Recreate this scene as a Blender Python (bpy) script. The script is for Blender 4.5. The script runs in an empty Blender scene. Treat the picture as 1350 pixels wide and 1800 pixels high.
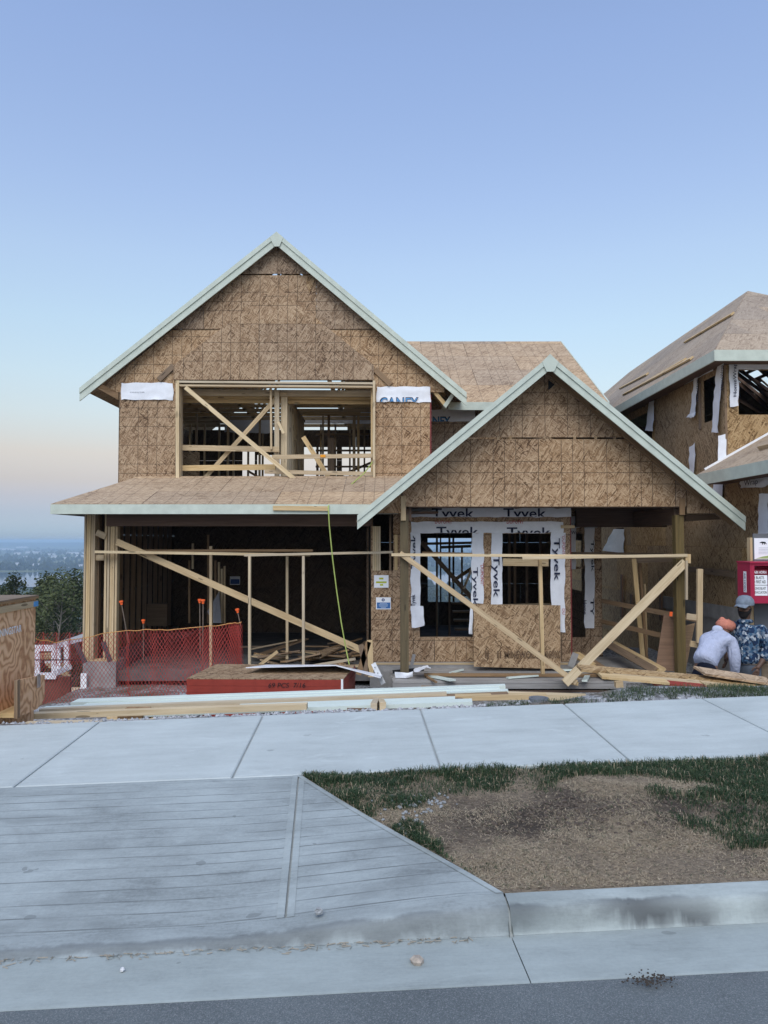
import bpy, bmesh, math, random
import numpy as np
from mathutils import Vector, Matrix, noise

scene = bpy.context.scene
COL = scene.collection
R = math.radians
rnd = random.Random(7)

# ---------------------------------------------------------------- camera, sky, sun, exposure
PITCH = math.atan(50.0 / 1300.0)
cam_data = bpy.data.cameras.new('camera')
cam_data.sensor_fit = 'VERTICAL'
cam_data.sensor_height = 36.0
cam_data.sensor_width = 27.0
cam_data.lens = 26.0
cam_data.clip_start = 0.1
cam_data.clip_end = 40000.0
cam = bpy.data.objects.new('camera', cam_data)
cam.location = (0, 0, 0)
cam.rotation_euler = (R(90) + PITCH, 0, 0)
COL.objects.link(cam)
scene.camera = cam

SUN_EL, SUN_AZ = R(50.0), R(188.0)      # low evening light from behind the camera
HAZE_D = 2.2e-4
world = bpy.data.worlds.new('World')
scene.world = world
world.use_nodes = True
wt = world.node_tree
wt.nodes.clear()
w_out = wt.nodes.new('ShaderNodeOutputWorld')
w_bg = wt.nodes.new('ShaderNodeBackground')
w_sky = wt.nodes.new('ShaderNodeTexSky')
w_sky.sky_type = 'NISHITA'
w_sky.sun_disc = False
w_sky.sun_elevation = SUN_EL
w_sky.sun_rotation = SUN_AZ
w_sky.altitude = 200
w_sky.air_density = 1.0
w_sky.dust_density = 0.6
w_sky.ozone_density = 3.0
w_tc = wt.nodes.new('ShaderNodeTexCoord')
w_sep = wt.nodes.new('ShaderNodeSeparateXYZ')
w_ramp = wt.nodes.new('ShaderNodeValToRGB')
w_mix = wt.nodes.new('ShaderNodeMix')
w_mix.data_type = 'RGBA'
w_mix.blend_type = 'MULTIPLY'
w_mix.inputs['Factor'].default_value = 1.0
wt.links.new(w_tc.outputs['Generated'], w_sep.inputs[0])
wt.links.new(w_sep.outputs['Z'], w_ramp.inputs['Fac'])
wt.links.new(w_sky.outputs[0], w_mix.inputs['A'])
wt.links.new(w_ramp.outputs[0], w_mix.inputs['B'])
wt.links.new(w_mix.outputs['Result'], w_bg.inputs['Color'])
wt.links.new(w_bg.outputs[0], w_out.inputs['Surface'])
SKY_TINT = [(0.0104, (0.234, 0.294, 0.444)), (0.0347, (0.264, 0.271, 0.366)), (0.0556, (0.340, 0.283, 0.318)), (0.0764, (0.445, 0.318, 0.285)),
            (0.1108, (0.63, 0.415, 0.31)), (0.1586, (0.77, 0.575, 0.425)), (0.2054, (0.88, 0.695, 0.515)), (0.2701, (0.99, 0.81, 0.615)),
            (0.3493, (1.10, 0.89, 0.715)), (0.4168, (1.126, 0.92, 0.785)), (0.5596, (1.165, 0.98, 0.89))]   # blue earth-shadow band, pink belt, blue above
while len(w_ramp.color_ramp.elements) > 1:
    w_ramp.color_ramp.elements.remove(w_ramp.color_ramp.elements[-1])
for i, (pos, c) in enumerate(SKY_TINT):
    e = w_ramp.color_ramp.elements[0] if i == 0 else w_ramp.color_ramp.elements.new(pos)
    e.position = pos
    e.color = (*c, 1)
w_bg.inputs['Strength'].default_value = 0.15

sun_data = bpy.data.lights.new('sun', 'SUN')
sun_data.energy = 1.0
sun_data.angle = R(45)
sun_data.color = (0.97, 1.0, 0.95)
sun = bpy.data.objects.new('sun', sun_data)
sdir = Vector((math.sin(SUN_AZ) * math.cos(SUN_EL), math.cos(SUN_AZ) * math.cos(SUN_EL), math.sin(SUN_EL)))
sun.rotation_euler = sdir.to_track_quat('Z', 'Y').to_euler()
sun.location = (0, -20, 30)
COL.objects.link(sun)

scene.view_settings.view_transform = 'Standard'
scene.view_settings.look = 'None'
scene.view_settings.exposure = 1.0
scene.view_settings.gamma = 1.0
scene.view_settings.use_curve_mapping = False
scene.render.engine = 'CYCLES'
scene.cycles.max_bounces = 6
scene.cycles.diffuse_bounces = 3
scene.cycles.volume_bounces = 1
scene.cycles.use_denoising = True

# ---------------------------------------------------------------- helpers
FPX = 1300.0
CP, SP = math.cos(PITCH), math.sin(PITCH)

def ray(px, py):
    xc, yc = (px - 675.0) / FPX, (900.0 - py) / FPX
    return Vector((xc, CP - yc * SP, SP + yc * CP))

def P(px, py, Y):
    """world point that the photo shows at (px,py) when it stands Y metres ahead (used to measure the photo)"""
    d = ray(px, py)
    return d * (Y / d.y)

def on_plane(px, py, O, N):
    d = ray(px, py)
    return d * (O.dot(N) / d.dot(N))

WORLD_O = {}

def tag(o, label=None, cat=None, group=None, kind=None):
    if label: o['label'] = label
    if cat: o['category'] = cat
    if group: o['group'] = group
    if kind: o['kind'] = kind
    return o

def root(name, loc, label=None, cat=None, group=None, kind=None):
    o = bpy.data.objects.new(name, None)
    o.empty_display_size = 0.2
    COL.objects.link(o)
    o.location = loc
    WORLD_O[o.name] = Vector(loc)
    return tag(o, label, cat, group, kind)

def link_mesh(name, me, origin, parent=None):
    o = bpy.data.objects.new(name, me)
    COL.objects.link(o)
    po = WORLD_O[parent.name] if parent else Vector((0, 0, 0))
    o.parent = parent
    o.location = Vector(origin) - po
    WORLD_O[o.name] = Vector(origin)
    return o

class MB:
    def __init__(self):
        self.v, self.f, self.uv, self.mi = [], [], [], []
        self.m = 0
    def face(self, pts, uvs=None):
        i = len(self.v)
        self.v.extend([tuple(p) for p in pts])
        self.f.append(tuple(range(i, i + len(pts))))
        self.uv.append(uvs if uvs else [(p[0], p[2] + p[1]) for p in pts])
        self.mi.append(self.m)
    def box(self, c, X, Y, Z, uo=0.0):
        """box about centre c with half-extent vectors X (long), Y, Z"""
        c, X, Y, Z = Vector(c), Vector(X), Vector(Y), Vector(Z)
        if X.cross(Y).dot(Z) < 0: Z = -Z
        lx, ly, lz = X.length, Y.length, Z.length
        def q(a, b, cc, d, la, lb):
            self.face([c + a, c + b, c + cc, c + d], [(uo - la, -lb), (uo + la, -lb), (uo + la, lb), (uo - la, lb)])
        q(-X - Y + Z, X - Y + Z, X + Y + Z, -X + Y + Z, lx, ly)
        q(-X + Y - Z, X + Y - Z, X - Y - Z, -X - Y - Z, lx, ly)
        q(-X - Y - Z, X - Y - Z, X - Y + Z, -X - Y + Z, lx, lz)
        q(-X + Y + Z, X + Y + Z, X + Y - Z, -X + Y - Z, lx, lz)
        q(X - Y - Z, X + Y - Z, X + Y + Z, X - Y + Z, ly, lz)
        q(-X + Y - Z, -X - Y - Z, -X - Y + Z, -X + Y + Z, ly, lz)
        return self
    def aabb(self, a, b):
        a, b = Vector(a), Vector(b)
        c, h = (a + b) / 2, (b - a) / 2
        h = Vector((abs(h.x), abs(h.y), abs(h.z)))
        ax = [Vector((h.x, 0, 0)), Vector((0, h.y, 0)), Vector((0, 0, h.z))]
        ax.sort(key=lambda t: -t.length)
        return self.box(c, *ax)
    def prism(self, pts, D, uvs=None):
        """polygon pts (front face) extruded by vector D"""
        pts = [Vector(p) for p in pts]
        D = Vector(D)
        n = len(pts)
        nrm = Vector((0, 0, 0))
        for i in range(n):
            nrm += (pts[i] - pts[0]).cross(pts[(i + 1) % n] - pts[0])
        if uvs is None: uvs = [(p.x, p.z) for p in pts]
        uvs = list(uvs)
        if nrm.dot(D) > 0:
            pts = pts[::-1]; uvs = uvs[::-1]
        self.face(pts, uvs)
        self.face([p + D for p in pts][::-1], uvs[::-1])
        dl = D.length
        for i in range(n):
            j = (i + 1) % n
            self.face([pts[j], pts[i], pts[i] + D, pts[j] + D], [uvs[j], uvs[i], (uvs[i][0] + dl, uvs[i][1]), (uvs[j][0] + dl, uvs[j][1])])
        return self
    def tube(self, pts, rads, n=6, caps=True):
        pts = [Vector(p) for p in pts]
        if not hasattr(rads, '__len__'): rads = [rads] * len(pts)
        rings = []
        prev = None
        for i, p in enumerate(pts):
            a = pts[max(0, i - 1)]; b = pts[min(len(pts) - 1, i + 1)]
            t = (b - a).normalized()
            ref = prev if prev else (Vector((0, 0, 1)) if abs(t.z) < 0.9 else Vector((1, 0, 0)))
            s = t.cross(ref)
            if s.length < 1e-6: s = t.cross(Vector((0, 1, 0.3)))
            s.normalize()
            u = s.cross(t).normalized()
            prev = u
            rings.append([p + (s * math.cos(2 * math.pi * k / n) + u * math.sin(2 * math.pi * k / n)) * rads[i] for k in range(n)])
        L = 0
        for i in range(len(rings) - 1):
            l2 = L + (pts[i + 1] - pts[i]).length
            for k in range(n):
                k2 = (k + 1) % n
                self.face([rings[i][k], rings[i][k2], rings[i + 1][k2], rings[i + 1][k]],
                          [(L, k * .02), (L, k * .02 + .02), (l2, k * .02 + .02), (l2, k * .02)])
            L = l2
        if caps:
            self.face(rings[0][::-1]); self.face(rings[-1])
        return self
    def lathe(self, c, prof, n=16, axis=Vector((0, 0, 1))):
        c = Vector(c)
        s = axis.orthogonal().normalized(); u = axis.cross(s)
        rings = [[c + axis * z + (s * math.cos(2 * math.pi * k / n) + u * math.sin(2 * math.pi * k / n)) * r for k in range(n)] for r, z in prof]
        for i in range(len(rings) - 1):
            for k in range(n):
                k2 = (k + 1) % n
                self.face([rings[i][k], rings[i][k2], rings[i + 1][k2], rings[i + 1][k]])
        return self
    def build(self, name, mat, parent=None, smooth=False, origin=None, merge=False):
        vs = np.array(self.v, dtype=float)
        if origin is None:
            lo, hi = vs.min(0), vs.max(0)
            origin = Vector(((lo[0] + hi[0]) / 2, (lo[1] + hi[1]) / 2, lo[2]))
        me = bpy.data.meshes.new(name)
        me.from_pydata((vs - np.array(origin)).tolist(), [], self.f)
        uvl = me.uv_layers.new(name='UVMap')
        flat = [x for u in self.uv for p in u for x in (float(p[0]), float(p[1]))]
        uvl.data.foreach_set('uv', flat)
        for m in (mat if isinstance(mat, (list, tuple)) else [mat]): me.materials.append(m)
        if any(self.mi): me.polygons.foreach_set('material_index', self.mi)
        if smooth or merge:
            b = bmesh.new(); b.from_mesh(me)
            bmesh.ops.remove_doubles(b, verts=b.verts, dist=1e-5)
            b.to_mesh(me); b.free()
        if smooth: me.polygons.foreach_set('use_smooth', [True] * len(me.polygons))
        return link_mesh(name, me, origin, parent)

def board(name, p0, p1, w, t, mat, parent=None, depth=(0, 1, 0)):
    """sawn board from p0 to p1: w across (seen from the front), t in the depth direction"""
    p0, p1 = Vector(p0), Vector(p1)
    L = (p1 - p0)
    D = Vector(depth)
    D = (D - L * (D.dot(L) / L.dot(L))).normalized()
    W = L.cross(D).normalized()
    m = MB().box((p0 + p1) / 2, L / 2, W * w / 2, D * t / 2, uo=rnd.uniform(-9, 9))
    return m.build(name, mat, parent)

def bpx(name, a, b, Y, w, t, mat, parent=None, depth=(0, 1, 0)):
    Y0, Y1 = Y if isinstance(Y, tuple) else (Y, Y)
    return board(name, P(a[0], a[1], Y0), P(b[0], b[1], Y1), w, t, mat, parent, depth)

def clip_poly(pts, outer):
    """Sutherland-Hodgman, outer is convex CCW"""
    out = list(pts)
    n = len(outer)
    for i in range(n):
        a, b = outer[i], outer[(i + 1) % n]
        ex, ey = b[0] - a[0], b[1] - a[1]
        inp, out = out, []
        for j in range(len(inp)):
            p, q = inp[j], inp[(j + 1) % len(inp)]
            dp = ex * (p[1] - a[1]) - ey * (p[0] - a[0])
            dq = ex * (q[1] - a[1]) - ey * (q[0] - a[0])
            if dp >= 0: out.append(p)
            if (dp > 0) != (dq > 0) and abs(dp - dq) > 1e-12:
                s = dp / (dp - dq)
                out.append((p[0] + (q[0] - p[0]) * s, p[1] + (q[1] - p[1]) * s))
        if not out: return []
    return out

def parea(p):
    return 0.5 * abs(sum(p[i][0] * p[(i + 1) % len(p)][1] - p[(i + 1) % len(p)][0] * p[i][1] for i in range(len(p))))

def panels(name, mat, parent, O, U, V, N, outer, holes=(), pw=2.44, ph=1.22, u0=0.0, v0=0.0, stag=0.5, th=0.011, gap=0.004, jit=0.002):
    """sheathing sheets on plane O+uU+vV, outside along N; holes are (u0,v0,u1,v1)"""
    O, U, V, N = Vector(O), Vector(U), Vector(V), Vector(N)
    us = [p[0] for p in outer]; vs = [p[1] for p in outer]
    a = sum(outer[i][0] * outer[(i + 1) % len(outer)][1] - outer[(i + 1) % len(outer)][0] * outer[i][1] for i in range(len(outer)))
    if a < 0: outer = outer[::-1]
    made = []
    r0 = math.floor((min(vs) - v0) / ph)
    r = r0
    while v0 + r * ph < max(vs):
        va, vb = v0 + r * ph + gap / 2, v0 + (r + 1) * ph - gap / 2
        uoff = u0 + (stag * pw if r % 2 else 0)
        c = math.floor((min(us) - uoff) / pw)
        while uoff + c * pw < max(us):
            ua, ub = uoff + c * pw + gap / 2, uoff + (c + 1) * pw - gap / 2
            ucuts = sorted({ua, ub} | {x for h in holes for x in (h[0], h[2]) if ua < x < ub})
            vcuts = sorted({va, vb} | {x for h in holes for x in (h[1], h[3]) if va < x < vb})
            off = rnd.uniform(0, jit); cells = {}
            for i in range(len(ucuts) - 1):
                for j in range(len(vcuts) - 1):
                    cu, cv = (ucuts[i] + ucuts[i + 1]) / 2, (vcuts[j] + vcuts[j + 1]) / 2
                    if any(h[0] < cu < h[2] and h[1] < cv < h[3] for h in holes): continue
                    q = clip_poly([(ucuts[i], vcuts[j]), (ucuts[i + 1], vcuts[j]), (ucuts[i + 1], vcuts[j + 1]), (ucuts[i], vcuts[j + 1])], outer)
                    if len(q) < 3 or parea(q) < 0.002: continue
                    cells[(i, j)] = q
            while cells:
                k0, q0 = cells.popitem(); todo = [k0]; comp = [q0]
                while todo:
                    i, j = todo.pop()
                    for nb_ in ((i + 1, j), (i - 1, j), (i, j + 1), (i, j - 1)):
                        if nb_ in cells: comp.append(cells.pop(nb_)); todo.append(nb_)
                m = MB()
                for q in comp:
                    m.prism([O + U * x + V * y + N * (th + off) for x, y in q], -N * th, [(x - ua, y - va) for x, y in q])
                made.append(m.build(name, mat, parent))
            c += 1
        r += 1
    return made

def text_mesh(s, name, O, U, V, box, mat, parent, clip=None, skew=0.0, bold=0.0):
    """lettering on the plane O+uU+vV filling box=(u0,v0,u1,v1); clip=(v0,v1) trims it"""
    cu = bpy.data.curves.new(name, 'FONT')
    cu.body = s
    cu.offset = bold
    cu.shear = skew
    cu.resolution_u = 3
    tmp = bpy.data.objects.new('tmp_text', cu)
    COL.objects.link(tmp)
    dg = bpy.context.evaluated_depsgraph_get()
    me = bpy.data.meshes.new_from_object(tmp.evaluated_get(dg))
    bpy.data.objects.remove(tmp)
    b = bmesh.new(); b.from_mesh(me)
    xs = [v.co.x for v in b.verts]; ys = [v.co.y for v in b.verts]
    x0, x1, y0, y1 = min(xs), max(xs), min(ys), max(ys)
    for v in b.verts:
        v.co = ((v.co.x - x0) / (x1 - x0) * (box[2] - box[0]) + box[0], (v.co.y - y0) / (y1 - y0) * (box[3] - box[1]) + box[1], 0)
    if clip:
        for lim, sg in ((clip[0], -1), (clip[1], 1)):
            if lim is not None:
                bmesh.ops.bisect_plane(b, geom=b.verts[:] + b.edges[:] + b.faces[:], plane_co=(0, lim, 0), plane_no=(0, sg, 0), clear_outer=True)
    O, U, V = Vector(O), Vector(U), Vector(V)
    pts = [O + U * v.co.x + V * v.co.y for v in b.verts]
    if not pts: b.free(); return None
    org = sum(pts, Vector()) / len(pts)
    for v, p in zip(b.verts, pts): v.co = p - org
    me2 = bpy.data.meshes.new(name)
    b.to_mesh(me2); b.free()
    me2.materials.clear(); me2.materials.append(mat)
    return link_mesh(name, me2, org, parent)

def film(name, corners, mat, parent, nu=14, nv=8, amp=0.02, ragged=0.025, seed=0, N=(0, -1, 0), sag=None):
    """house-wrap film between corners (bl,br,tr,tl), wrinkled, loose along its lower edge"""
    bl, br, tr, tl = [Vector(c) for c in corners]
    N = Vector(N)
    m = MB()
    W, H = (br - bl).length, (tl - bl).length
    g = []
    for j in range(nv + 1):
        row = []
        for i in range(nu + 1):
            u, v = i / nu, j / nv
            p = (bl * (1 - u) + br * u) * (1 - v) + (tl * (1 - u) + tr * u) * v
            w = noise.noise(Vector((u * W * 6 + seed * 7.1, v * H * 6, seed))) * 0.6 + noise.noise(Vector((u * W * 16, v * H * 16 + seed, 3.3))) * 0.4
            edge = 1 - v
            p = p + N * (0.006 + max(0, amp * (1.0 + 1.2 * edge) * (w + 0.35)))
            e = noise.noise(Vector((u * W * 5 + 11 * seed, v * H * 5, 9.0 + seed)))
            e2 = noise.noise(Vector((v * H * 5, u * W * 3 + 4 * seed, 1.7)))
            if j in (0, nv): p = p + (tl - bl).normalized() * ragged * e
            if i in (0, nu): p = p + (br - bl).normalized() * ragged * e2
            row.append((p, (u * W, v * H)))
        g.append(row)
    for j in range(nv):
        for i in range(nu):
            q = [g[j][i], g[j][i + 1], g[j + 1][i + 1], g[j + 1][i]]
            m.face([x[0] for x in q], [x[1] for x in q])
    return m.build(name, mat, parent, smooth=True)

# ---------------------------------------------------------------- materials
def new_mat(name):
    m = bpy.data.materials.new(name)
    m.use_nodes = True
    nt = m.node_tree
    nt.nodes.clear()
    return m, nt

class NT:
    def __init__(self, name):
        self.mat, self.nt = new_mat(name)
    def n(self, typ, _props=None, **inp):
        nd = self.nt.nodes.new(typ)
        for k, v in (_props or {}).items(): setattr(nd, k, v)
        for k, v in inp.items():
            s = nd.inputs[int(k[1:])] if k[0] == 'i' and k[1:].isdigit() else nd.inputs[k.replace('_', ' ')]
            if isinstance(v, bpy.types.NodeSocket): self.nt.links.new(v, s)
            else: s.default_value = v
        return nd
    def math(self, op, a, b=0.0, c=None, clamp=False):
        nd = self.n('ShaderNodeMath', {'operation': op, 'use_clamp': clamp}, i0=a, i1=b)
        if c is not None:
            if isinstance(c, bpy.types.NodeSocket): self.nt.links.new(c, nd.inputs[2])
            else: nd.inputs[2].default_value = c
        return nd.outputs[0]
    def mix(self, f, a, b, blend='MIX'):
        nd = self.n('ShaderNodeMix', {'data_type': 'RGBA', 'blend_type': blend})
        for s, v in ((nd.inputs['Factor'], f), (nd.inputs[6], a), (nd.inputs[7], b)):
            if isinstance(v, bpy.types.NodeSocket): self.nt.links.new(v, s)
            else: s.default_value = (*v, 1) if hasattr(v, '__len__') and len(v) == 3 else v
        return nd.outputs[2]
    def ramp(self, f, stops, interp='LINEAR'):
        nd = self.n('ShaderNodeValToRGB', None, Fac=f)
        cr = nd.color_ramp
        cr.interpolation = interp
        while len(cr.elements) > 1: cr.elements.remove(cr.elements[-1])
        for i, (p, c) in enumerate(stops):
            e = cr.elements[0] if i == 0 else cr.elements.new(p)
            e.position = p
            e.color = (*c, 1) if hasattr(c, '__len__') else (c, c, c, 1)
        return nd.outputs[0]
    def noise(self, vec, scale, detail=3, rough=0.55, dist=0.0):
        return self.n('ShaderNodeTexNoise', None, Vector=vec, Scale=scale, Detail=detail, Roughness=rough, Distortion=dist).outputs['Fac']
    def uv(self):
        return self.n('ShaderNodeUVMap', {'uv_map': 'UVMap'}).outputs[0]
    def obj(self):
        return self.n('ShaderNodeTexCoord').outputs['Object']
    def pos(self):
        return self.n('ShaderNodeNewGeometry').outputs['Position']
    def rand(self):
        return self.n('ShaderNodeObjectInfo').outputs['Random']
    def rotscale(self, vec, ang, sx, sy, loc=(0, 0, 0)):
        a = self.n('ShaderNodeMapping', None, Vector=vec, Location=loc, Rotation=(0, 0, ang)).outputs[0]
        return self.n('ShaderNodeMapping', None, Vector=a, Scale=(sx, sy, 1)).outputs[0]
    def mapping(self, vec, loc=(0, 0, 0), rot=(0, 0, 0), scale=(1, 1, 1)):
        return self.n('ShaderNodeMapping', None, Vector=vec, Location=loc, Rotation=rot, Scale=scale).outputs[0]
    def offs(self, vec, k=37.0):
        """shift coordinates by a per-object random amount"""
        r = self.rand()
        c = self.n('ShaderNodeCombineXYZ', None, X=self.math('MULTIPLY', r, k), Y=self.math('MULTIPLY', r, k * 1.7), Z=self.math('MULTIPLY', r, k * 0.6)).outputs[0]
        return self.n('ShaderNodeVectorMath', {'operation': 'ADD'}, i0=vec, i1=c).outputs[0]
    def out(self, color, rough=0.7, bump=None, bstr=0.3, bdist=0.01, spec=0.3, metal=0.0, trans=None):
        p = self.n('ShaderNodeBsdfPrincipled', None, Base_Color=color if isinstance(color, bpy.types.NodeSocket) else (*color, 1), Roughness=rough, Metallic=metal)
        p.inputs['Specular IOR Level'].default_value = spec
        if bump is not None:
            b = self.n('ShaderNodeBump', None, Height=bump, Strength=bstr, Distance=bdist)
            self.nt.links.new(b.outputs[0], p.inputs['Normal'])
        sh = p.outputs[0]
        if trans:
            t = self.n('ShaderNodeBsdfTranslucent', None, Color=color if isinstance(color, bpy.types.NodeSocket) else (*color, 1))
            mx = self.n('ShaderNodeMixShader', None, i0=trans, i1=sh, i2=t.outputs[0])
            sh = mx.outputs[0]
        o = self.n('ShaderNodeOutputMaterial')
        self.nt.links.new(sh, o.inputs['Surface'])
        return self.mat

def mat_osb(name, dark, mid, light, lines=0.75, strand=1.0, contrast=1.0, linew=0.0065):
    t = NT(name)
    uv = t.uv()
    co = t.offs(uv)
    nz = t.n('ShaderNodeTexNoise', None, Vector=co, Scale=5.0 * strand, Detail=2).outputs['Color']
    warp = t.n('ShaderNodeVectorMath', {'operation': 'MULTIPLY_ADD'}, i0=nz, i1=(0.035, 0.035, 0), i2=co).outputs[0]
    val = None
    for k, (ang, sx, sy, thr) in enumerate([(12, 6, 44, 0.0), (78, 6.5, 46, 0.50), (-28, 6, 44, 0.50), (40, 6.5, 46, 0.55), (-60, 6, 48, 0.62)]):
        mp = t.rotscale(warp, R(ang), sx * strand, sy * strand, loc=(k * 3.1, k * 1.7, 0))
        vc = t.n('ShaderNodeTexVoronoi', {'feature': 'F1'}, Vector=mp, Scale=1.0).outputs['Color']
        sp = t.n('ShaderNodeSeparateColor', None, Color=vc)
        if val is None: val = sp.outputs[0]
        else:
            mk = t.math('GREATER_THAN', sp.outputs[1], thr)
            val = t.n('ShaderNodeMix', {'data_type': 'FLOAT'}, i0=mk, i2=val, i3=sp.outputs[0]).outputs[0]
    fine = t.noise(t.mapping(warp, scale=(30, 120, 1)), 1.0, 3)
    val = t.math('ADD', t.math('MULTIPLY', val, 0.85 * contrast), t.math('MULTIPLY', fine, 0.2), clamp=True)
    big = t.noise(co, 1.1, 3)
    val = t.math('ADD', val, t.math('MULTIPLY', t.math('SUBTRACT', big, 0.5), 0.5), clamp=True)
    col = t.ramp(val, [(0.06, dark), (0.30, mid), (0.62, tuple(m_ * .5 + l_ * .5 for m_, l_ in zip(mid, light))), (0.95, light)])
    hsv = t.n('ShaderNodeHueSaturation', None, Color=col, Value=t.math('ADD', 0.86, t.math('MULTIPLY', t.rand(), 0.28)), Saturation=t.math('ADD', 0.9, t.math('MULTIPLY', t.rand(), 0.2))).outputs[0]
    if lines > 0:
        s = t.n('ShaderNodeSeparateXYZ', None, Vector=uv)
        ds = []
        for ax in (0, 1):
            for per in (0.4064, 0.6096):
                ds.append(t.math('PINGPONG', t.math('ADD', s.outputs[ax], 6.096), per / 2))
        d = t.math('MINIMUM', t.math('MINIMUM', ds[0], ds[1]), t.math('MINIMUM', ds[2], ds[3]))
        ln = t.math('MULTIPLY', t.math('LESS_THAN', d, linew), lines)
        hsv = t.mix(ln, hsv, (0.045, 0.028, 0.018))
    return t.out(hsv, rough=0.72, bump=val, bstr=0.25, bdist=0.004, spec=0.25)

def mat_wood(name, light, dark, knots=True, var=0.3, rough=0.65):
    t = NT(name)
    uv = t.uv()
    co = t.offs(uv)
    g = t.noise(t.mapping(co, scale=(1.3, 26, 1)), 1.0, 4, dist=0.6)
    g2 = t.noise(t.mapping(co, scale=(5, 150, 1)), 1.0, 2)
    v = t.math('ADD', t.math('MULTIPLY', g, 0.75), t.math('MULTIPLY', g2, 0.25))
    col = t.ramp(v, [(0.3, dark), (0.62, light)])
    blot = t.noise(t.mapping(co, scale=(1.5, 6, 1)), 1.0, 3)
    col = t.mix(t.math('MULTIPLY', t.math('SUBTRACT', blot, 0.45, clamp=True), 0.9), col, tuple(c * 0.62 for c in dark))
    if knots:
        vo = t.n('ShaderNodeTexVoronoi', {'feature': 'F1'}, Vector=t.mapping(co, scale=(2.3, 12, 1)), Scale=1.0)
        k = t.math('LESS_THAN', t.math('MULTIPLY', vo.outputs['Distance'], 1.0), t.math('MULTIPLY', t.n('ShaderNodeSeparateColor', None, Color=vo.outputs['Color']).outputs[0], 0.19))
        col = t.mix(t.math('MULTIPLY', k, 0.75), col, tuple(c * 0.3 for c in dark))
    col = t.n('ShaderNodeHueSaturation', None, Color=col, Value=t.math('ADD', 1 - var / 2, t.math('MULTIPLY', t.rand(), var)), Saturation=t.math('ADD', 0.85, t.math('MULTIPLY', t.rand(), 0.3))).outputs[0]
    return t.out(col, rough=rough, bump=v, bstr=0.2, bdist=0.003, spec=0.25)

def mat_plain(name, color, rough=0.6, var=0.12, scale=6.0, spec=0.3, metal=0.0, bstr=0.15, trans=None):
    t = NT(name)
    o = t.obj()
    nz = t.noise(o, scale, 4)
    c = t.ramp(nz, [(0.3, tuple(x * (1 - var) for x in color)), (0.7, tuple(min(1, x * (1 + var)) for x in color))])
    return t.out(c, rough=rough, bump=nz, bstr=bstr, bdist=0.004, spec=spec, metal=metal, trans=trans)

M = {}
M['osb'] = mat_osb('osb_wall', (0.085, 0.046, 0.024), (0.255, 0.160, 0.090), (0.50, 0.365, 0.235), lines=0.65, strand=1.25, contrast=0.88)
M['osb_plain'] = mat_osb('osb_unlined', (0.085, 0.045, 0.02), (0.25, 0.155, 0.08), (0.48, 0.345, 0.205), lines=0, strand=1.1, contrast=0.9)
M['osb_roof'] = mat_osb('osb_roof', (0.19, 0.122, 0.072), (0.39, 0.278, 0.178), (0.56, 0.43, 0.29), lines=0.5, contrast=0.7)
M['osb_near'] = mat_osb('osb_neighbour', (0.10, 0.055, 0.022), (0.28, 0.178, 0.085), (0.48, 0.345, 0.19), lines=0, strand=1.0, contrast=0.85)
M['osb_shaded'] = mat_osb('osb_shade_tone', (0.03, 0.019, 0.012), (0.07, 0.045, 0.028), (0.12, 0.085, 0.055), lines=0)  # darkened copy of the strand board: interior shade is put into its colour
M['lumber'] = mat_wood('lumber', (0.59, 0.45, 0.265), (0.41, 0.285, 0.15))
M['lumber_pale'] = mat_wood('lumber_pale', (0.61, 0.505, 0.345), (0.45, 0.345, 0.215))
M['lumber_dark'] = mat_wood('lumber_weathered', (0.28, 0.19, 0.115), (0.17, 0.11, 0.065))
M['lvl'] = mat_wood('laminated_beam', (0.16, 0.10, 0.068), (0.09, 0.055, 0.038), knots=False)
M['treated'] = mat_wood('treated_post', (0.155, 0.115, 0.055), (0.085, 0.065, 0.032), knots=True)
M['mint'] = mat_plain('primed_trim', (0.50, 0.55, 0.475), rough=0.55, var=0.09, scale=5)
M['mint_new'] = mat_plain('fresh_primed_trim', (0.62, 0.69, 0.63), rough=0.5, var=0.04, scale=3)
M['floor'] = mat_plain('slab_shade_tone', (0.12, 0.115, 0.11), rough=0.9, var=0.3, scale=3)  # concrete darkened so the garage shade is part of the slab colour
M['deck'] = mat_wood('deck_boards', (0.36, 0.345, 0.325), (0.235, 0.22, 0.205))
M['wrap'] = mat_plain('house_wrap', (0.74, 0.76, 0.80), rough=0.45, var=0.05, scale=9, bstr=0.4)
M['ink'] = mat_plain('navy_ink', (0.018, 0.024, 0.06), rough=0.6)
M['ink_red'] = mat_plain('red_ink', (0.42, 0.05, 0.05), rough=0.6)
M['ink_blue'] = mat_plain('blue_ink', (0.09, 0.28, 0.55), rough=0.6)
M['black'] = mat_plain('black_ink', (0.012, 0.012, 0.014), rough=0.6)
M['white'] = mat_plain('white_paint', (0.78, 0.79, 0.80), rough=0.5, var=0.04)
M['paper'] = mat_plain('paper', (0.80, 0.81, 0.83), rough=0.6, var=0.03)
M['tape_red'] = mat_plain('red_tape', (0.16, 0.02, 0.024), rough=0.4)
M['steel'] = mat_plain('galvanised_steel', (0.45, 0.46, 0.47), rough=0.4, metal=0.8)
M['rust'] = mat_plain('rebar', (0.16, 0.12, 0.09), rough=0.8, var=0.3, scale=20)
M['orange'] = mat_plain('orange_plastic', (0.85, 0.13, 0.03), rough=0.45, var=0.05)
M['net'] = mat_plain('orange_net', (0.36, 0.05, 0.038), rough=0.5, var=0.1)
M['net_rope'] = mat_plain('net_rope', (0.62, 0.33, 0.10), rough=0.6)
M['redpaint'] = mat_plain('red_edge_paint', (0.27, 0.040, 0.026), rough=0.6, var=0.12, scale=9)
M['hose'] = mat_plain('yellow_green_hose', (0.36, 0.44, 0.12), rough=0.45)
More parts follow.
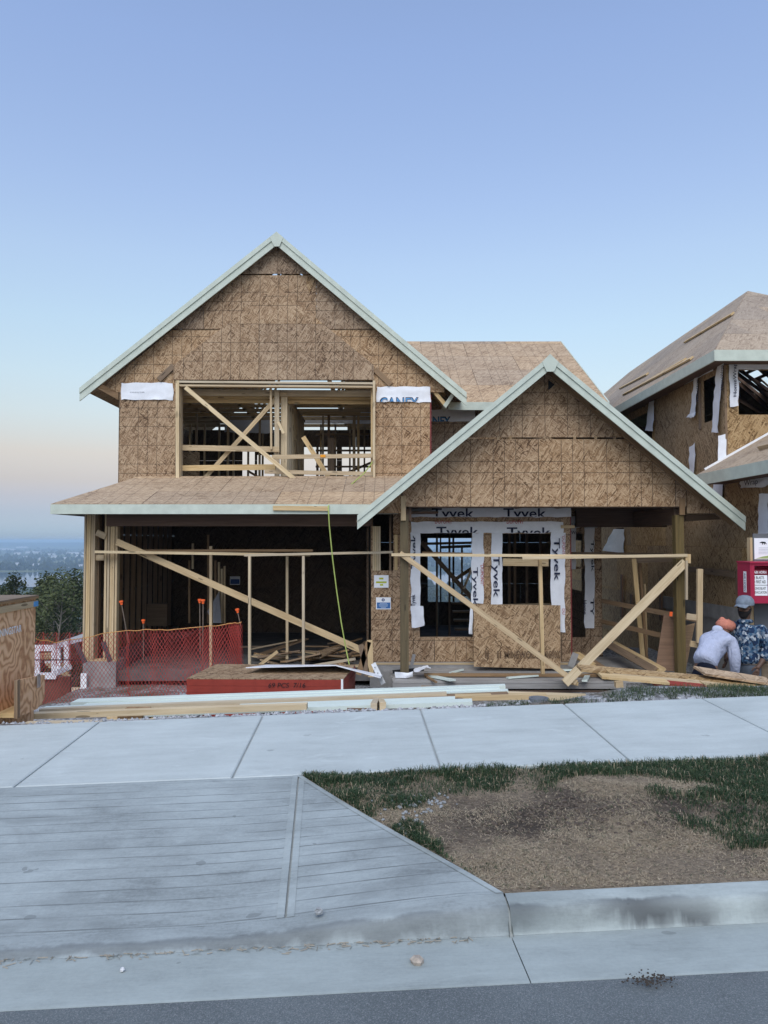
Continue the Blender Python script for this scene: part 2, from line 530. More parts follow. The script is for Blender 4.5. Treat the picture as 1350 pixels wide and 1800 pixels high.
M['conc_wall'] = mat_plain('foundation_concrete', (0.27, 0.26, 0.25), rough=0.85, var=0.2, scale=4, bstr=0.3)
# ================================================================ GROUND
ALPHA = R(2.1)
TU = Vector((math.cos(ALPHA), math.sin(ALPHA), 0))
TN = Vector((-math.sin(ALPHA), math.cos(ALPHA), 0))
Z0 = -1.67
GRADE = 0.030

def S(t, d, z):
    """street coordinates: t metres along the kerb, d metres across, z above the gutter line"""
    p = TU * t + TN * d
    return Vector((p.x, p.y, Z0 + GRADE * t + z))

def st(x, y):
    v = Vector((x, y, 0))
    return v.dot(TU), v.dot(TN)

def smooth(a, b, x):
    s = min(1, max(0, (x - a) / (b - a)))
    return s * s * (3 - 2 * s)

def lot(x, y):
    """height of the dug-out lot behind the pavement"""
    t, d = st(x, y)
    zs = Z0 + GRADE * t + 0.185
    rt = smooth(0.8, 3.0, x)
    low = -2.80 + 0.15 * rt
    start = 6.50 + 0.45 * rt
    slope = 0.30 + 0.20 * rt
    z = zs - slope * max(0.0, d - start)
    k = 0.18
    z = low + max(0.0, (z - low)) if z > low + k else low + k * math.exp((z - low - k) / k) if z > low - 1 else low
    z += 0.05 * math.exp(-((x - 2.45) / 0.55) ** 2 - ((y - 6.95) / 0.35) ** 2)
    if d > 6.5: z += 0.025 * noise.noise(Vector((x * 1.3, y * 1.3, 0))) + 0.012 * noise.noise(Vector((x * 5, y * 5, 2)))
    z -= max(0.0, y - 12.2) * 0.55 * smooth(-5.75, -6.3, x) if y < 18.5 else 3.46 * smooth(-5.75, -6.3, x)
    if y > 18.5: z -= (y - 18.5) * 0.65
    return z

def valley(x, y):
    """the hillside down to the river and the flat land beyond"""
    pts = [(-60, -1.6), (0, -2.2), (6.2, -2.2), (10, -3.6), (14, -5.2), (20, -9.0), (30, -12.5), (70, -24), (110, -36), (260, -58), (620, -78), (1000, -82), (1360, -84.2), (1400, -87), (1980, -87), (2030, -83.5), (2600, -82), (7000, -76), (9000, -30), (11000, -22), (14000, -40)]
    z = pts[-1][1]
    for (a, za), (b, zb) in zip(pts, pts[1:]):
        if y <= b:
            z = za + (zb - za) * max(0, (y - a)) / (b - a)
            break
    if y > 40: z += min(y * 0.01, 6) * noise.noise(Vector((x * 0.004, y * 0.004, 0)))
    if y > 8000: z += 14 * noise.noise(Vector((x * 0.0006, y * 0.0004, 5)))
    if 1395 < y < 1985: z = min(z, -86.6)
    return z

def grid_mesh(name, xs, ys, fz, mat, parent=None, smooth_=True, uvf=None):
    nx, ny = len(xs), len(ys)
    verts = [(x, y, fz(x, y)) for y in ys for x in xs]
    faces = [(j * nx + i, j * nx + i + 1, (j + 1) * nx + i + 1, (j + 1) * nx + i) for j in range(ny - 1) for i in range(nx - 1)]
    me = bpy.data.meshes.new(name)
    me.from_pydata(verts, [], faces)
    me.materials.append(mat)
    if smooth_: me.polygons.foreach_set('use_smooth', [True] * len(me.polygons))
    return link_mesh(name, me, (0, 0, 0), parent)

def lin(a, b, n): return [a + (b - a) * i / (n - 1) for i in range(n)]

# far land
t = NT('valley_land')
pp = t.pos()
sx = t.n('ShaderNodeSeparateXYZ', None, Vector=pp)
n1 = t.noise(t.mapping(pp, scale=(0.0035, 0.0016, 0)), 1.0, 2)
n2 = t.noise(t.mapping(pp, scale=(0.02, 0.012, 0)), 1.0, 4)
fld = t.ramp(n1, [(0.44, (0.035, 0.055, 0.028)), (0.5, (0.13, 0.14, 0.065)), (0.58, (0.06, 0.10, 0.035)), (0.64, (0.20, 0.18, 0.10))], 'CONSTANT')
slope = t.ramp(n2, [(0.35, (0.03, 0.045, 0.02)), (0.65, (0.075, 0.085, 0.04))])
fld = t.mix(t.math('GREATER_THAN', sx.outputs[1], 1380.0), slope, fld)
fld = t.mix(t.math('GREATER_THAN', sx.outputs[1], 7600.0), fld, (0.03, 0.05, 0.03))
M['valley'] = t.out(fld, rough=0.95, spec=0.1)
ysv = [-60, -20, 0, 6, 8, 10, 16, 22, 26, 30, 36, 45, 55, 70, 90, 110, 150, 200, 260, 350, 480, 620, 800, 1000, 1200, 1362, 1400, 1500, 1700, 1900, 1982, 2030, 2200, 2600, 3300, 4200, 5400, 7000, 7600, 8200, 9000, 10000, 11000, 12500, 14000]
xsv = sorted(set([-9000, -7000, -5500, -4200, -3200, -2400, -1800, -1400, -1000, -700, -500, -350, -250, -180, -130, -90, -60, -40, -25, -12, 0, 12, 25, 40, 60, 90, 130, 180, 250, 350, 500, 700, 1000, 1400, 1800, 2400, 3200, 4200, 5500, 7000, 9000]))
tag(grid_mesh('ground', xsv, ysv, valley, M['valley']), kind='structure')

t = NT('river_water')
wv = t.noise(t.mapping(t.pos(), scale=(0.02, 0.05, 0)), 1.0, 3)
M['water'] = t.out((0.05, 0.07, 0.08), rough=0.06, bump=wv, bstr=0.05, bdist=0.3, spec=0.5)
m = MB(); m.face([(-9000, 1355, -85), (9000, 1355, -85), (9000, 2040, -85), (-9000, 2040, -85)])
tag(m.build('river', M['water']), kind='structure')

# lot soil and gravel
t = NT('lot_gravel')
pp = t.pos()
big = t.noise(pp, 0.9, 4)
st1 = t.n('ShaderNodeTexVoronoi', {'feature': 'F1'}, Vector=pp, Scale=26.0)
sc = t.n('ShaderNodeSeparateColor', None, Color=st1.outputs['Color']).outputs[0]
grav = t.ramp(sc, [(0.0, (0.13, 0.13, 0.13)), (0.5, (0.27, 0.27, 0.275)), (1.0, (0.46, 0.47, 0.48))])
soil = t.ramp(t.noise(pp, 9, 5), [(0.3, (0.085, 0.07, 0.055)), (0.7, (0.20, 0.17, 0.135))])
msk = t.ramp(big, [(0.50, 0.0), (0.62, 1.0)])
col = t.mix(msk, grav, soil)
hgt = t.math('SUBTRACT', 1.0, st1.outputs['Distance'])
M['gravel'] = t.out(col, rough=0.9, bump=hgt, bstr=0.8, bdist=0.03, spec=0.2)
def lotz(x, y):
    tt, d = st(x, y)
    return lot(x, y) if d > 6.43 else Z0 + GRADE * tt + 0.12
lotxs = lin(-16, 16, 161)
lotys = lin(6.0, 11.0, 61) + lin(11.4, 25, 30)
tag(grid_mesh('lot_ground', lotxs, lotys, lotz, M['gravel']), kind='structure')

# loose stones on the gravel along the pavement
sr = random.Random(3)
m = MB()
for i in range(2600):
    if i < 1900: x = sr.uniform(-3.8, -0.1); y = sr.uniform(6.42, 7.6)
    else: x = sr.uniform(-0.3, 1.3); y = sr.uniform(6.45, 7.3)
    tt, d = st(x, y)
    if d < 6.46: continue
    z = lot(x, y)
    r = sr.uniform(0.008, 0.028)
    c = Vector((x, y, z + r * 0.4))
    a = sr.uniform(0, 6.28)
    q = [c + Vector((math.cos(a + k * 1.57) * r * sr.uniform(.7, 1.2), math.sin(a + k * 1.57) * r * sr.uniform(.7, 1.2), sr.uniform(-.3, .1) * r)) for k in range(4)]
    top = c + Vector((0, 0, r * sr.uniform(.5, .9)))
    for k in range(4): m.face([q[k], q[(k + 1) % 4], top])
t = NT('grey_stones')
M['stones'] = t.out(t.ramp(t.noise(t.pos(), 40, 2), [(0.3, (0.16, 0.16, 0.165)), (0.7, (0.48, 0.49, 0.51))]), rough=0.85)
tag(m.build('gravel', M['stones']), label='loose grey gravel along the back edge of the pavement', kind='stuff')

# asphalt road
def mat_concrete(name, base, mott=0.16, tool=0.0, dirt=0.25, soot=0.0):
    t = NT(name)
    pp = t.pos()
    rot = t.mapping(pp, rot=(0, 0, -ALPHA))
    a = t.noise(pp, 1.3, 5, 0.6)
    b = t.noise(t.mapping(rot, scale=(2.2, 8.0, 1)), 1.0, 5, 0.65, 0.4)
    c = t.noise(pp, 55, 4, 0.7)
    f = t.noise(t.mapping(rot, scale=(14, 240, 30)), 1.0, 3, 0.7)
    v = t.math('ADD', t.math('MULTIPLY', a, 0.40), t.math('ADD', t.math('MULTIPLY', b, 0.35), t.math('ADD', t.math('MULTIPLY', c, 0.17), t.math('MULTIPLY', f, 0.16))))
    col = t.ramp(v, [(0.36, tuple(x * (1 - mott * 1.5) for x in base)), (0.5, base), (0.64, tuple(x * (1 + mott) for x in base))])
    # scattered drips and scuffs
    dr = t.noise(t.mapping(pp, scale=(4.5, 5.5, 4)), 1.0, 3, 0.5)
    col = t.mix(t.math('MULTIPLY', t.math('GREATER_THAN', dr, 0.735), 0.45), col, tuple(x * 0.45 for x in base))
    sm = t.noise(t.mapping(rot, loc=(3, 9, 0), scale=(1.4, 2.6, 1)), 1.0, 4, 0.55, 0.8)
    col = t.mix(t.math('MULTIPLY', t.ramp(sm, [(0.52, 0.0), (0.72, 1.0)]), dirt), col, tuple(x * 0.62 for x in base))
    wt_ = t.noise(t.mapping(rot, loc=(13, 2, 0), scale=(3.0, 7, 1)), 1.0, 5, 0.6, 1.2)
    col = t.mix(t.math('MULTIPLY', t.ramp(wt_, [(0.60, 0.0), (0.72, 1.0)]), 0.30), col, tuple(min(1, x * 1.45) for x in base))
    if soot > 0:      # tyre soot and splash stains along the kerb face
        s0 = t.n('ShaderNodeSeparateXYZ', None, Vector=rot)
        wv0 = t.math('MULTIPLY', t.math('SUBTRACT', t.noise(t.mapping(rot, scale=(5.0, 2.0, 1)), 1.0, 4, 0.6, 0.8), 0.5), 0.10)
        band = t.math('ABSOLUTE', t.math('ADD', t.math('SUBTRACT', s0.outputs[1], 3.166), wv0))
        bm0 = t.ramp(band, [(0.016, 1.0), (0.036, 0.0)])
        al = t.ramp(t.noise(t.mapping(rot, scale=(0.9, 0.1, 1)), 1.0, 2), [(0.42, 0.0), (0.55, 1.0)])
        col = t.mix(t.math('MULTIPLY', t.math('MULTIPLY', bm0, al), soot), col, (0.075, 0.08, 0.082))
    bump = v
    if tool > 0:
        s = t.n('ShaderNodeSeparateXYZ', None, Vector=rot)
        wob = t.math('ADD', s.outputs[1], t.math('MULTIPLY', t.math('SUBTRACT', t.noise(t.mapping(rot, scale=(0.8, 0.3, 1)), 1.0, 2), 0.5), 0.05))
        pg = t.math('PINGPONG', wob, 0.05)
        ln = t.math('MULTIPLY', t.math('LESS_THAN', pg, 0.0042), t.ramp(t.noise(t.mapping(rot, scale=(2.5, 14, 1)), 1.0, 3), [(0.36, 0.15), (0.6, 1.0)]))
        col = t.mix(t.math('MULTIPLY', ln, tool), col, tuple(x * 0.42 for x in base))
        bump = t.math('SUBTRACT', v, t.math('MULTIPLY', ln, 0.7))
    return t.out(col, rough=0.8, bump=bump, bstr=0.35, bdist=0.012, spec=0.3)

M['walk'] = mat_concrete('pavement_concrete', (0.415, 0.455, 0.445), mott=0.14, dirt=0.16)
M['apron'] = mat_concrete('driveway_concrete', (0.262, 0.293, 0.292), mott=0.34, tool=0.8, dirt=0.6)
M['kerb'] = mat_concrete('kerb_concrete', (0.325, 0.362, 0.350), mott=0.24, dirt=0.35, soot=1.0)
M['apron_lip'] = mat_concrete('driveway_lip', (0.262, 0.293, 0.292), mott=0.32, dirt=0.45, soot=0.5)
M['gutter'] = mat_concrete('gutter_concrete', (0.295, 0.330, 0.318), mott=0.2, dirt=0.3)
M['joint'] = mat_plain('joint_grey', (0.29, 0.31, 0.30), rough=0.95)
t = NT('asphalt')
pp = t.pos()
v = t.math('ADD', t.math('MULTIPLY', t.noise(pp, 150, 3, 0.7), 0.65), t.math('MULTIPLY', t.noise(pp, 1.4, 4), 0.35))
sp = t.n('ShaderNodeTexVoronoi', None, Vector=pp, Scale=300.0)
spc = t.n('ShaderNodeSeparateColor', None, Color=sp.outputs['Color']).outputs[0]
col = t.ramp(v, [(0.35, (0.080, 0.093, 0.098)), (0.65, (0.160, 0.183, 0.188))])
col = t.mix(t.math('MULTIPLY', t.math('GREATER_THAN', spc, 0.84), 0.35), col, (0.33, 0.335, 0.35))
wet = t.noise(t.mapping(pp, loc=(1.0, 0, 0)), 1.1, 4)
col = t.mix(t.math('MULTIPLY', t.ramp(wet, [(0.60, 0.0), (0.68, 1.0)]), 0.45), col, (0.06, 0.062, 0.07))
M['asphalt'] = t.out(col, rough=0.85, bump=t.math('ADD', v, t.math('MULTIPLY', spc, 0.3)), bstr=0.6, bdist=0.008, spec=0.3)

def street_grid(name, ts, ds, fz, mat, parent=None):
    m_v = [S(a, b, fz(a, b)) for b in ds for a in ts]
    nx = len(ts)
    fs = [(j * nx + i, j * nx + i + 1, (j + 1) * nx + i + 1, (j + 1) * nx + i) for j in range(len(ds) - 1) for i in range(nx - 1)]
    me = bpy.data.meshes.new(name)
    org = sum(m_v, Vector()) / len(m_v)
    me.from_pydata([v - org for v in m_v], [], fs)
    me.materials.append(mat)
    me.polygons.foreach_set('use_smooth', [True] * len(me.polygons))
    return link_mesh(name, me, org, parent)

tag(street_grid('road', lin(-60, 60, 25), [-9, -6, -3, -1, 0, 1, 2, 2.5, 2.785], lambda a, b: 0.012 + 0.02 * (2.785 - max(b, -3)) * (1 if b > -3 else 1), M['asphalt']), kind='structure')

# kerb + gutter: profile swept along the street, dropped in front of the driveway
def kerb_k(a):            # 0 dropped, 1 full height
    return smooth(-0.75, 0.60, a)
def kerb_profile(a):
    k = kerb_k(a)
    h = 0.022 + (0.098 - 0.022) * k
    return [(3.135, 0.0), (3.144, 0.006 + 0.008 * k), (3.152, h * 0.42), (3.162, h * 0.76), (3.174, h * 0.92), (3.192, h), (3.275, h + 0.004 + 0.004 * k), (3.2805, h + 0.004 + 0.004 * k)]
kerb = root('kerb', S(0.5, 3.13, 0), kind='structure')
TJ = 0.646
def kerb_seg(ta, tb, n):
    ts = lin(ta, tb, n)
    rows = [[S(a, d, z) for d, z in kerb_profile(a)] for a in ts]
    m = MB()
    for i in range(len(rows) - 1):
        for j in range(len(rows[0]) - 1):
            m.face([rows[i][j], rows[i + 1][j], rows[i + 1][j + 1], rows[i][j + 1]])
    for r_, fl in ((rows[0], True), (rows[-1], False)):
        m.face(r_ if not fl else r_[::-1])
    o = m.build('kerb_stone', M['apron_lip'] if tb <= TJ else M['kerb'], kerb, merge=True)
    for p in o.data.polygons: p.use_smooth = True
    return o
def gutter_seg(ta, tb):
    m = MB()
    pr = [(2.78, -0.12), (2.78, 0.0135), (2.795, 0.0145), (2.98, 0.006), (3.134, 0.0), (3.134, -0.12)]
    for a, b in zip(lin(ta, tb, 8), lin(ta, tb, 8)[1:]):
        for j in range(len(pr) - 1):
            m.face([S(a, *pr[j]), S(b, *pr[j]), S(b, *pr[j + 1]), S(a, *pr[j + 1])])
    m.face([S(ta, *q) for q in pr]); m.face([S(tb, *q) for q in pr][::-1])
    return m.build('gutter_pan', M['gutter'], kerb)
J = 0.004
cuts = [-19.5, -16.5, -13.5, -10.5, -7.5, -4.5, TJ, 3.6, 6.6, 9.6, 12.6, 15.6]
for a, b in zip(cuts, cuts[1:]):
    kerb_seg(a + J, b - J, 40 if b == TJ else 6)
    gutter_seg(a + J * .6, b - J * .6)

ja = [S(TJ, d, z - .012) for d, z in kerb_profile(TJ)[:-1]] + [S(TJ, 3.1, -.02)]
MB().prism(ja, TU * .016, None).build('joint_filler', M['joint'], kerb).location -= TU * .008
# driveway apron with the flared wing
TA, DA = -0.360, 4.845           # corner of flare at the pavement
TB, DB = 0.646, 3.278           # corner of flare at the full kerb
apron = root('driveway', S(-2, 4, 0), kind='structure')
def lip(a): return kerb_profile(a)[6][1]
def apron_z(a, d):
    f = (d - 3.28) / (4.84 - 3.28)
    z0 = lip(a)
    return z0 + (0.17 - z0) * f
def flare_t(d):
    return TA + (TB - TA) * (DA - d) / (DA - DB)
def jt(d): return TA - .012 + (4.845 - d) / 1.55 * .065
ds = lin(3.281, 4.838, 24)
def apron_part(name, fa, fb, n, th=0.0):
    m = MB()
    for j in range(len(ds) - 1):
        for i in range(n):
            q = []
            for (dd, k) in ((ds[j], i), (ds[j], i + 1), (ds[j + 1], i + 1), (ds[j + 1], i)):
                a0, a1 = fa(dd), fb(dd)
                a = a0 + (a1 - a0) * k / n
                q.append(S(a, dd, apron_z(a, dd) + th))
            m.face(q)
    return m.build(name, M['apron'], apron, merge=True)
for o in (apron_part('concrete_slab', lambda d: -4.6, lambda d: jt(d) - .005, 30), apron_part('concrete_slab', lambda d: jt(d) + .004, flare_t, 10),
          apron_part('concrete_slab', lambda d: -9.0, lambda d: -4.612, 8)):
    o.data.polygons.foreach_set('use_smooth', [True] * len(o.data.polygons))
# smooth trowelled border each side of the joint
M['trowel'] = mat_concrete('trowelled_border', (0.276, 0.308, 0.305), mott=0.3, dirt=0.4)
for o0, o1 in ((-.040, -.006), (.006, .038)):
    m = MB()
    for j in range(len(ds) - 1):
        if jt(ds[j + 1]) + o1 > flare_t(ds[j + 1]): continue
        m.face([S(jt(dd) + o, dd, apron_z(jt(dd) + o, dd) + .0025) for dd, o in ((ds[j], o0), (ds[j], o1), (ds[j + 1], o1), (ds[j + 1], o0))])
    m.build('trowelled_border', M['trowel'], apron)
m = MB()
fe = [(flare_t(d), d) for d in ds]
for (a, d), (a2, d2) in zip(fe, fe[1:]):
    m.face([S(a - .035, d, apron_z(a - .035, d) + .0032), S(a, d, apron_z(a, d) + .0032), S(a2, d2, apron_z(a2, d2) + .0032), S(a2 - .035, d2, apron_z(a2 - .035, d2) + .0032)])
    m.face([S(a, d, apron_z(a, d) + .0032), S(a, d, apron_z(a, d) - .12), S(a2, d2, apron_z(a2, d2) - .12), S(a2, d2, apron_z(a2, d2) + .0032)])
m.build('trowelled_border', M['trowel'], apron)

# pavement slabs
walk = root('pavement', S(0, 5.5, 0), kind='structure')
edges_t = [-11.8, -10.4, -9.0, -7.6, -6.2, -4.8, -3.55, -2.18, -0.80, 0.55, 1.80, 3.02, 4.3, 5.6, 6.9, 8.2, 9.5]
D0, D1 = 4.85, 6.435
def walk_z(d): return 0.17 + (d - D0) / (D1 - D0) * 0.03
def slab(ta, tb):
    g, ch, cd = 0.003, 0.013, 0.006
    m = MB()
    us = [ta + g, ta + g + 0.004, ta + g + ch, tb - g - ch, tb - g - 0.004, tb - g]
    zsu = [-0.09, -cd, 0, 0, -cd, -0.09]
    vs_ = [D0, D0 + .003, D0 + .012, D1 - .02, D1 - .004, D1]
    zsv = [-0.09, -.006, 0, 0, -.008, -.12]
    g2 = [[S(a, d, walk_z(d) + min(zu, zv)) for a, zu in zip(us, zsu)] for d, zv in zip(vs_, zsv)]
    for j in range(5):
        for i in range(5):
            m.face([g2[j][i], g2[j][i + 1], g2[j + 1][i + 1], g2[j + 1][i]])
    return m.build('concrete_slab', M['walk'], walk)
for a, b in zip(edges_t, edges_t[1:]): slab(a, b)
# packed bed that shows dark in the open joints
m = MB()
for q in ([(-12, 2.79), (10, 2.79), (10, 3.29), (-12, 3.29)],):
    m.face([S(a, d, -0.03) for a, d in q])
for dd, d2 in zip(ds, ds[1:]):
    m.face([S(jt(q) + o, q, apron_z(jt(q) + o, q) - .008) for q, o in ((dd, -.03), (dd, .03), (d2, .03), (d2, -.03))])
m.face([S(-12, 3.31, 0.005), S(-3, 3.31, 0.005), S(-3, 4.8, 0.14), S(-12, 4.8, 0.14)])
m.face([S(-12, 4.87, 0.158), S(10, 4.87, 0.158), S(10, 6.42, 0.188), S(-12, 6.42, 0.188)])
tag(m.build('ground_bed', M['joint']), kind='structure')

# boulevard strip: bare soil
def gmask(a, d):
    """1 where grass grows, 0 on the worn patch"""
    n = noise.noise(Vector((a * 1.7, d * 1.7, 3))) * 0.36 + noise.noise(Vector((a * 5, d * 5, 8))) * 0.42
    e = 1.0 - (((a - 1.15) / 1.35) ** 2 + ((d - 3.70) / 0.74) ** 2)
    g = smooth(-0.12, 0.30, -e + n)
    g = max(g, smooth(0.0, 0.2, d - 4.60 + n * 0.35))
    g *= 0.35 + 0.65 * smooth(-0.28, 0.12, noise.noise(Vector((a * 3.2, d * 3.2, 21))) + (0.3 if d > 4.68 else 0))
    g = max(g, smooth(0, .15, (0.20 - (a - flare_t(d)) * 1.2) + n * 0.6 - 0.12) * 0.9)
    if d < 3.5: g = max(0, min(g, smooth(2.0, 3.5, a) * 0.8) + 0.35 * n)
    if a > 1.45 and d > 3.55: g = max(g, smooth(-.15, .25, n + (a - 1.8) * 0.8))
    return g
t = NT('bare_soil')
pp = t.pos()
a_ = t.noise(pp, 2.2, 4)
b_ = t.noise(t.mapping(pp, scale=(1, 1.6, 1)), 28, 5, 0.7, 1.5)
c_ = t.noise(pp, 130, 3, 0.7)
rs_ = t.mapping(pp, rot=(0, 0, -ALPHA))
sx_ = t.n('ShaderNodeSeparateXYZ', None, Vector=rs_)
du = t.math('DIVIDE', t.math('SUBTRACT', sx_.outputs[0], 1.25), 0.75)
dv = t.math('DIVIDE', t.math('SUBTRACT', sx_.outputs[1], 4.02), 0.30)
bl = t.math('ADD', t.math('MULTIPLY', du, du), t.math('MULTIPLY', dv, dv))
a_ = t.math('ADD', a_, t.math('MULTIPLY', t.math('SUBTRACT', 1.0, t.math('MINIMUM', bl, 2.2)), -0.13))
base = t.ramp(a_, [(0.33, (0.115, 0.094, 0.078)), (0.47, (0.265, 0.212, 0.160)), (0.60, (0.43, 0.345, 0.25))])
col = t.mix(t.ramp(b_, [(0.36, 0.6), (0.56, 0.0)]), base, (0.07, 0.055, 0.045))
col = t.mix(t.ramp(c_, [(0.55, 0.0), (0.75, 0.5)]), col, (0.42, 0.35, 0.245))
M['soil'] = t.out(col, rough=0.95, bump=t.math('ADD', b_, t.math('MULTIPLY', c_, 0.5)), bstr=1.0, bdist=0.045, spec=0.1)
def boul_z(a, d):
    f = (d - 3.28) / (4.85 - 3.28)
    z = 0.098 + (0.150 - 0.098) * f + 0.055 * math.sin(math.pi * min(1, max(0, f))) * (0.7 + noise.noise(Vector((a * .9, d * .9, 1))))
    w_ = smooth(0.16, 0.0, a - flare_t(d)) if d < 4.84 else 0
    z = z * (1 - w_) + (apron_z(a, d) - .004) * w_
    z += 0.016 * noise.noise(Vector((a * 4, d * 4, 0))) + 0.01 * noise.noise(Vector((a * 11, d * 11, 4)))
    return z
ds2 = lin(3.279, 4.848, 48)
m_v = []; nx = 150
for d in ds2:
    a0 = flare_t(d) + 0.004
    for i in range(nx):
        a = a0 + (10.0 - a0) * (i / (nx - 1)) ** 1.5
        m_v.append(S(a, d, boul_z(a, d)))
me = bpy.data.meshes.new('boulevard')
me.from_pydata(m_v, [], [(j * nx + i, j * nx + i + 1, (j + 1) * nx + i + 1, (j + 1) * nx + i) for j in range(47) for i in range(nx - 1)])
me.materials.append(M['soil'])
me.polygons.foreach_set('use_smooth', [True] * len(me.polygons))
tag(link_mesh('soil_strip', me, (0, 0, 0)), kind='structure')

# grass blades
def blades(name, pts, mats_, label, hmin, hmax, lean, seed, flat=0.0, wd=(0.0013, 0.0026)):
    rr = random.Random(seed)
    V, F, A = [], [], []
    for (p, hs, tone) in pts:
        h = rr.uniform(hmin, hmax) * hs
        az = rr.uniform(0, 6.283)
        dv = Vector((math.cos(az), math.sin(az), 0))
        sv = Vector((-dv.y, dv.x, 0)) * rr.uniform(*wd)
        l = rr.uniform(*lean)
        mid = p + dv * h * l * 0.35 + Vector((0, 0, h * (0.62 - flat * .5)))
        tip = p + dv * h * l + Vector((0, 0, h * (1.0 - 0.4 * l) * (1 - flat)))
        i = len(V)
        V += [tuple(p - sv), tuple(p + sv), tuple(mid + sv * .8), tuple(mid - sv * .8), tuple(tip)]
        F += [(i, i + 1, i + 2, i + 3), (i + 3, i + 2, i + 4)]
        A += [tone] * 5
    me = bpy.data.meshes.new(name)
    me.from_pydata(V, [], F)
    at = me.attributes.new('tone', 'FLOAT', 'POINT')
    at.data.foreach_set('value', A)
    me.materials.append(mats_)
    return tag(link_mesh(name, me, (0, 0, 0)), label=label, kind='stuff')
t = NT('grass_blades')
at = t.n('ShaderNodeAttribute', {'attribute_name': 'tone'}).outputs['Fac']
col = t.ramp(at, [(0.0, (0.026, 0.052, 0.026)), (0.4, (0.058, 0.095, 0.045)), (0.62, (0.12, 0.14, 0.068)), (0.76, (0.38, 0.30, 0.20)), (1.0, (0.60, 0.50, 0.36))])
M['blade'] = t.out(col, rough=0.6, spec=0.2, trans=0.25)
gr = random.Random(11)
pts = []; straw = []
while len(pts) < 78000:
    d = gr.uniform(3.31, 4.856)
    a = flare_t(d) + 0.01 + gr.random() ** 1.25 * 6.0
    k = gmask(a, d)
    if gr.random() < k * (1.0 if a < 4 else 0.6):
        nn = noise.noise(Vector((a * 3, d * 3, 5)))
        tone = min(0.6, max(0, gr.gauss(0.22, 0.14) + 0.15 * nn)) if gr.random() > 0.09 else gr.uniform(0.7, 0.95)
        pts.append((S(a, d, boul_z(a, d) - 0.004), 0.40 + 0.7 * k + 0.45 * nn, tone))
while len(straw) < 30000:
    d = gr.uniform(3.31, 4.83)
    a = flare_t(d) + 0.02 + gr.random() * 4.2
    if gr.random() < (1 - gmask(a, d)) * (0.15 + 0.85 * smooth(-.25, .3, (3.95 - d) * .5 + noise.noise(Vector((a * 2.5, d * 2.5, 12))))):
        straw.append((S(a, d, boul_z(a, d) + 0.002), 1.0, gr.uniform(0.76, 1.0) if gr.random() > .10 else gr.uniform(.3, .5)))
blades('grass', pts, M['blade'], 'dark green lawn grass along the pavement and round the worn patch', 0.02, 0.058, (0.3, 1.1), 1)
blades('dry_straw', straw, M['blade'], 'dry tan straw lying on the bare soil of the boulevard', 0.012, 0.04, (0.8, 1.3), 2, flat=0.93, wd=(.0007, .0014))
# weeds behind the pavement on the right
pts = []
while len(pts) < 20000:
    x = gr.uniform(0.9, 8.0); y = gr.uniform(6.5, 7.45)
    tt, d = st(x, y)
    if d < 6.45: continue
    wq = smooth(1.2, 3.2, x) if d < 6.75 else smooth(2.7, 3.6, x)
    k = wq * smooth(-0.25, 0.15, noise.noise(Vector((x * 2, y * 3, 6))))
    if x < 2.6: k = max(k, 0.7 * (d < 6.55) * (noise.noise(Vector((x * 4, 1, 1))) > -.1))
    if gr.random() < k: pts.append((Vector((x, y, lot(x, y) - .005)), 1.0, min(0.62, max(0, gr.gauss(0.42, 0.15)))))
blades('weeds', pts, M['blade'], 'low green weeds behind the pavement below the stacked panels', 0.03, 0.085, (0.6, 1.5), 3, 0.2)

# white stones on the grass, single stones on the concrete
m = MB()
def stone(m, c, r, rr):
    c = Vector(c)
    q = []
    for lv, (zz, s) in enumerate(((-0.35, 0.8), (0.15, 1.0), (0.6, 0.55))):
        q.append([c + Vector((math.cos(k * 1.047 + lv) * r * s * rr.uniform(.75, 1.2), math.sin(k * 1.047 + lv) * r * s * rr.uniform(.75, 1.2), zz * r + rr.uniform(-.1, .1) * r)) for k in range(6)])
    for lv in range(2):
        for k in range(6): m.face([q[lv][k], q[lv][(k + 1) % 6], q[lv + 1][(k + 1) % 6], q[lv + 1][k]])
    m.face(q[2])
    return m
for i in range(85):
    if i < 55: px, py = gr.gauss(752, 26), gr.gauss(1415, 11); py += (752 - px) * 0.35
    else: px, py = gr.uniform(640, 760), gr.uniform(1395, 1455)
    g = P(px, py, 4.2); s_ = -1.505 / g.z
    x, y = g.x * s_, g.y * s_
    a, d = st(x, y)
    if a < flare_t(d) + .02 or d > 4.75: continue
    stone(m, S(a, d, boul_z(a, d) + 0.008), gr.uniform(0.005, 0.013), gr)
tag(m.build('pebbles', mat_plain('pale_pebbles', (0.25, 0.26, 0.262), rough=0.8, var=0.3, scale=30)), label='scatter of pale pebbles on the grass beside the driveway flare', kind='stuff')
def on_street(px, py, d_guess=3.5, z=0.1):
    for _ in range(12):
        zz = Z0 + z
        g = ray(px, py); s_ = zz / g.z
        p = g * s_
        a, d = st(p.x, p.y)
        zz = Z0 + GRADE * a + z
        p = g * (zz / g.z)
    return p
for (px, py, z, r, lb, mt) in ((560, 1605, 0.075, 0.022, 'pale grey stone lying alone on the driveway wing', (0.30, 0.31, 0.31)), (733, 1692, 0.01, 0.028, 'broken tan stone chip lying in the gutter', (0.36, 0.31, 0.26)),
                               (215, 1706, 0.01, 0.011, 'tiny white stone chip in the gutter at lower left', (0.6, 0.6, 0.6))):
    p = on_street(px, py, z=z)
    o = stone(MB(), p + Vector((0, 0, r * .3)), r, gr).build('stone', mat_plain('stone_' + str(px), mt, rough=0.85, var=0.25, scale=50))
    tag(o, lb, 'stone')
m = MB()
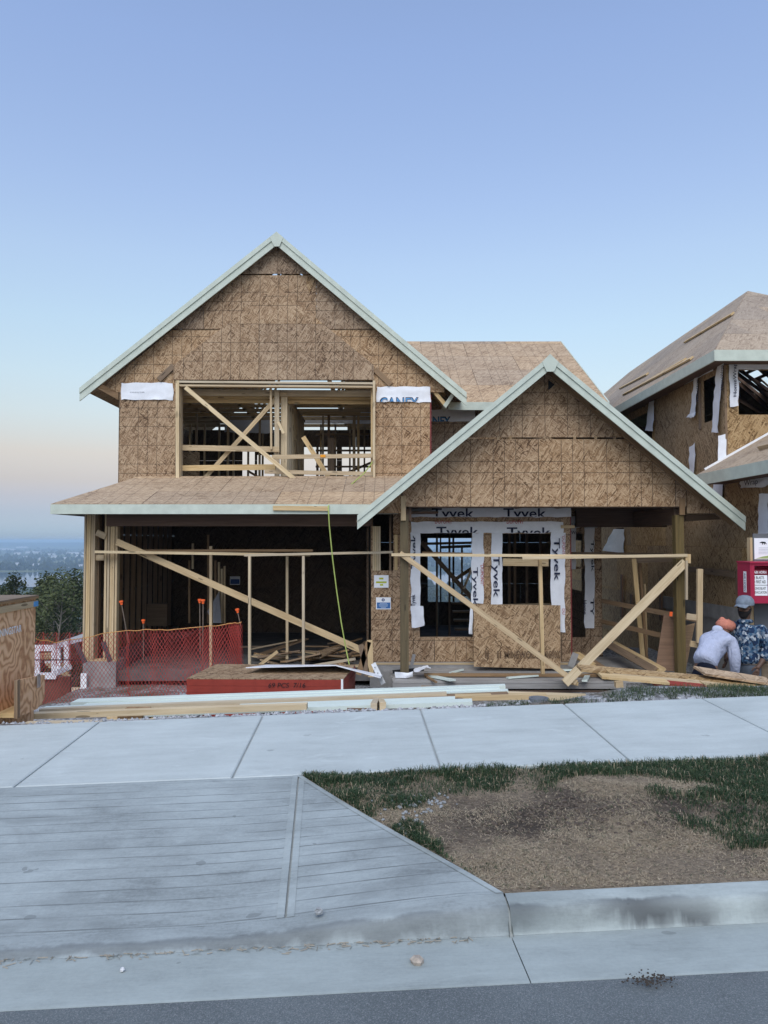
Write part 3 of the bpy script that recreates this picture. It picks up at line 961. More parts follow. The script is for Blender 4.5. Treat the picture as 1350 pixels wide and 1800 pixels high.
for i in range(130):
    q = gr.gauss(0, 0.045), gr.gauss(0, 0.022)
    p = on_street(1142, 1724, z=0.03)
    stone(m, p + Vector((q[0], q[1], 0.004)), gr.uniform(.0015, .0055), gr)
tag(m.build('soil_crumbs', mat_plain('dark_soil', (0.05, 0.04, 0.032), rough=0.95)), label='dark crumbs of soil dropped on the asphalt edge', kind='stuff')
m = MB()
for i in range(330):
    a = gr.uniform(-2.4, 0.5) if i < 460 else gr.uniform(0.6, 2.2)
    d = 3.136 + abs(gr.gauss(0, .02)) - .004 * (1 if noise.noise(Vector((a * 3, 0, 0))) > -.1 else .3)
    p = S(a, 3.136 - (d - 3.136), 0.004)
    v = Vector((gr.uniform(-1, 1), gr.uniform(-.5, .5), 0)).normalized()
    l = gr.uniform(.004, .02)
    sd = Vector((-v.y, v.x, 0)) * .0016
    m.face([p - v * l - sd, p + v * l - sd, p + v * l + sd + Vector((0, 0, .003)), p - v * l + sd + Vector((0, 0, .002))])
tag(m.build('sawdust', mat_plain('sawdust_tan', (0.27, 0.245, 0.20), rough=0.95)), label='line of tan sawdust washed along the gutter', kind='stuff')

# dark clods in the middle of the worn patch
m = MB()
for i in range(260):
    a, d = gr.gauss(1.2, .28), gr.gauss(4.02, .13)
    if d < 3.5 or d > 4.6: continue
    stone(m, S(a, d, boul_z(a, d) + .002), gr.uniform(.004, .016), gr)
tag(m.build('soil_clods', mat_plain('clod_soil', (0.085, 0.066, 0.052), rough=0.95, var=0.3, scale=40)), label='dark crumbly clods in the middle of the worn soil patch', kind='stuff')
# ================================================================ HOUSE UNDER CONSTRUCTION
house = root('house_under_construction', (-0.6, 16.0, -2.6),
             'two storey house frame of bare strand board with two mint trimmed gables, in the middle', 'house')
YF, YP, YU, YG, YQ = 14.3, 13.2, 15.9, 15.68, 17.2      # front wall, porch gable, upper wall, gable trim, recessed upper wall
XL, XR = -5.72, 4.66
FLOOR = -2.5
X_, Y_, Z_ = Vector((1, 0, 0)), Vector((0, 1, 0)), Vector((0, 0, 1))
FR = dict(U=X_, V=Z_, N=-Y_)

def rect(px0, py0, px1, py1, Y):
    a, b = P(px0, py1, Y), P(px1, py0, Y)
    return (a.x, a.z, b.x, b.z)

# ---- foundation and floors
m = MB()
m.aabb((XL - .05, YF - .03, -3.3), (P(205, 1160, YF).x, YF + .5, -2.32))
m.build('foundation_wall', M['conc_wall'], house)
m = MB(); m.aabb((-0.27, YF - .02, -3.3), (3.6, YF + .3, -2.33)); m.build('foundation_wall', M['conc_wall'], house)
m = MB(); m.aabb((XL - .05, YF + .5, -3.3), (XL + .15, 22, -2.32)); m.build('foundation_wall', M['conc_wall'], house)
m = MB(); m.aabb((P(205, 1160, YF).x, YF + .05, -2.7), (XR, 22, FLOOR)); m.build('floor_slab', M['floor'], house)
m = MB(); m.aabb((XL, YF + .15, 0.66), (XR - .02, YU - .05, 0.78)); m.build('garage_ceiling', M['osb_shaded'], house)
m = MB(); m.aabb((XL, YU - .04, 0.86), (XR - .02, 22, 1.05)); m.build('upper_floor', M['osb_shaded'], house)

# ---- front wall on the ground floor
wa = P(652, 1000, YF).x; wb = P(1003, 1000, YF).x
H1 = rect(655, 896, 691, 1003, YF); W1 = rect(738, 936, 830, 1120, YF); W2 = rect(882, 938, 970, 1066, YF)
holes = [H1, W1, W2]
panels('osb_panel', M['osb'], house, (0, YF, 0), outer=[(wa, -2.33), (wb, -2.33), (wb, 0.84), (wa, 0.84)], holes=holes, pw=1.22, ph=2.44, u0=wa, v0=-2.33, stag=0, **FR)
# frame lumber behind the openings
for (a, b, c, d) in holes:
    for x in (a - .02, c + .02):
        board('stud', (x, YF + .07, b), (x, YF + .07, d), .038, .13, M['lumber_dark'], house)
    board('sill_plate', (a, YF + .075, b - .022), (c, YF + .075, b - .022), .038, .13, M['lumber_dark'], house)
    board('header', (a, YF + .075, d + .07), (c, YF + .075, d + .07), .14, .12, M['lumber_dark'], house)
for k in range(4):
    x = P(656.5 + k * 3.6, 960, YF).x
    board('stud', (x, YF + .04, P(660, 1003, YF).z), (x, YF + .04, P(660, 925, YF).z), .036, .09, M['lumber_pale'], house)
board('stud', P(686, 1003, YF + .1), P(686, 896, YF + .1), .038, .09, M['lumber_dark'], house)
bpx('nailing_block', (696, 940), (696, 1002), YF - .03, .06, .038, M['lumber'], house)
# red flashing tape on the corner
m = MB(); m.aabb((wb - .006, YF - .018, -2.3), (wb + .014, YF + .02, 0.7)); m.build('corner_tape', M['tape_red'], house)
# bottom plate line
board('sill_plate', (wa, YF - .015, -2.36), (wb, YF - .015, -2.36), .04, .03, M['lumber'], house)

# ---- entry recess
YE = 15.9
D1 = rect(1003, 1000, 1028, 1120, YE); D2 = rect(1011, 938, 1024, 996, YE)
xe0, xe1 = wb, P(1057, 1000, YE).x
panels('osb_panel', M['osb'], house, (0, YE, 0), outer=[(xe0, -2.45), (xe1, -2.45), (xe1, 0.84), (xe0, 0.84)], holes=[(xe0 - .1, D1[1], D1[2], D1[3]), D2], pw=1.22, ph=2.44, u0=xe0, v0=-2.45, stag=0, **FR)
board('stud', (D1[2] + .02, YE + .07, D1[1]), (D1[2] + .02, YE + .07, D1[3]), .038, .13, M['lumber_dark'], house)
m = MB(); m.prism([(wb, YF, -2.45), (wb, YE, -2.45), (wb, YE, .84), (wb, YF, .84)], (-.012, 0, 0), [(0, 0), (1.6, 0), (1.6, 3.3), (0, 3.3)]); m.build('osb_panel', M['osb'], house)
# side and rear walls
panels('osb_panel', M['osb'], house, (XR, 0, 0), Y_, Z_, X_, [(YE, -2.5), (22, -2.5), (22, 3.1), (YE, 3.1)], holes=[(17.5, -1.2, 18.6, 0)], u0=YE, v0=-2.5)
panels('osb_panel', M['osb_shaded'], house, (XL, 0, 0), Y_, Z_, -X_, [(YF + .15, -2.32), (22, -2.32), (22, .95), (YF + .15, .95)], u0=YF, v0=-2.32)
panels('osb_panel', M['osb'], house, (XL, 0, 0), Y_, Z_, -X_, [(YU, .95), (22, .95), (22, 3.2), (YU, 3.2)], holes=[(19.6, 1.9, 20.8, 2.9)], u0=YU, v0=.95)
YB = 22.0
def rw(px0, py0, px1, py1): return rect(px0, py0, px1, py1, YB)
back_holes = [rw(752, 946, 773, 1058), rw(776, 946, 795, 1058), rw(799, 946, 829, 1058),
              rw(1008, 935, 1030, 1010),
              rw(426, 790, 448, 852), rw(452, 800, 506, 852), rw(534, 786, 556, 852), rw(560, 786, 592, 852), rw(601, 786, 655, 852),
              rw(372, 707, 402, 722)]
panels('osb_panel', M['osb_shaded'], house, (0, YB, 0), outer=[(XL, -2.5), (XR, -2.5), (XR, 3.3), (XL, 3.3)], holes=back_holes, u0=XL, v0=-2.5, **FR)
panels('osb_panel', M['osb_shaded'], house, (0, 20.2, 0), outer=[(XL, -2.5), (-.3, -2.5), (-.3, .86), (XL, .86)], u0=XL, v0=-2.5, **FR)
m = MB(); m.aabb((-.34, YF + .2, FLOOR), (-.3, 20.2, .86)); m.build('partition_wall', M['osb_shaded'], house)
# interior studs of the living room and garage
for px in (768, 790):
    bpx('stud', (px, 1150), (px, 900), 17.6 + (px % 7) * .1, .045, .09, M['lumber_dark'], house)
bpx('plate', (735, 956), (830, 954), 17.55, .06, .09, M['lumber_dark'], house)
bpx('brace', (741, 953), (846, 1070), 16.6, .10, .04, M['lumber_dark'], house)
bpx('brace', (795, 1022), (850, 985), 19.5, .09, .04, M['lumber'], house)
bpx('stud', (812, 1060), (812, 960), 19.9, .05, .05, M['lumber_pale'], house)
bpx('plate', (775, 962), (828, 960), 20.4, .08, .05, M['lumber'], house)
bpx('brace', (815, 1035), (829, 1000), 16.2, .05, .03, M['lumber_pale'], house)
for k in range(6):
    z = -2.4 + k * .19
    m = MB(); m.aabb((1.75, 18 + k * .26, z), (2.6, 18.28 + k * .26, z + .04)); m.build('stair_tread', M['lumber_dark'], house)
for px in (895, 905, 926, 950):
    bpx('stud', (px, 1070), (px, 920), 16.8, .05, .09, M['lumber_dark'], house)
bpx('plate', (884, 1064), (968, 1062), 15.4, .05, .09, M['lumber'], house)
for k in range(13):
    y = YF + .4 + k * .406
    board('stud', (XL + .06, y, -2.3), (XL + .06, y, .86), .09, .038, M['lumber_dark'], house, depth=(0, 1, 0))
for px, y0, y1, mt in ((339, 955, 1000, 'lumber_pale'), (333, 985, 1095, 'lumber_dark'), (366, 940, 1095, 'lumber_dark'), (372, 985, 1090, 'lumber'), (379, 985, 1090, 'lumber_dark'), (385, 988, 1090, 'lumber'), (390, 1000, 1095, 'lumber_pale'), (395, 995, 1095, 'lumber')):
    bpx('stud', (px, y1), (px, y0), 16.8, .04, .06, M[mt], house)

# ---- garage front frame
for k in range(5):
    x = P(149 + k * 4, 1000, YF).x
    board('stud', (x, YF + .06 + (k % 2) * .012, -2.28), (x, YF + .06 + (k % 2) * .012, .52), .036, .14, M['lumber'], house)
for k in range(5):
    x = P(185.5 + k * 4.6, 1000, YF).x
    board('stud', (x, YF + .06 + (k % 3) * .012, -2.28), (x, YF + .06 + (k % 3) * .012, .27 if k > 0 else .52), .04, .14, M['lumber'], house)
board('sill_plate', (P(147, 1160, YF).x, YF + .07, -2.30), (P(205, 1160, YF).x, YF + .07, -2.30), .038, .14, M['lumber'], house)
for z0, z1 in ((-2.28, -.1), (-.1, .5)):
    m = MB(); m.aabb((P(166, 1, YF).x, YF + .14, z0), (P(184, 1, YF).x, YF + .15, z1)); m.build('osb_panel', M['lumber_dark'], house)
bpx('nailing_block', (167, 980), (184, 980), YF + .08, .11, .1, M['lumber'], house)
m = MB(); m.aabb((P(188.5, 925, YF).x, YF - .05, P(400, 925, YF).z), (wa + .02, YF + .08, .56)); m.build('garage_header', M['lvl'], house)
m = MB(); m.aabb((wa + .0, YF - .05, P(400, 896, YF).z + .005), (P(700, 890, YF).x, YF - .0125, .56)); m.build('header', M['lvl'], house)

# ---- skirt roof over the garage
YS0, YS1 = 13.6, YU - .012
ES = P(90, 887, YS0); TS = P(245, 838, YS1)
sl = (TS.z - ES.z) / (YS1 - YS0)
SV = Vector((0, 1, sl)).normalized()
SL = math.hypot(YS1 - YS0, TS.z - ES.z)
SN = X_.cross(SV).normalized()
xr_s = 1.0
panels('roof_sheet', M['osb_roof'], house, Vector((0, YS0, ES.z)), X_, SV, SN, [(ES.x, 0), (xr_s, 0), (xr_s, SL), (TS.x, SL)], pw=2.44, ph=1.22, u0=-6.9, v0=-.25, th=.012, gap=.006, jit=.004)
hip = Vector((ES.x, YS0, ES.z))
m = MB(); m.prism([hip, (TS.x, YS1, TS.z), (ES.x, YS1 + .3, ES.z)], (0, 0, -.02)); m.build('roof_sheet', M['osb_roof'], house)
fz = ES.z + .004
FH = P(300, 888, YS0).z - P(300, 905, YS0).z
m = MB(); m.aabb((ES.x, YS0 - .03, fz - FH), (P(700, 890, YS0).x, YS0 - .002, fz)); m.build('fascia_board', M['mint'], house)
m = MB(); m.aabb((ES.x, YS0 - .0015, fz - FH), (ES.x + .03, YS1 + .3, fz - .01)); m.build('fascia_board', M['mint'], house)
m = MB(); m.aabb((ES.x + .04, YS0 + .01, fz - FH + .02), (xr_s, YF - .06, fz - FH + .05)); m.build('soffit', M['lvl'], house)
for k in range(14):
    x = ES.x + .25 + k * .42
    board('rafter', (x, YS0 + .02, fz - .09), (x, YF + .4, fz - .09 + sl * .9), .12, .038, M['lumber_dark'], house, depth=(1, 0, 0))
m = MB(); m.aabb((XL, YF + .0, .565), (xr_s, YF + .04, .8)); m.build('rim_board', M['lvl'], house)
# lumber lying on the eave (nailed toe board) and the offcut
bpx('toe_board', (480, 893), (577, 894), YS0 - .055, .085, .038, M['lumber'], house)

# ---- upper front wall
AP = P(486, 408, YG); TLm = P(140, 682, YG); TRm = P(820, 690, YG)
RX, RZ = AP.x, AP.z
msl = (RZ - (TLm.z + TRm.z) / 2) / ((TRm.x - TLm.x) / 2)
def roof_z(x): return RZ - msl * abs(x - RX)
xu0, xu1 = P(210, 760, YU).x, P(757, 760, YU).x
UB = 1.05
OP = rect(317, 680, 655, 848, YU - .08); OP = (OP[0], OP[1], OP[2], OP[3])
ZB = P(400, 669, YU).z
OPH = (P(311, 700, YU).x, UB, P(659, 700, YU).x, ZB)
zl = 3.2
panels('osb_panel', M['osb'], house, (0, YU, 0), outer=[(xu0, UB), (xu1, UB), (xu1, zl), (xu0, zl)], holes=[OPH], pw=1.22, ph=2.44, u0=xu0 - .0, v0=UB - 0.22, stag=0, **FR)
gl, gr_ = RX - (RZ - .17 - zl - .1) / msl, RX + (RZ - .17 - zl - .1) / msl
seam1 = P(486, 579, YU).z; seam2 = P(486, 483, YU).z
gable = lambda z0, z1: [(RX - min(3.75, (RZ - .17 - z0) / msl + 0.0), z0), (RX + min(3.62, (RZ - .17 - z0) / msl), z0), (RX + max(0.001, min(3.62, (RZ - .17 - z1) / msl)), z1), (RX - max(0.001, min(3.75, (RZ - .17 - z1) / msl)), z1)]
zmid = RZ - .17 - 3.6 * msl
o3 = [(RX - 3.70, zl + .004), (RX + 3.62, zl + .004), (RX + 3.62, max(zl + .01, RZ - .17 - 3.62 * msl)), (RX + (RZ - .17 - seam1 + .008) / msl, seam1 - .008), (RX - (RZ - .17 - seam1 + .008) / msl, seam1 - .008), (RX - 3.70, max(zl + .01, RZ - .17 - 3.70 * msl))]
panels('osb_panel', M['osb'], house, (0, YU, 0), outer=o3, holes=[OPH], pw=2.44, ph=seam1 - zl - .02, u0=RX - 3.9, v0=zl, stag=.5, **FR)
panels('osb_panel', M['osb'], house, (0, YU, 0), outer=gable(seam1 + .008, seam2 - .014), pw=2.44, ph=1.4, u0=RX - 1.6, v0=seam1, stag=0, **FR)
panels('osb_panel', M['osb'], house, (0, YU - .012, 0), outer=gable(seam2 + .014, RZ - .19), pw=2.44, ph=1.4, u0=RX - 1.22, v0=seam2, stag=0, **FR)
# box bay: proud centre panel around the wide opening
YY = YU - .07
pa, pb = P(305, 668, YY), P(657, 668, YY)
za = P(305, 642, YY).z; pk = P(486, 503, YY)
panels('osb_panel', M['osb'], house, (0, YY, 0), outer=[(pa.x, pa.z), (pb.x, pb.z), (pb.x, za), (pk.x, pk.z), (pa.x, za)], pw=2.44, ph=P(400, 570, YY).z - pa.z, u0=pa.x - .6, v0=pa.z, stag=.5, **FR)
m = MB()
for a, b in (((pa.x, pa.z), (pa.x, za)), ((pa.x, za), (pk.x, pk.z)), ((pk.x, pk.z), (pb.x, za)), ((pb.x, za), (pb.x, pb.z))):
    m.face([(a[0], YY, a[1]), (b[0], YY, b[1]), (b[0], YU - .014, b[1]), (a[0], YU - .014, a[1])])
m.build('panel_edge', M['osb_plain'], house)
bpx('nailing_block', (279, 668), (305, 643), YU - .035, .12, .038, M['lumber_dark'], house)
bpx('nailing_block', (659, 649), (687, 676), YU - .035, .12, .038, M['lumber_dark'], house)
# framing of the wide opening
for px, w_ in ((313.5, .07), (657.5, .05)):
    bpx('stud', (px, 848), (px, 670), YY - .01, w_, .16, M['lumber_pale'], house)
for px in (318.5, 653.5):
    bpx('stud', (px, 848), (px, 682), YY + .14, .04, .14, M['lumber'], house)
bpx('plate', (311, 672), (660, 675), YY - .012, .045, .15, M['lumber_pale'], house)
bpx('plate', (317, 678.5), (655, 681), YY - .002, .04, .15, M['lumber'], house)
bpx('header', (317, 690), (655, 692), 16.15, .14, .04, M['lumber'], house)
bpx('header', (317, 696), (655, 699), 16.3, .09, .04, M['lumber'], house)
bpx('header', (317, 703), (655, 706), 16.45, .13, .04, M['lumber'], house)
bpx('brace', (326, 681), (521, 845), YY - .11, .09, .04, M['lumber_pale'], house)
bpx('brace', (484, 702), (356, 845), YY + .28, .09, .04, M['lumber'], house)
bpx('rail', (318, 787), (491, 790), YY + .18, .12, .038, M['lumber'], house)
bpx('rail', (318, 823), (484, 821), YY + .18, .12, .038, M['lumber'], house)
bpx('rail', (478, 803.5), (655, 801), YY + .03, .09, .038, M['lumber'], house)
bpx('rail', (465, 829), (655, 833), YY + .03, .085, .038, M['lumber'], house)
bpx('stud', (487, 848), (487, 686), YU + .2, .10, .09, M['lumber_pale'], house)
bpx('stud', (477, 790), (476, 679), YU + .06, .04, .05, M['lumber'], house)
bpx('brace', (489, 742), (499, 762), YU + .12, .06, .04, M['lumber_pale'], house)
bpx('brace', (533, 768), (581, 845), YU + .3, .10, .03, M['lumber'], house)
# partition with studs and ceiling trusses
for k in range(10):
    board('stud', (-2.2, YU + .3 + k * .38, UB), (-2.2, YU + .3 + k * .38, 3.2), .038, .14, M['lumber_pale' if k < 4 else 'lumber'], house, depth=(1, 0, 0))
board('plate', (-2.2, YU + .2, 3.22), (-2.2, YU + 4, 3.22), .045, .14, M['lumber'], house, depth=(1, 0, 0))
board('brace', (-2.12, 17.6, 2.4), (-2.12, 19.0, 1.1), .09, .03, M['lumber'], house, depth=(1, 0, 0))
for k in range(8):
    y = YU + .9 + k * .62
    zc = 3.30
    m = MB()
    def bar(a, b, w=.085):
        a, b = Vector(a), Vector(b); L = b - a
        m.box((a + b) / 2, L / 2, Vector((-L.z, 0, L.x)).normalized() * w / 2, Vector((0, .019, 0)))
    bar((XL, y, zc), (1.0, y, zc))
    xt0, xt1 = RX - (RZ - .25 - zc) / msl, RX + (RZ - .25 - zc) / msl
    bar((xt0, y, zc), (RX, y, RZ - .25)); bar((RX, y, RZ - .25), (xt1, y, zc))
    for s in (-1, 1):
        q = (xt1 - RX)
        bar((RX + s * q * .33, y, zc), (RX + s * q * .5, y, zc + (RZ - .25 - zc) * .5), .06)
        bar((RX + s * q * .33, y, zc), (RX, y, RZ - .25), .06)
        bar((RX + s * q * .66, y, zc), (RX + s * q * .5, y, zc + (RZ - .25 - zc) * .5), .06)
    m.build('roof_truss', M['lumber'], house)
for k in range(16):
    x = XL + .3 + k * .406
    if abs(x + 2.2) < .2: continue
    board('stud', (x, 20.6, UB), (x, 20.6, 3.25), .045, .09, M['lumber'], house)
    if k % 2: board('stud', (x + .2, 18.9, UB), (x + .2, 18.9, 3.25), .045, .09, M['lumber'], house)
for k, z in enumerate((2.05, 2.5, 2.95)):
    board('plate', (-1.9, 20.5, z), (.95, 20.5, z), .05, .06, M['lumber_dark'], house)
for px in (578, 622, 630):
    bpx('stud', (px, 845), (px, 730), 18.8, .06, .09, M['lumber' if px != 578 else 'lumber_dark'], house)
bpx('plate', (515, 725), (634, 727), 18.7, .09, .09, M['lumber'], house)
bpx('stud', (582, 845), (582, 770), 18.0, .16, .09, M['lumber_dark'], house)
bpx('brace', (585, 842), (655, 812), 19.2, .06, .04, M['lumber_dark'], house)
bpx('brace', (436, 828), (470, 848), 19.2, .06, .04, M['lumber_dark'], house)
film('house_wrap_sheet', [P(520, 745, 20.3), P(655, 745, 20.3), P(655, 722, 20.3), P(520, 722, 20.3)], M['wrap'], house, seed=5)
film('house_wrap_sheet', [P(395, 760, 20.3), P(480, 762, 20.3), P(480, 727, 20.3), P(395, 727, 20.3)], M['wrap'], house, seed=6)
m = MB(); m.aabb(P(319, 845, 17.6), P(351, 795, 17.62)); m.build('osb_panel', M['osb_plain'], house)
# wrap strips beside the opening
def lettering(s, px0, py0, px1, py1, Y, mat, parent, clip=None, rot=None, bold=0.0, skew=0.0):
    """flat print on a front-facing sheet; rot=-90 reads downwards, 90 upwards"""
    a, b = P(px0, py1, Y), P(px1, py0, Y)
    cl = None
    if rot is None:
        if clip: cl = tuple(None if c is None else P(px0, c, Y).z for c in clip)
        return text_mesh(s, 'lettering', (0, Y, 0), X_, Z_, (a.x, a.z, b.x, b.z), mat, parent, cl, skew, bold)
    if rot == -90:
        if clip: cl = tuple(None if c is None else P(c, py0, Y).x for c in clip)
        return text_mesh(s, 'lettering', (0, Y, 0), -Z_, X_, (-b.z, a.x, -a.z, b.x), mat, parent, cl, skew, bold)
    if rot == 90:
        if clip: cl = tuple(None if c is None else -P(c, py0, Y).x for c in clip)
        return text_mesh(s, 'lettering', (0, Y, 0), Z_, -X_, (a.z, -b.x, b.z, -a.x), mat, parent, cl, skew, bold)
def strip(px0, py0, px1, py1, Y, seed, parent=None, name='house_wrap_sheet', **k):
    return film(name, [P(px0, py1, Y), P(px1, py1, Y), P(px1, py0, Y), P(px0, py0, Y)], M['wrap'], parent or house, seed=seed, **k)
w = strip(213, 673, 305, 703, YU - .016, 1, ragged=.03, amp=.02)
lettering('THIS WEATHER RESISTIVE BARRIER', 228, 688.5, 254, 690.5, YU - .05, M['ink'], w)
w = strip(662, 680, 757, 707, YU - .016, 2, ragged=.03, amp=.02)
lettering('CANEY', 667, 698, 736, 717, YU - .056, M['ink'], w, clip=(706, None), bold=.03)
lettering('CANEY', 669, 699.5, 734, 716, YU - .058, M['ink_blue'], w, clip=(706, None))
m = MB(); m.aabb((xu1 - .012, YU - .02, 1.05), (xu1 + .014, YU + .02, 3.15)); m.build('corner_tape', M['tape_red'], house)

# ---- main gable roof
def rake(tipL, apex, tipR, Y, fw, tw, mat, parent, kite_px):
    """mint rake boards, trim strip on top and the kite-shaped cap at the peak"""
    for tip in (tipL, tipR):
        a, b = Vector((tip.x, Y, tip.z)), Vector((apex.x, Y, apex.z))
        for name, top, w_, y, th in (('fascia_board', 0, fw, Y, .03), ('trim_strip', -.001, tw, Y - .022, .02)):
            q = [(a.x, y, a.z - top), (b.x, y, b.z - top), (b.x, y, b.z - top - w_), (a.x, y, a.z - top - w_)]
            L = (b - a).length
            MB().prism(q, (0, th, 0), [(0, 0), (L, 0), (L, -w_), (0, -w_)]).build(name, mat, parent)
    MB().prism([P(*k, Y - .03) for k in kite_px], (0, .02, 0)).build('peak_cap', mat, parent)
fwm = P(140, 682, YG).z - P(140, 705, YG).z
rake(TLm, AP, TRm, YG, fwm, fwm * .42, M['mint'], house, [(474, 417), (486, 407), (498, 417), (491, 433), (482, 433)])
def slab_roof(tip, apex, y0, y1, th, mat, parent, cut=None):
    s = Vector((apex.x - tip.x, 0, apex.z - tip.z)); L = s.length; s.normalize()
    nrm = Vector((-s.z, 0, s.x)) if s.x > 0 else Vector((s.z, 0, -s.x))
    O = Vector((tip.x, 0, tip.z)) - nrm * .03
    poly = [(y0, 0), (y1, 0), (y1, L - .003), (y0, L - .003)]
    return panels('roof_sheet', mat, parent, O, Y_, s, nrm, poly, holes=cut or (), u0=y0, v0=0, th=.014)
Lm = math.hypot(AP.x - TLm.x, AP.z - TLm.z)
slab_roof(TLm, AP, YG + .03, 25.0, .1, M['osb_roof'], house, cut=[(17.2, Lm - 1.1, 19.6, Lm - .25)])
slab_roof(TRm, AP, YG + .03, 25.0, .1, M['osb_roof'], house, cut=[(17.2, Lm - 1.1, 19.6, Lm - .25)])
# lookouts and the little eave returns
for tip, sg in ((TLm, 1), (TRm, -1)):
    m_ = Vector((tip.x + sg * .12, 0, tip.z - .2))
    s = Vector((AP.x - tip.x, 0, AP.z - tip.z)).normalized()
    for y in (YG + .06, YU - .06):
        a = Vector((tip.x, y, tip.z - .13)); b = Vector((AP.x, y, AP.z - .13))
        board('lookout', a, b, .085, .038, M['lumber_dark'], house)
    for k in range(9):
        c = Vector((tip.x, YG, tip.z - .12)) + s * (.35 + k * .6)
        board('lookout', c + Vector((0, .05, 0)), c + Vector((0, YU - YG, 0)), .038, .085, M['lumber_dark'], house, depth=(s.z, 0, -s.x))
m = MB(); m.prism([P(172, 683, YU - .3), P(208, 703, YU - .02), P(208, 690, YU - .02), P(180, 676, YU - .3)], (0, .04, 0)); m.build('eave_board', M['lumber_dark'], house)
m = MB(); m.prism([P(779, 712, 15.9), P(797, 687, 15.9), P(800, 692, 15.9), P(784, 717, 15.9)], (0, .5, 0)); m.build('eave_board', M['mint'], house)
for k in range(3):
    bpx('lookout', (760 + k * 3, 684 + k * 6), (783 - k * 2, 712), 15.95 + .2 * k, .08, .04, M['lumber'], house)
for px, sg in ((430, 1), (547, -1)):
    MB().prism([P(px - 6 * sg, 492, YU - .03), P(px + 9 * sg, 484, YU - .03), P(px + 9 * sg, 497, YU - .03), P(px + 3 * sg, 515, YU - .03)], (0, .012, 0)).build('osb_patch', M['osb_plain'], house)

# ---- upper right wing
EZ, EY = P(800, 708, 16.7).z, 16.7
rz = P(850, 601, 21.15).z; ry = 21.15
WV = Vector((0, ry - EY, rz - EZ)); WL = WV.length; WV.normalize(); WN = X_.cross(WV).normalized()
xe = P(985, 601, ry).x
vx0 = RX + (RZ - EZ) / msl; vx1 = RX + (RZ - rz) / msl
panels('roof_sheet', M['osb_roof'], house, Vector((0, EY, EZ)), X_, WV, WN, [(vx0 - .25, 0), (xe, 0), (xe, WL), (vx1 - .2, WL)], u0=-1.4, v0=0, th=.014, gap=.006, jit=.004)
m = MB(); m.prism([(xe, ry + .02, rz), (vx1, ry + .02, rz), (vx1, 25, rz - 2.2), (xe, 25, rz - 2.2)], (0, 0, -.02)); m.build('roof_sheet', M['osb_roof'], house)
m = MB(); m.aabb((vx0 - .45, EY - .03, EZ - .17), (xe, EY - .002, EZ + .012)); m.build('fascia_board', M['mint'], house)
m = MB(); m.prism([(xe + .001, EY, EZ - .15), (xe + .001, ry, rz - .15), (xe + .001, ry, rz + .03), (xe + .001, EY, EZ + .03)], (.03, 0, 0)); m.build('fascia_board', M['mint'], house)
panels('osb_panel', M['osb'], house, (0, YQ, 0), outer=[(xu1, .9), (XR, .9), (XR, EZ), (xu1, EZ)], u0=xu1, v0=.9, pw=1.22, ph=2.44, stag=0, **FR)
m = MB(); m.prism([(xu1, YU + .012, .9), (xu1, YQ, .9), (xu1, YQ, EZ), (xu1, YU + .012, EZ)], (-.012, 0, 0), [(0, 0), (1.3, 0), (1.3, 2.2), (0, 2.2)]); m.build('osb_panel', M['osb'], house)
w = strip(758, 719, 835, 741, YQ - .016, 3, amp=.01)
lettering('CANEY', 738, 732, 792, 747, YQ - .05, M['ink'], w, clip=(741, None), bold=.03)
lettering('CANEY', 739, 733.5, 790, 746.5, YQ - .053, M['ink_blue'], w, clip=(741, None))

# ---- porch gable
YR = 12.7
PA, PL, PR = P(967, 625, YR), P(628, 906, YR), P(1310, 908, YR)
psl = (PA.z - (PL.z + PR.z) / 2) / ((PR.x - PL.x) / 2)
fwp = P(628, 906, YR).z - P(628, 931, YR).z
rake(PL, PA, PR, YR, fwp, fwp * .42, M['mint'], house, [(953, 636), (967, 622), (982, 636), (974, 653), (961, 653)])
slab_roof(PL, PA, YR + .03, YU - .02, .1, M['osb_roof'], house)
slab_roof(PR, PA, YR + .03, 16.9, .1, M['osb_roof'], house)
for tip in (PL, PR):
    for y in (YR + .06, YP - .05):
        board('lookout', (tip.x, y, tip.z - .13), (PA.x, y, PA.z - .13), .085, .038, M['lumber_dark'], house)
bz = P(900, 891, YP).z; sm_ = P(900, 770, YP).z
hx = (PA.z - .16 - bz) / psl
x0p = max(PA.x - hx, P(700, 890, YP).x); x1p = min(PA.x + hx, P(1245, 890, YP).x)
px0l = P(707, 880, YP).x; px1l = P(1206, 880, YP).x
panels('osb_panel', M['osb'], house, (0, YP, 0), outer=[(px0l, bz), (px1l, bz), (px1l, min(sm_ - .02, PA.z - .16 - psl * (px1l - PA.x))), (PA.x + (PA.z - .16 - sm_ + .02) / psl, sm_ - .02), (PA.x - (PA.z - .16 - sm_ + .02) / psl, sm_ - .02), (px0l, PA.z - .16 - psl * (PA.x - px0l))], u0=px0l, v0=bz, pw=2.44, ph=1.22, stag=0, **FR)
zt = PA.z - .18
panels('osb_panel', M['osb'], house, (0, YP, 0), outer=[(PA.x - (zt + .02 - sm_) / psl, sm_ + .012), (PA.x + (zt + .02 - sm_) / psl, sm_ + .012), (PA.x, zt)], u0=px0l - 1.1, v0=sm_, pw=2.44, ph=1.22, stag=0, **FR)
m = MB(); m.prism([P(964, 668, YP - .03), P(975, 676, YP - .03), P(964, 686, YP - .03)], (0, .015, 0)); m.build('vent_hole', M['black'], house)
for px in (876, 897, 956, 1010, 1047, 1080):
    bpx('tape_tab', (px, 766.5), (px, 773.5), YP - .016, .05, .004, M['osb_plain'], house)
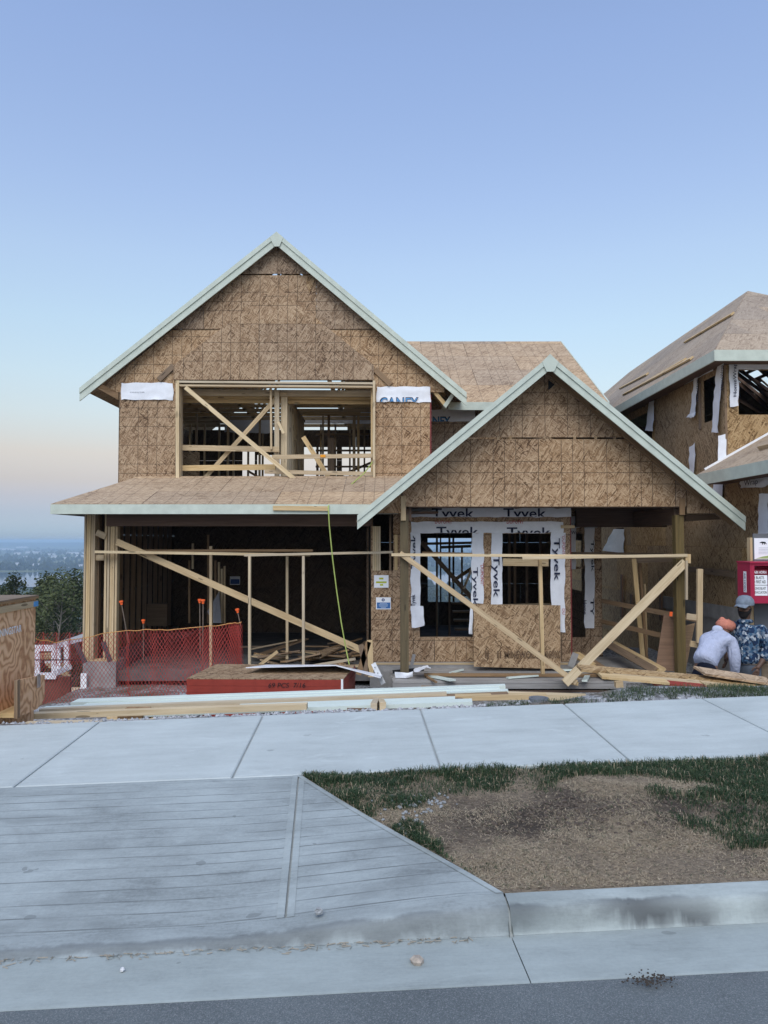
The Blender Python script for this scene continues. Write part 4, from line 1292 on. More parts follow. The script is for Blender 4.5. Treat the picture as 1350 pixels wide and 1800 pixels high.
# side triangles of the porch gable beyond the posts
for s, tip in ((-1, PL), (1, PR)):
    xa = px0l - .01 if s < 0 else px1l + .01
    za_ = PA.z - .16 - psl * abs(xa - PA.x)
    xb = PA.x + s * (PA.z - .16 - bz + .12) / psl
    MB().prism([(xa, YP - .0, bz - .12), (xb, YP - .0, bz - .12), (xa, YP - .0, za_)], (0, .012, 0), [(0, 0), (abs(xa - xb), 0), (0, za_ - bz)]).build('osb_panel', M['osb'], house)
# header, beams and posts
m = MB(); m.aabb((P(718, 895, YP).x, YP + .014, bz - .012), (px1l, YP + .14, bz + .22)); m.build('porch_beam', M['lvl'], house)
m = MB(); m.aabb((4.05, YE - .35, P(1100, 927, YE).z), (5.95, YE - .24, P(1100, 888, YE).z)); m.build('porch_beam', M['lvl'], house)
m = MB(); m.aabb((px1l - .16, YP + .145, P(1195, 922, YP).z), (px1l - .02, YE - .36, bz - .01)); m.build('porch_beam', M['lvl'], house)
m = MB(); m.aabb((px0l + .05, YP + .145, P(715, 915, YP).z), (px0l + .17, YF - .02, bz - .01)); m.build('porch_beam', M['lvl'], house)
m = MB(); m.aabb((px0l + .1, YP + .2, .74), (px1l, YE, .76)); m.build('porch_ceiling', M['lvl'], house)
for pxa in (711, 1196):
    c = P(pxa, 1000, YP)
    b0 = P(pxa, 1194, YP).z
    m = MB(); m.aabb((c.x - .075, YP - .0, b0), (c.x + .075, YP + .15, P(pxa, 903, YP).z - .022)); m.build('porch_post', M['treated'], house)
bpx('nailing_block', (709, 872), (709, 915), YP - .03, .09, .038, M['lumber'], house)
bpx('nailing_block', (1199, 876), (1199, 905), YP - .03, .09, .038, M['lumber_dark'], house)
bpx('outrigger', (1204, 910), (1360, 906), 13.6, .1, .04, M['lumber_dark'], house)

# ---- porch deck
dk0, dk1, dz = P(690, 1190, 12.95).x, P(1100, 1190, 12.95).x, -2.44
ny = 10
for k in range(ny):
    y0 = 12.95 + k * .142
    m = MB(); m.aabb((dk0 + rnd.uniform(-.03, .05), y0, dz - .035), (dk1 + rnd.uniform(-.1, .5), y0 + .135, dz + rnd.uniform(-.004, .004)))
    m.build('deck_board', M['deck'], house)
for z0, z1, y, mt in ((dz - .13, dz - .04, 12.93, 'deck'), (dz - .30, dz - .16, 12.97, 'lvl')):
    m = MB(); m.aabb((dk0, y, z0), (dk1, y + .04, z1)); m.build('rim_board', M[mt], house)
for k in range(6):
    x = dk0 + .4 + k * .8
    m = MB(); m.aabb((x, 12.98, -3.0), (x + .09, 13.07, dz - .31)); m.build('deck_post', M['lumber_dark'], house)
m = MB(); m.aabb((wb - .2, YF - .02, -2.62), (5.6, YE, dz - .04)); m.build('porch_slab', M['conc_wall'], house)
bpx('step_board', (745, 1186), (1060, 1187), 13.3, .045, .09, M['lumber_dark'], house)

# ---- temporary rails, props and braces
bpx('rail', (168, 970), (545, 975.5), 14.12, .05, .09, M['lumber_pale'], house)
bpx('rail', (430, 976), (690, 970.5), 14.0, .045, .09, M['lumber_pale'], house)
bpx('rail', (255, 968), (550, 967.5), 14.5, .045, .09, M['lumber_dark'], house)
bpx('brace', (170, 936), (186, 943), YF - .03, .12, .038, M['lumber'], house)
bpx('brace', (205, 952), (636, 1143), YF - .06, .125, .038, M['lumber'], house)
for px, yt, yb, Y, w_ in ((439, 978, 1177, 13.85, .045), (505, 978, 1158, 15.0, .05), (533.5, 977, 1174, 14.0, .048), (371, 960, 1176, 14.6, .05)):
    bpx('prop', (px, yb), (px, yt), Y, w_, .09, M['lumber_pale' if px != 371 else 'lumber'], house)
bpx('rail', (688, 975), (1208, 978.5), YP - .09, .05, .04, M['lumber_pale'], house)
bpx('rail', (918, 981), (1208, 976), YP - .14, .05, .04, M['lumber_pale'], house)
bpx('rail', (742, 972), (830, 974), YF - .06, .05, .04, M['lumber_dark'], house)
bpx('rail', (1003, 973), (1166, 975), YE - .5, .07, .04, M['lumber_dark'], house)
bpx('brace', (703, 972), (1013, 1200), (YP - .06, 12.75), .09, .038, M['lumber'], house)
bpx('brace', (1204, 988), (993, 1201), (YP - .10, 12.7), .15, .038, M['lumber_pale'], house)
bpx('brace', (992, 1198), (1016, 1202), 12.8, .06, .04, M['lumber'], house)
bpx('stud', (949, 984), (954, 1185), YP + .1, .06, .09, M['lumber'], house)
bpx('nailing_block', (884, 988), (964, 989), YF - .1, .14, .04, M['lumber'], house)
bpx('nailing_block', (986, 926), (1010, 926), YF - .05, .06, .04, M['lumber'], house)
bpx('nailing_block', (1209, 974), (1209, 990), YP - .12, .09, .05, M['lumber'], house)
bpx('prop', (1206.5, 985), (1206.5, 1054), YP - .15, .035, .05, M['lumber_pale'], house)
bpx('rail', (1118, 985), (1186, 983), YE - 1.2, .1, .04, M['lumber_dark'], house)
bpx('prop', (1114, 982), (1130, 1158), 14.6, .085, .04, M['lumber'], house)
bpx('prop', (1124, 985), (1137, 1162), 15.0, .05, .05, M['lumber_dark'], house)
bpx('prop', (1133, 1026), (1137, 1165), 15.3, .04, .05, M['lumber'], house)
bpx('rail', (1057, 1056), (1230, 1090), (15.6, 12.9), .09, .038, M['lumber_dark'], house)
bpx('rail', (1057, 1092), (1175, 1120), (15.6, 13.6), .09, .038, M['lumber_dark'], house)
bpx('prop', (1230, 1000), (1229, 1130), 12.6, .09, .06, M['lumber'], house)
bpx('rail', (1207, 1083), (1229, 1086), 12.62, .1, .038, M['lumber'], house)
bpx('rail', (1213, 1131), (1229, 1134), 12.7, .1, .038, M['lumber'], house)
bpx('tape_tab', (1177, 1079), (1182, 1079.5), 13.25, .08, .004, M['orange'], house)
bpx('tape_tab', (563, 801.5), (572, 801.5), YY - .0, .055, .004, mat_plain('amber_tag', (0.75, 0.30, 0.02)), house)
m = MB(); m.prism([P(1167, 1080, 13.6), P(1186, 1080, 13.6), P(1186, 1180, 13.4), P(1152, 1178, 13.4)], (0, .012, 0)); m.build('plywood_panel', mat_wood('plywood_brown', (0.26, 0.15, 0.085), (0.17, 0.095, 0.055), knots=False), house)
m = MB(); m.prism([P(1203, 1100, 13.5), P(1222, 1095, 13.5), P(1205, 1180, 13.4), P(1203, 1180, 13.4)], (0, .012, 0)); m.build('plywood_panel', M['lumber_dark'], house)
bpx('floor_plank', (1068, 1132), (1150, 1178), (15.4, 13.2), .14, .05, M['lumber_dark'], house)
bpx('floor_plank', (1078, 1132), (1165, 1180), (15.4, 13.1), .14, .05, M['lumber'], house)
bpx('floor_plank', (1010, 1148), (1072, 1192), (14.6, 12.9), .2, .04, M['lumber'], house, depth=(0, 0, 1))
bpx('floor_plank', (1020, 1150), (1085, 1190), (14.6, 12.9), .14, .04, M['lumber_dark'], house, depth=(0, 0, 1))
bpx('nailing_block', (1081, 1203), (1094, 1202), 12.6, .1, .1, M['lumber'], house)

# leaning strand board below the second window
q = [P(833, 1172, 13.9), P(985, 1176, 13.9), P(985, 1064, YF - .05), P(833, 1062, YF - .05)]
lp = MB().prism(q, (0, .012, 0), [(0, 0), (1.7, 0), (1.7, 1.22), (0, 1.22)]).build('leaning_panel', M['osb_plain'], house)
tq = P(833, 1156, 13.93)
for s_, a, b in (('II', 853, 859), ('II', 874, 881), ('MINEWOOD', 887, 951), ('MINEWOOD', 957, 986)):
    f = (1176 - 1156) / 112
    lettering(s_, a, 1144, b, 1157, 13.935, mat_plain('faded_print', (0.13, 0.08, 0.045)), lp, bold=.02)

# ---- house wrap round the porch windows
YW = YF - .014
w = strip(716, 893, 1003, 909, YF - .02, 11, nu=24, nv=4, amp=.015)
lettering('Tyvek', 759, 893.5, 833, 916, YF - .055, M['ink'], w, clip=(908, None), bold=.012)
lettering('Tyvek', 885, 893.5, 960, 916, YF - .055, M['ink'], w, clip=(908, None), bold=.012)
w = strip(722, 917, 990, 937, YW, 12, nu=24, nv=4)
lettering('Tyvek', 767, 926, 841, 949, YF - .052, M['ink'], w, clip=(936.5, None), bold=.012)
lettering('Tyvek', 891, 927, 968, 950, YF - .052, M['ink'], w, clip=(936.5, None), bold=.012)
lettering('"DUPONT"', 762, 911.5, 797, 920.5, YF - .052, M['ink_red'], w, clip=(None, 915), bold=.0)
lettering('"DUPONT"', 888, 911.5, 923, 920.5, YF - .052, M['ink_red'], w, clip=(None, 915), bold=.0)
w = strip(722, 936, 739, 1066, YW, 13, nu=4, nv=16)
lettering('Tyvek', 722.5, 940, 736, 1000, YF - .05, M['ink'], w, rot=90, clip=(730, None), bold=.012)
lettering('Tyvek', 722.5, 1045, 732, 1066, YF - .05, M['ink'], w, rot=90, bold=.012)
film('wrap_flap', [P(723, 1103, YF - .06), P(746, 1100, YF - .08), P(744, 1065, YF - .05), P(722, 1065, YF - .05)], M['wrap'], house, seed=14, nu=6, nv=6, amp=.04)
w = strip(829, 936, 850, 1061, YW, 15, nu=5, nv=14)
lettering('Tyvek', 829, 997, 840, 1065, YF - .05, M['ink'], w, rot=-90, bold=.012)
lettering('"DUPONT"', 845, 990, 850.5, 1030, YF - .05, M['ink_red'], w, rot=-90)
w = strip(863.5, 936, 883, 1062, YW, 16, nu=5, nv=14)
lettering('Tyvek', 864, 976, 878, 1050, YF - .05, M['ink'], w, rot=-90, bold=.012)
w = strip(968, 936, 993, 1111, YW, 17, nu=6, nv=18, amp=.02)
lettering('Tyvek', 971, 946, 984, 1021, YF - .06, M['ink'], w, rot=-90, bold=.012)
lettering('"DUPONT"', 988.5, 940, 993, 977, YF - .06, M['ink_red'], w, rot=-90)
lettering('DU', 988.5, 1070, 993, 1080, YF - .06, M['ink_red'], w, rot=-90)
film('wrap_flap', [P(825, 1114, YF - .05), P(832, 1114, YF - .05), P(831, 1070, YF - .04), P(827, 1062, YF - .04)], M['wrap'], house, seed=18, nu=3, nv=6)
# wrap in the entry
w = strip(1003, 907, 1050, 927, YE - .03, 20, nu=8, nv=4)
lettering('HOME', 1006, 920, 1030, 927, YE - .06, M['ink'], w)
w = strip(1027, 925, 1044, 1104, YE - .02, 21, nu=5, nv=18, amp=.03)
lettering('Tyvek', 1038, 950, 1044, 1005, YE - .07, M['ink'], w, rot=-90, bold=.01)
lettering('Home', 1026, 1055, 1031, 1080, YE - .07, M['ink'], w, rot=-90, bold=.01)
lettering('TY', 1038, 1052, 1044, 1082, YE - .07, M['ink'], w, rot=-90, bold=.01)
w = strip(1003, 925, 1012, 1000, YE - .02, 22, nu=3, nv=8)
lettering('Wrap', 1004, 933, 1022, 941, YE - .06, M['ink'], w)
# plastic round the left post foot
film('plastic_sleeve', [P(694, 1191, YP - .03), P(725, 1191, YP - .03), P(726, 1180, YP - .04), P(693, 1182, YP - .04)], M['wrap'], house, seed=30, nu=8, nv=3, amp=.06, ragged=.06)
# metal hold-down strap leaning at the corner
# ================================================================ NEIGHBOUR HOUSE (right)
nb = root('house_under_construction', (8.5, 18.0, -2.6), 'hip roofed house frame at the right edge with torn white wrap hanging by its windows', 'house')
NX, NY = 6.6, 14.23
SD = dict(U=Y_, V=Z_, N=-X_)
def nbside(px, z): return None
def ys(px): return NX * FPX / (px - 675.0)
def zs_(px, py): return on_plane(px, py, Vector((NX, 0, 0)), X_).z
zt_, zw1, zw0 = 3.4, P(1258, 662, ys(1258)).z, P(1258, 738, ys(1258)).z
wA = (on_plane(1259, 700, Vector((NX, 0, 0)), X_).y, zw0, on_plane(1238, 700, Vector((NX, 0, 0)), X_).y, zw1)
wB = (on_plane(1147, 740, Vector((NX, 0, 0)), X_).y, 1.9, on_plane(1106, 740, Vector((NX, 0, 0)), X_).y, 3.2)
wC = (on_plane(1098, 950, Vector((NX, 0, 0)), X_).y, -.35, on_plane(1083, 950, Vector((NX, 0, 0)), X_).y, .35)
panels('osb_panel', M['osb_near'], nb, (NX, 0, 0), outer=[(NY, 1.1), (30, 1.1), (30, zt_), (NY, zt_)], holes=[wA, wB], u0=NY, v0=1.1, pw=1.22, ph=2.44, stag=0, **SD)
panels('osb_panel', M['osb_near'], nb, (NX, 0, 0), outer=[(11.2, -1.35), (30, -1.35), (30, 1.1), (11.2, 1.1)], holes=[wC], u0=11.2, v0=-1.35, **SD)
panels('osb_panel', M['osb_near'], nb, (NX, 0, 0), outer=[(17.4, -2.9), (30, -2.9), (30, -1.35), (17.4, -1.35)], u0=11.2, v0=-1.4 - 1.22 * 2, **SD)
m = MB(); m.aabb((NX, 11.2, -3.2), (NX + .2, 17.4, -1.36)); m.build('foundation_wall', M['conc_wall'], nb)
wF = rect(1298, 651, 1400, 729, NY)
panels('osb_panel', M['osb_near'], nb, (0, NY, 0), outer=[(NX, .9), (11.8, .9), (11.8, zt_), (NX, zt_)], holes=[wF], u0=NX, v0=.9, pw=1.22, ph=2.44, stag=0, **FR)
m = MB(); m.aabb((NX - .012, NY - .03, 1.2), (NX + .03, NY - .013, zt_)); m.build('corner_trim', M['lumber_dark'], nb)
for (a, b, c, d) in (wA, wB, wC):
    board('stud', (NX - .02, c + .16, b - .1), (NX - .02, c + .16, d), .1, .03, M['lumber_dark'], nb, depth=(1, 0, 0))
    board('sill_plate', (NX + .08, a, b - .02), (NX + .08, c, b - .02), .04, .14, M['lumber'], nb, depth=(1, 0, 0))
for (x, z0, z1) in ((wF[0] - .02, wF[1], wF[3]),):
    board('stud', (x, NY + .08, z0), (x, NY + .08, z1), .04, .14, M['lumber_dark'], nb)
# dark insides
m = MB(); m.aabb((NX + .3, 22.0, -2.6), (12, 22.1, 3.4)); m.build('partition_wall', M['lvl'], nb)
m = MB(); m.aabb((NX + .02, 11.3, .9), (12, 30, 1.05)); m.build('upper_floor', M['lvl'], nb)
m = MB(); m.aabb((11.8, NY, -2.8), (11.9, 30, 3.4)); m.build('side_wall', M['osb_near'], nb)
m = MB(); m.aabb((NX, 30, -2.8), (11.8, 30.1, 3.4)); m.build('rear_wall', M['osb_near'], nb)
# main hip roof
ex, ey, ez = 6.2, 13.72, P(1263, 617, 13.72).z
rx = 9.2; ra = P(1322, 513, 18.5); rzn = ra.z; rya = rx * FPX / (1322 - 675.0); ryb = 27.5; exr, eyb = 12.2, 31.5
def roofplane(quad, holes=()):
    a, b, c, d = [Vector(q) for q in quad]     # a-b eave, c-d upper edge
    U = (b - a).normalized(); N = U.cross(d - a).normalized()
    if N.z < 0: N = -N
    V = N.cross(U).normalized()
    if V.z < 0: V = -V
    outer = [((q - a).dot(U), (q - a).dot(V)) for q in (a, b, c, d)]
    if (Vector(c) - Vector(d)).length < .01: outer = outer[:3]
    return panels('roof_sheet', M['osb_roof_near'], nb, a, U, V, N, outer, holes, pw=2.44, ph=1.22, th=.014, gap=.006, jit=.004)
M['osb_roof_near'] = mat_osb('osb_roof_neighbour', (0.20, 0.145, 0.10), (0.36, 0.28, 0.20), (0.48, 0.39, 0.295), lines=0.0, contrast=0.6)
roofplane([(ex, ey, ez), (ex, eyb, ez), (rx, ryb, rzn), (rx, rya, rzn)])
roofplane([(ex, ey, ez), (exr, ey, ez), (rx + .01, rya, rzn), (rx, rya, rzn)])
roofplane([(exr, ey, ez), (exr, eyb, ez), (rx, ryb, rzn), (rx, rya, rzn)], holes=[(7.3, 1.3, 7.6, 1.7), (7.7, 1.35, 7.95, 1.6), (7.35, 1.8, 7.9, 2.0), (8.05, 1.3, 8.5, 1.75), (8.0, 1.85, 8.3, 2.2), (8.4, 1.85, 8.8, 2.05), (7.6, 2.1, 7.9, 2.3)])
for k in range(7):
    y = ey + 7.0 + k * .37
    board('roof_truss_web', (exr - .3, y, ez + .15), (rx + .3, y + (.4 if k % 2 else -.3), rzn - .35 - .3 * (k % 3)), .09, .05, M['lvl'], nb)
roofplane([(ex, eyb, ez), (exr, eyb, ez), (rx + .01, ryb, rzn), (rx, ryb, rzn)])
m = MB(); m.aabb((ex - .03, ey - .03, ez - .19), (ex - .001, eyb, ez + .015)); m.build('fascia_board', M['mint'], nb)
m = MB(); m.aabb((ex - .0, ey - .03, ez - .19), (exr, ey - .001, ez + .015)); m.build('fascia_board', M['mint'], nb)
m = MB(); m.aabb((ex, ey, ez - .14), (NX - .02, eyb, ez - .12)); m.build('soffit', M['lvl'], nb)
m = MB(); m.aabb((NX - .018, ey, ez - .14), (exr, NY - .02, ez - .12)); m.build('soffit', M['lvl'], nb)
sv = Vector((rx - ex, 0, rzn - ez)); nN = Vector((-sv.z, 0, sv.x)).normalized()
PO = Vector((ex, 0, ez)) + nN * .05
for a, b in (((1096, 693), (1216, 629)), ((1108, 687), (1204, 632)), ((1090, 682), (1138, 657)), ((1204, 601), (1288, 551))):
    board('toe_board', on_plane(*a, PO, nN), on_plane(*b, PO, nN), .09, .04, M['lumber'], nb, depth=nN)
# lower roof over the neighbour's garage: slope falling to the left
lx, lz = 6.02, P(1232, 836, 14.2).z
ly0, ly1 = 10.7, NY - .02
lv = Vector((1, 0, .56)).normalized()
LN = Vector((-lv.z, 0, lv.x))
panels('roof_sheet', M['osb_roof_near'], nb, Vector((lx, 0, lz)), Y_, lv, LN, [(ly0, 0), (ly1, 0), (ly1, 3.0), (ly0, 3.0)], u0=ly0, v0=0, th=.014, gap=.006)
m = MB(); m.aabb((lx - .03, ly0, lz - .2), (lx - .001, ly1 + .3, lz + .012)); m.build('fascia_board', M['mint'], nb)
m = MB(); m.aabb((lx, ly0, lz - .17), (NX - .02, ly1, lz - .15)); m.build('soffit', M['lvl'], nb)
board('flashing', (lx + .15, NY - .05, lz + .11), (lx + 2.6, NY - .05, lz + .11 + .56 * 2.45), .06, .03, M['white'], nb)
b0 = Vector((lx + .55, 12.9, lz + .36)); board('toe_board', b0, b0 + Vector((.0, -1.4, 0.0)), .04, .09, M['lumber'], nb, depth=LN)
# wraps
def sstrip(q, seed, Yoff=0.03, **k):
    pts = [on_plane(px, py, Vector((NX - Yoff, 0, 0)), X_) for px, py in q]
    return film('house_wrap_sheet', pts, M['wrap'], nb, seed=seed, N=(-1, 0, 0), **k)
w = sstrip([(1253, 760), (1264, 761), (1274, 634), (1262, 636)], 41, .05, amp=.03, nv=12, nu=5)
def slet(s, px0, py0, px1, py1, parent, bold=.01):
    a = on_plane(px0, py1, Vector((NX - .1, 0, 0)), X_); b = on_plane(px1, py0, Vector((NX - .1, 0, 0)), X_)
    text_mesh(s, 'lettering', (NX - .1, 0, 0), Z_, Y_, (a.z, min(a.y, b.y), b.z, max(a.y, b.y)), M['ink'], parent, None, 0, bold)
slet('HomeWrap', 1267, 640, 1272, 686, w)
w = sstrip([(1214, 735), (1224, 731), (1229, 661), (1222, 664)], 42, .05, amp=.03, nv=10, nu=4)
slet('HomeWrap', 1224, 666, 1228, 706, w)
sstrip([(1207, 734), (1222, 733), (1224, 724), (1215, 727)], 48, .12, amp=.04, nv=3, nu=4)
sstrip([(1090, 724), (1146, 702), (1146, 690), (1090, 716)], 43, .04, amp=.02, nu=10, nv=4)
sstrip([(1136, 757), (1150, 758), (1151, 704), (1142, 706)], 44, .05, amp=.03, nu=4, nv=8)
sstrip([(1146, 703), (1255, 652), (1258, 640), (1150, 690)], 45, .03, amp=.015, nu=16, nv=3)
sstrip([(1212, 829), (1222, 834), (1223, 778), (1213, 786)], 46, .05, amp=.02, nu=4, nv=8)
w = film('house_wrap_sheet', [P(1262, 812, NY - .02), P(1276, 812, NY - .02), P(1276, 763, NY - .02), P(1263, 766, NY - .02)], M['wrap'], nb, seed=47, nu=4, nv=8)
w = film('house_wrap_sheet', [P(1282, 716, NY - .02), P(1297, 713, NY - .04), P(1297, 632, NY - .02), P(1281, 632, NY - .02)], M['wrap'], nb, seed=49, nu=4, nv=10, amp=.03)
lettering('HomeWrap', 1289.5, 638, 1296, 697, NY - .075, M['ink'], w, rot=90, bold=.01)
film('house_wrap_sheet', [P(1297, 650, NY - .02), P(1360, 650, NY - .02), P(1360, 634, NY - .02), P(1297, 634, NY - .02)], M['wrap'], nb, seed=50, nu=8, nv=3)
sstrip([(1255, 875), (1272, 878), (1272, 846), (1255, 848)], 51, .03, nu=3, nv=4)
w = sstrip([(1306, 858), (1352, 856), (1352, 838), (1303, 842)], 52, .06, amp=.06, nu=8, nv=4)
a = on_plane(1308, 857, Vector((NX - .16, 0, 0)), X_); b = on_plane(1332, 841, Vector((NX - .16, 0, 0)), X_)
text_mesh('Wrap', 'lettering', (NX - .16, 0, 0), -Y_, Z_, (-a.y, a.z, -b.y, b.z), M['ink'], w)
sstrip([(1335, 945), (1352, 945), (1352, 868), (1335, 868)], 53, .04, nu=3, nv=8)
sstrip([(1060, 968), (1098, 972), (1098, 930), (1079, 930)], 54, .03, nu=4, nv=5)
# scaffold lumber along the neighbour wall
for a, b, mt in (((1209, 1000), (1292, 1010), 'lumber_dark'), ((1093, 1010), (1093, 1085), 'lvl'), ((1162, 1016), (1162, 1090), 'lvl'), ((1110, 1045), (1110, 1075), 'lvl')):
    p0 = on_plane(*a, Vector((NX - .06, 0, 0)), X_); p1 = on_plane(*b, Vector((NX - .06, 0, 0)), X_)
    board('ledger_board', p0, p1, .12, .04, M[mt], nb, depth=(1, 0, 0))
p0 = on_plane(1297, 1000, Vector((NX - .06, 0, 0)), X_); p1 = on_plane(1297, 1046, Vector((NX - .06, 0, 0)), X_)
board('ledger_board', p0, p1, .1, .04, M['lumber_dark'], nb, depth=(1, 0, 0))
p0 = on_plane(1166, 1058, Vector((NX - .03, 0, 0)), X_); p1 = on_plane(1300, 1083, Vector((NX - .03, 0, 0)), X_)
board('ledger_board', p0, p1, .28, .03, M['conc_wall'], nb, depth=(1, 0, 0))
p0 = on_plane(1177, 905, Vector((NX - .02, 0, 0)), X_)
# ruined-lace light holes in the far roof seen through the front window
hr = random.Random(2)
# ================================================================ THINGS ON THE LOT
# yellow-green hose hanging from the upper opening over the eave
hp = [P(655, 812, YY - .05), P(640, 832, YU - .3), P(610, 858, 15.0), P(580, 886, 13.65), P(577, 890, 13.53), P(579, 925, 13.5), P(585, 985, 13.5), P(592, 1040, 13.5), P(600, 1095, 13.5), P(608, 1140, 13.5), P(616, 1178, 13.4)]
hp2 = []
for a, b in zip(hp, hp[1:]):
    for k in range(4): hp2.append(a.lerp(b, k / 4))
hp2.append(hp[-1])
for p in hp2:
    pass
tag(MB().tube(hp2, .012, 6).build('air_hose', M['hose'], smooth=True), 'yellow green hose hanging over the garage eave from the upper opening', 'hose')

# paper notices
def sign(name, px0, py0, px1, py1, Y, label):
    a, b = P(px0, py1, Y), P(px1, py0, Y)
    m = MB(); m.aabb((a.x, Y - .004, a.z), (b.x, Y, b.z))
    return tag(m.build(name, M['paper']), label, 'sign')
YSN = YF - .016
s1 = sign('paper_notice', 657.5, 1011, 683, 1033, YSN, 'white paper notice with highlighted green lines on the wall beside the garage')
M['hili'] = mat_plain('highlighter', (0.45, 0.50, 0.04)); M['hili_ink'] = mat_plain('dark_print', (0.12, 0.14, 0.04))
for a, b, y, s in ((666.5, 674, 1017, 'LOT'), (661, 679.5, 1023.5, 'INFORMATION'), (668, 673.5, 1028, '30')):
    q = MB(); c, d = P(a, y + 1.6, YSN), P(b, y - 1.6, YSN); q.aabb((c.x, YSN - .0055, c.z), (d.x, YSN - .0045, d.z)); q.build('printed_line', M['hili'], s1)
s2 = sign('paper_notice', 661, 1050, 687, 1071, YSN, 'white and blue mandatory safety notice on the wall, below the green lined one')
q = MB(); c, d = P(662.5, 1069.5, YSN), P(686, 1059, YSN); q.aabb((c.x, YSN - .0055, c.z), (d.x, YSN - .0045, d.z)); q.build('printed_panel', mat_plain('safety_blue', (0.045, 0.15, 0.38)), s2)
c = P(673.5, 1054.5, YSN); q = MB(); q.lathe(c + Vector((0, -.0045, 0)), [(0, 0), (.030, 0), (.030, .001)], 16, axis=Vector((0, -1, 0))); q.build('emblem', mat_plain('emblem_blue', (0.03, 0.07, 0.2)), s2)
q = MB(); q.aabb(c + Vector((-.006, -.0075, -.018)), c + Vector((.006, -.006, .018))); q.build('emblem_mark', M['paper'], s2)
for k in range(4):
    w_ = [.07, .09, .08, .05][k]; c = P(674, 1061 + k * 2.2, YSN); q = MB(); q.aabb((c.x - w_, YSN - .0068, c.z - .006), (c.x + w_, YSN - .006, c.z + .006)); q.build('printed_line', mat_plain('pale_print', (.4, .5, .65)), s2)
s3 = sign('paper_notice', 404, 1013, 422, 1028, 19.9, 'small dark blue notice deep inside the garage on its back wall')
q = MB(); c, d = P(405, 1026.5, 19.89), P(421, 1018, 19.89); q.aabb((c.x, 19.888, c.z), (d.x, 19.893, d.z)); q.build('printed_panel', mat_plain('notice_blue', (0.04, 0.1, 0.3)), s3)

# safety fence of orange net on rebar stakes
fn = root('safety_fence', P(300, 1225, 12.3), 'sagging orange plastic net fence strung across the garage entrance on rebar stakes', 'fence')
top = [(62, 1122, 11.2), (100, 1127, 11.6), (148, 1120, 12.1), (205, 1108, 12.4), (250, 1106, 12.5), (300, 1105, 12.5), (356, 1101, 12.4), (400, 1096, 12.3), (425, 1092, 12.2)]
bot = [(62, 1236, 11.0), (100, 1236, 11.5), (148, 1234, 12.0), (205, 1232, 12.3), (250, 1232, 12.3), (300, 1231, 12.2), (356, 1228, 12.0), (400, 1222, 12.1), (428, 1205, 12.15)]
def interp(tbl, f):
    f = min(max(f, 0), 1) * (len(tbl) - 1); i = min(int(f), len(tbl) - 2); k = f - i
    a, b = P(*tbl[i]), P(*tbl[i + 1])
    return a.lerp(b, k)
NUF, NVF = 128, 24
def netp(i, j):
    f, v = i / NUF, j / NVF
    p = interp(bot, f).lerp(interp(top, f), v)
    fold = 0.05 * noise.noise(Vector((f * 9, v * 1.5, 2))) + 0.05 * math.sin(f * 40 + v * 3) * smooth(.55, 1, f) * (1 - v * .4)
    p += Vector((0.03 * noise.noise(Vector((f * 14, v * 3, 7))), fold * 1.6 - 0.05 * math.sin(v * 3.1), 0.02 * noise.noise(Vector((f * 20, v * 4, 1)))))
    if j == NVF: p.z += .022 * (i % 2)
    return p
m = MB()
def strand(a, b, r=.0032):
    a, b = Vector(a), Vector(b); L = b - a
    s = L.cross(Vector((0, 1, 0)))
    if s.length < 1e-5: return
    s = s.normalized() * r; d = Vector((0, r * .8, 0))
    q0 = [a + s, a - d, a - s, a + d]; q1 = [b + s, b - d, b - s, b + d]
    for k in range(4): m.face([q0[k], q0[(k + 1) % 4], q1[(k + 1) % 4], q1[k]])
G = [[netp(i, j) for j in range(NVF + 1)] for i in range(NUF + 1)]
for i in range(NUF):
    for j in range(NVF):
        if (i + j) % 2 == 0: strand(G[i][j], G[i + 1][j + 1])
        else: strand(G[i + 1][j], G[i][j + 1])
for i in range(66, NUF - 1):
    for j in range(NVF - 1):
        o_ = Vector((.018, .10 + .05 * math.sin(i * .7), -.02))
        if (i + j) % 2 == 0: strand(G[i][j] + o_, G[i + 1][j + 1] + o_, .0024)
        else: strand(G[i + 1][j] + o_, G[i][j + 1] + o_, .0024)
tag(m.build('net', M['net'], fn), kind='stuff')
m = MB()
rp = [netp(i, NVF) + Vector((0, -.01, -.012)) for i in range(0, NUF + 1, 2)]
m.tube(rp, .006, 5); m.build('top_rope', M['net_rope'], fn)
m = MB()
for i in (55, 56): m.tube([netp(i, j) + Vector((.012 * (j % 3), -.02, 0)) for j in range(NVF)], .005, 5)
m.build('net_fold', M['net'], fn)
for a, b, Y in (((213, 1058), (226, 1130), 12.55), ((252, 1091), (252, 1160), 13.4), ((357, 1056), (356, 1228), 12.42), ((351, 1055), (352, 1150), 13.2), ((417, 1072), (423, 1100), 12.4)):
    stk = MB().tube([P(b[0], b[1], Y), P(a[0], a[1], Y)], .009, 6).build('stake', M['rust'], fn)
    t_ = P(a[0], a[1], Y)
    ax = (t_ - P(b[0], b[1], Y)).normalized()
    MB().lathe(t_ - ax * .03, [(0, -.02), (.02, -.02), (.024, .02), (.034, .022), (.034, .05), (0, .055)], 10, axis=ax).build('stake_cap', M['orange'], stk)
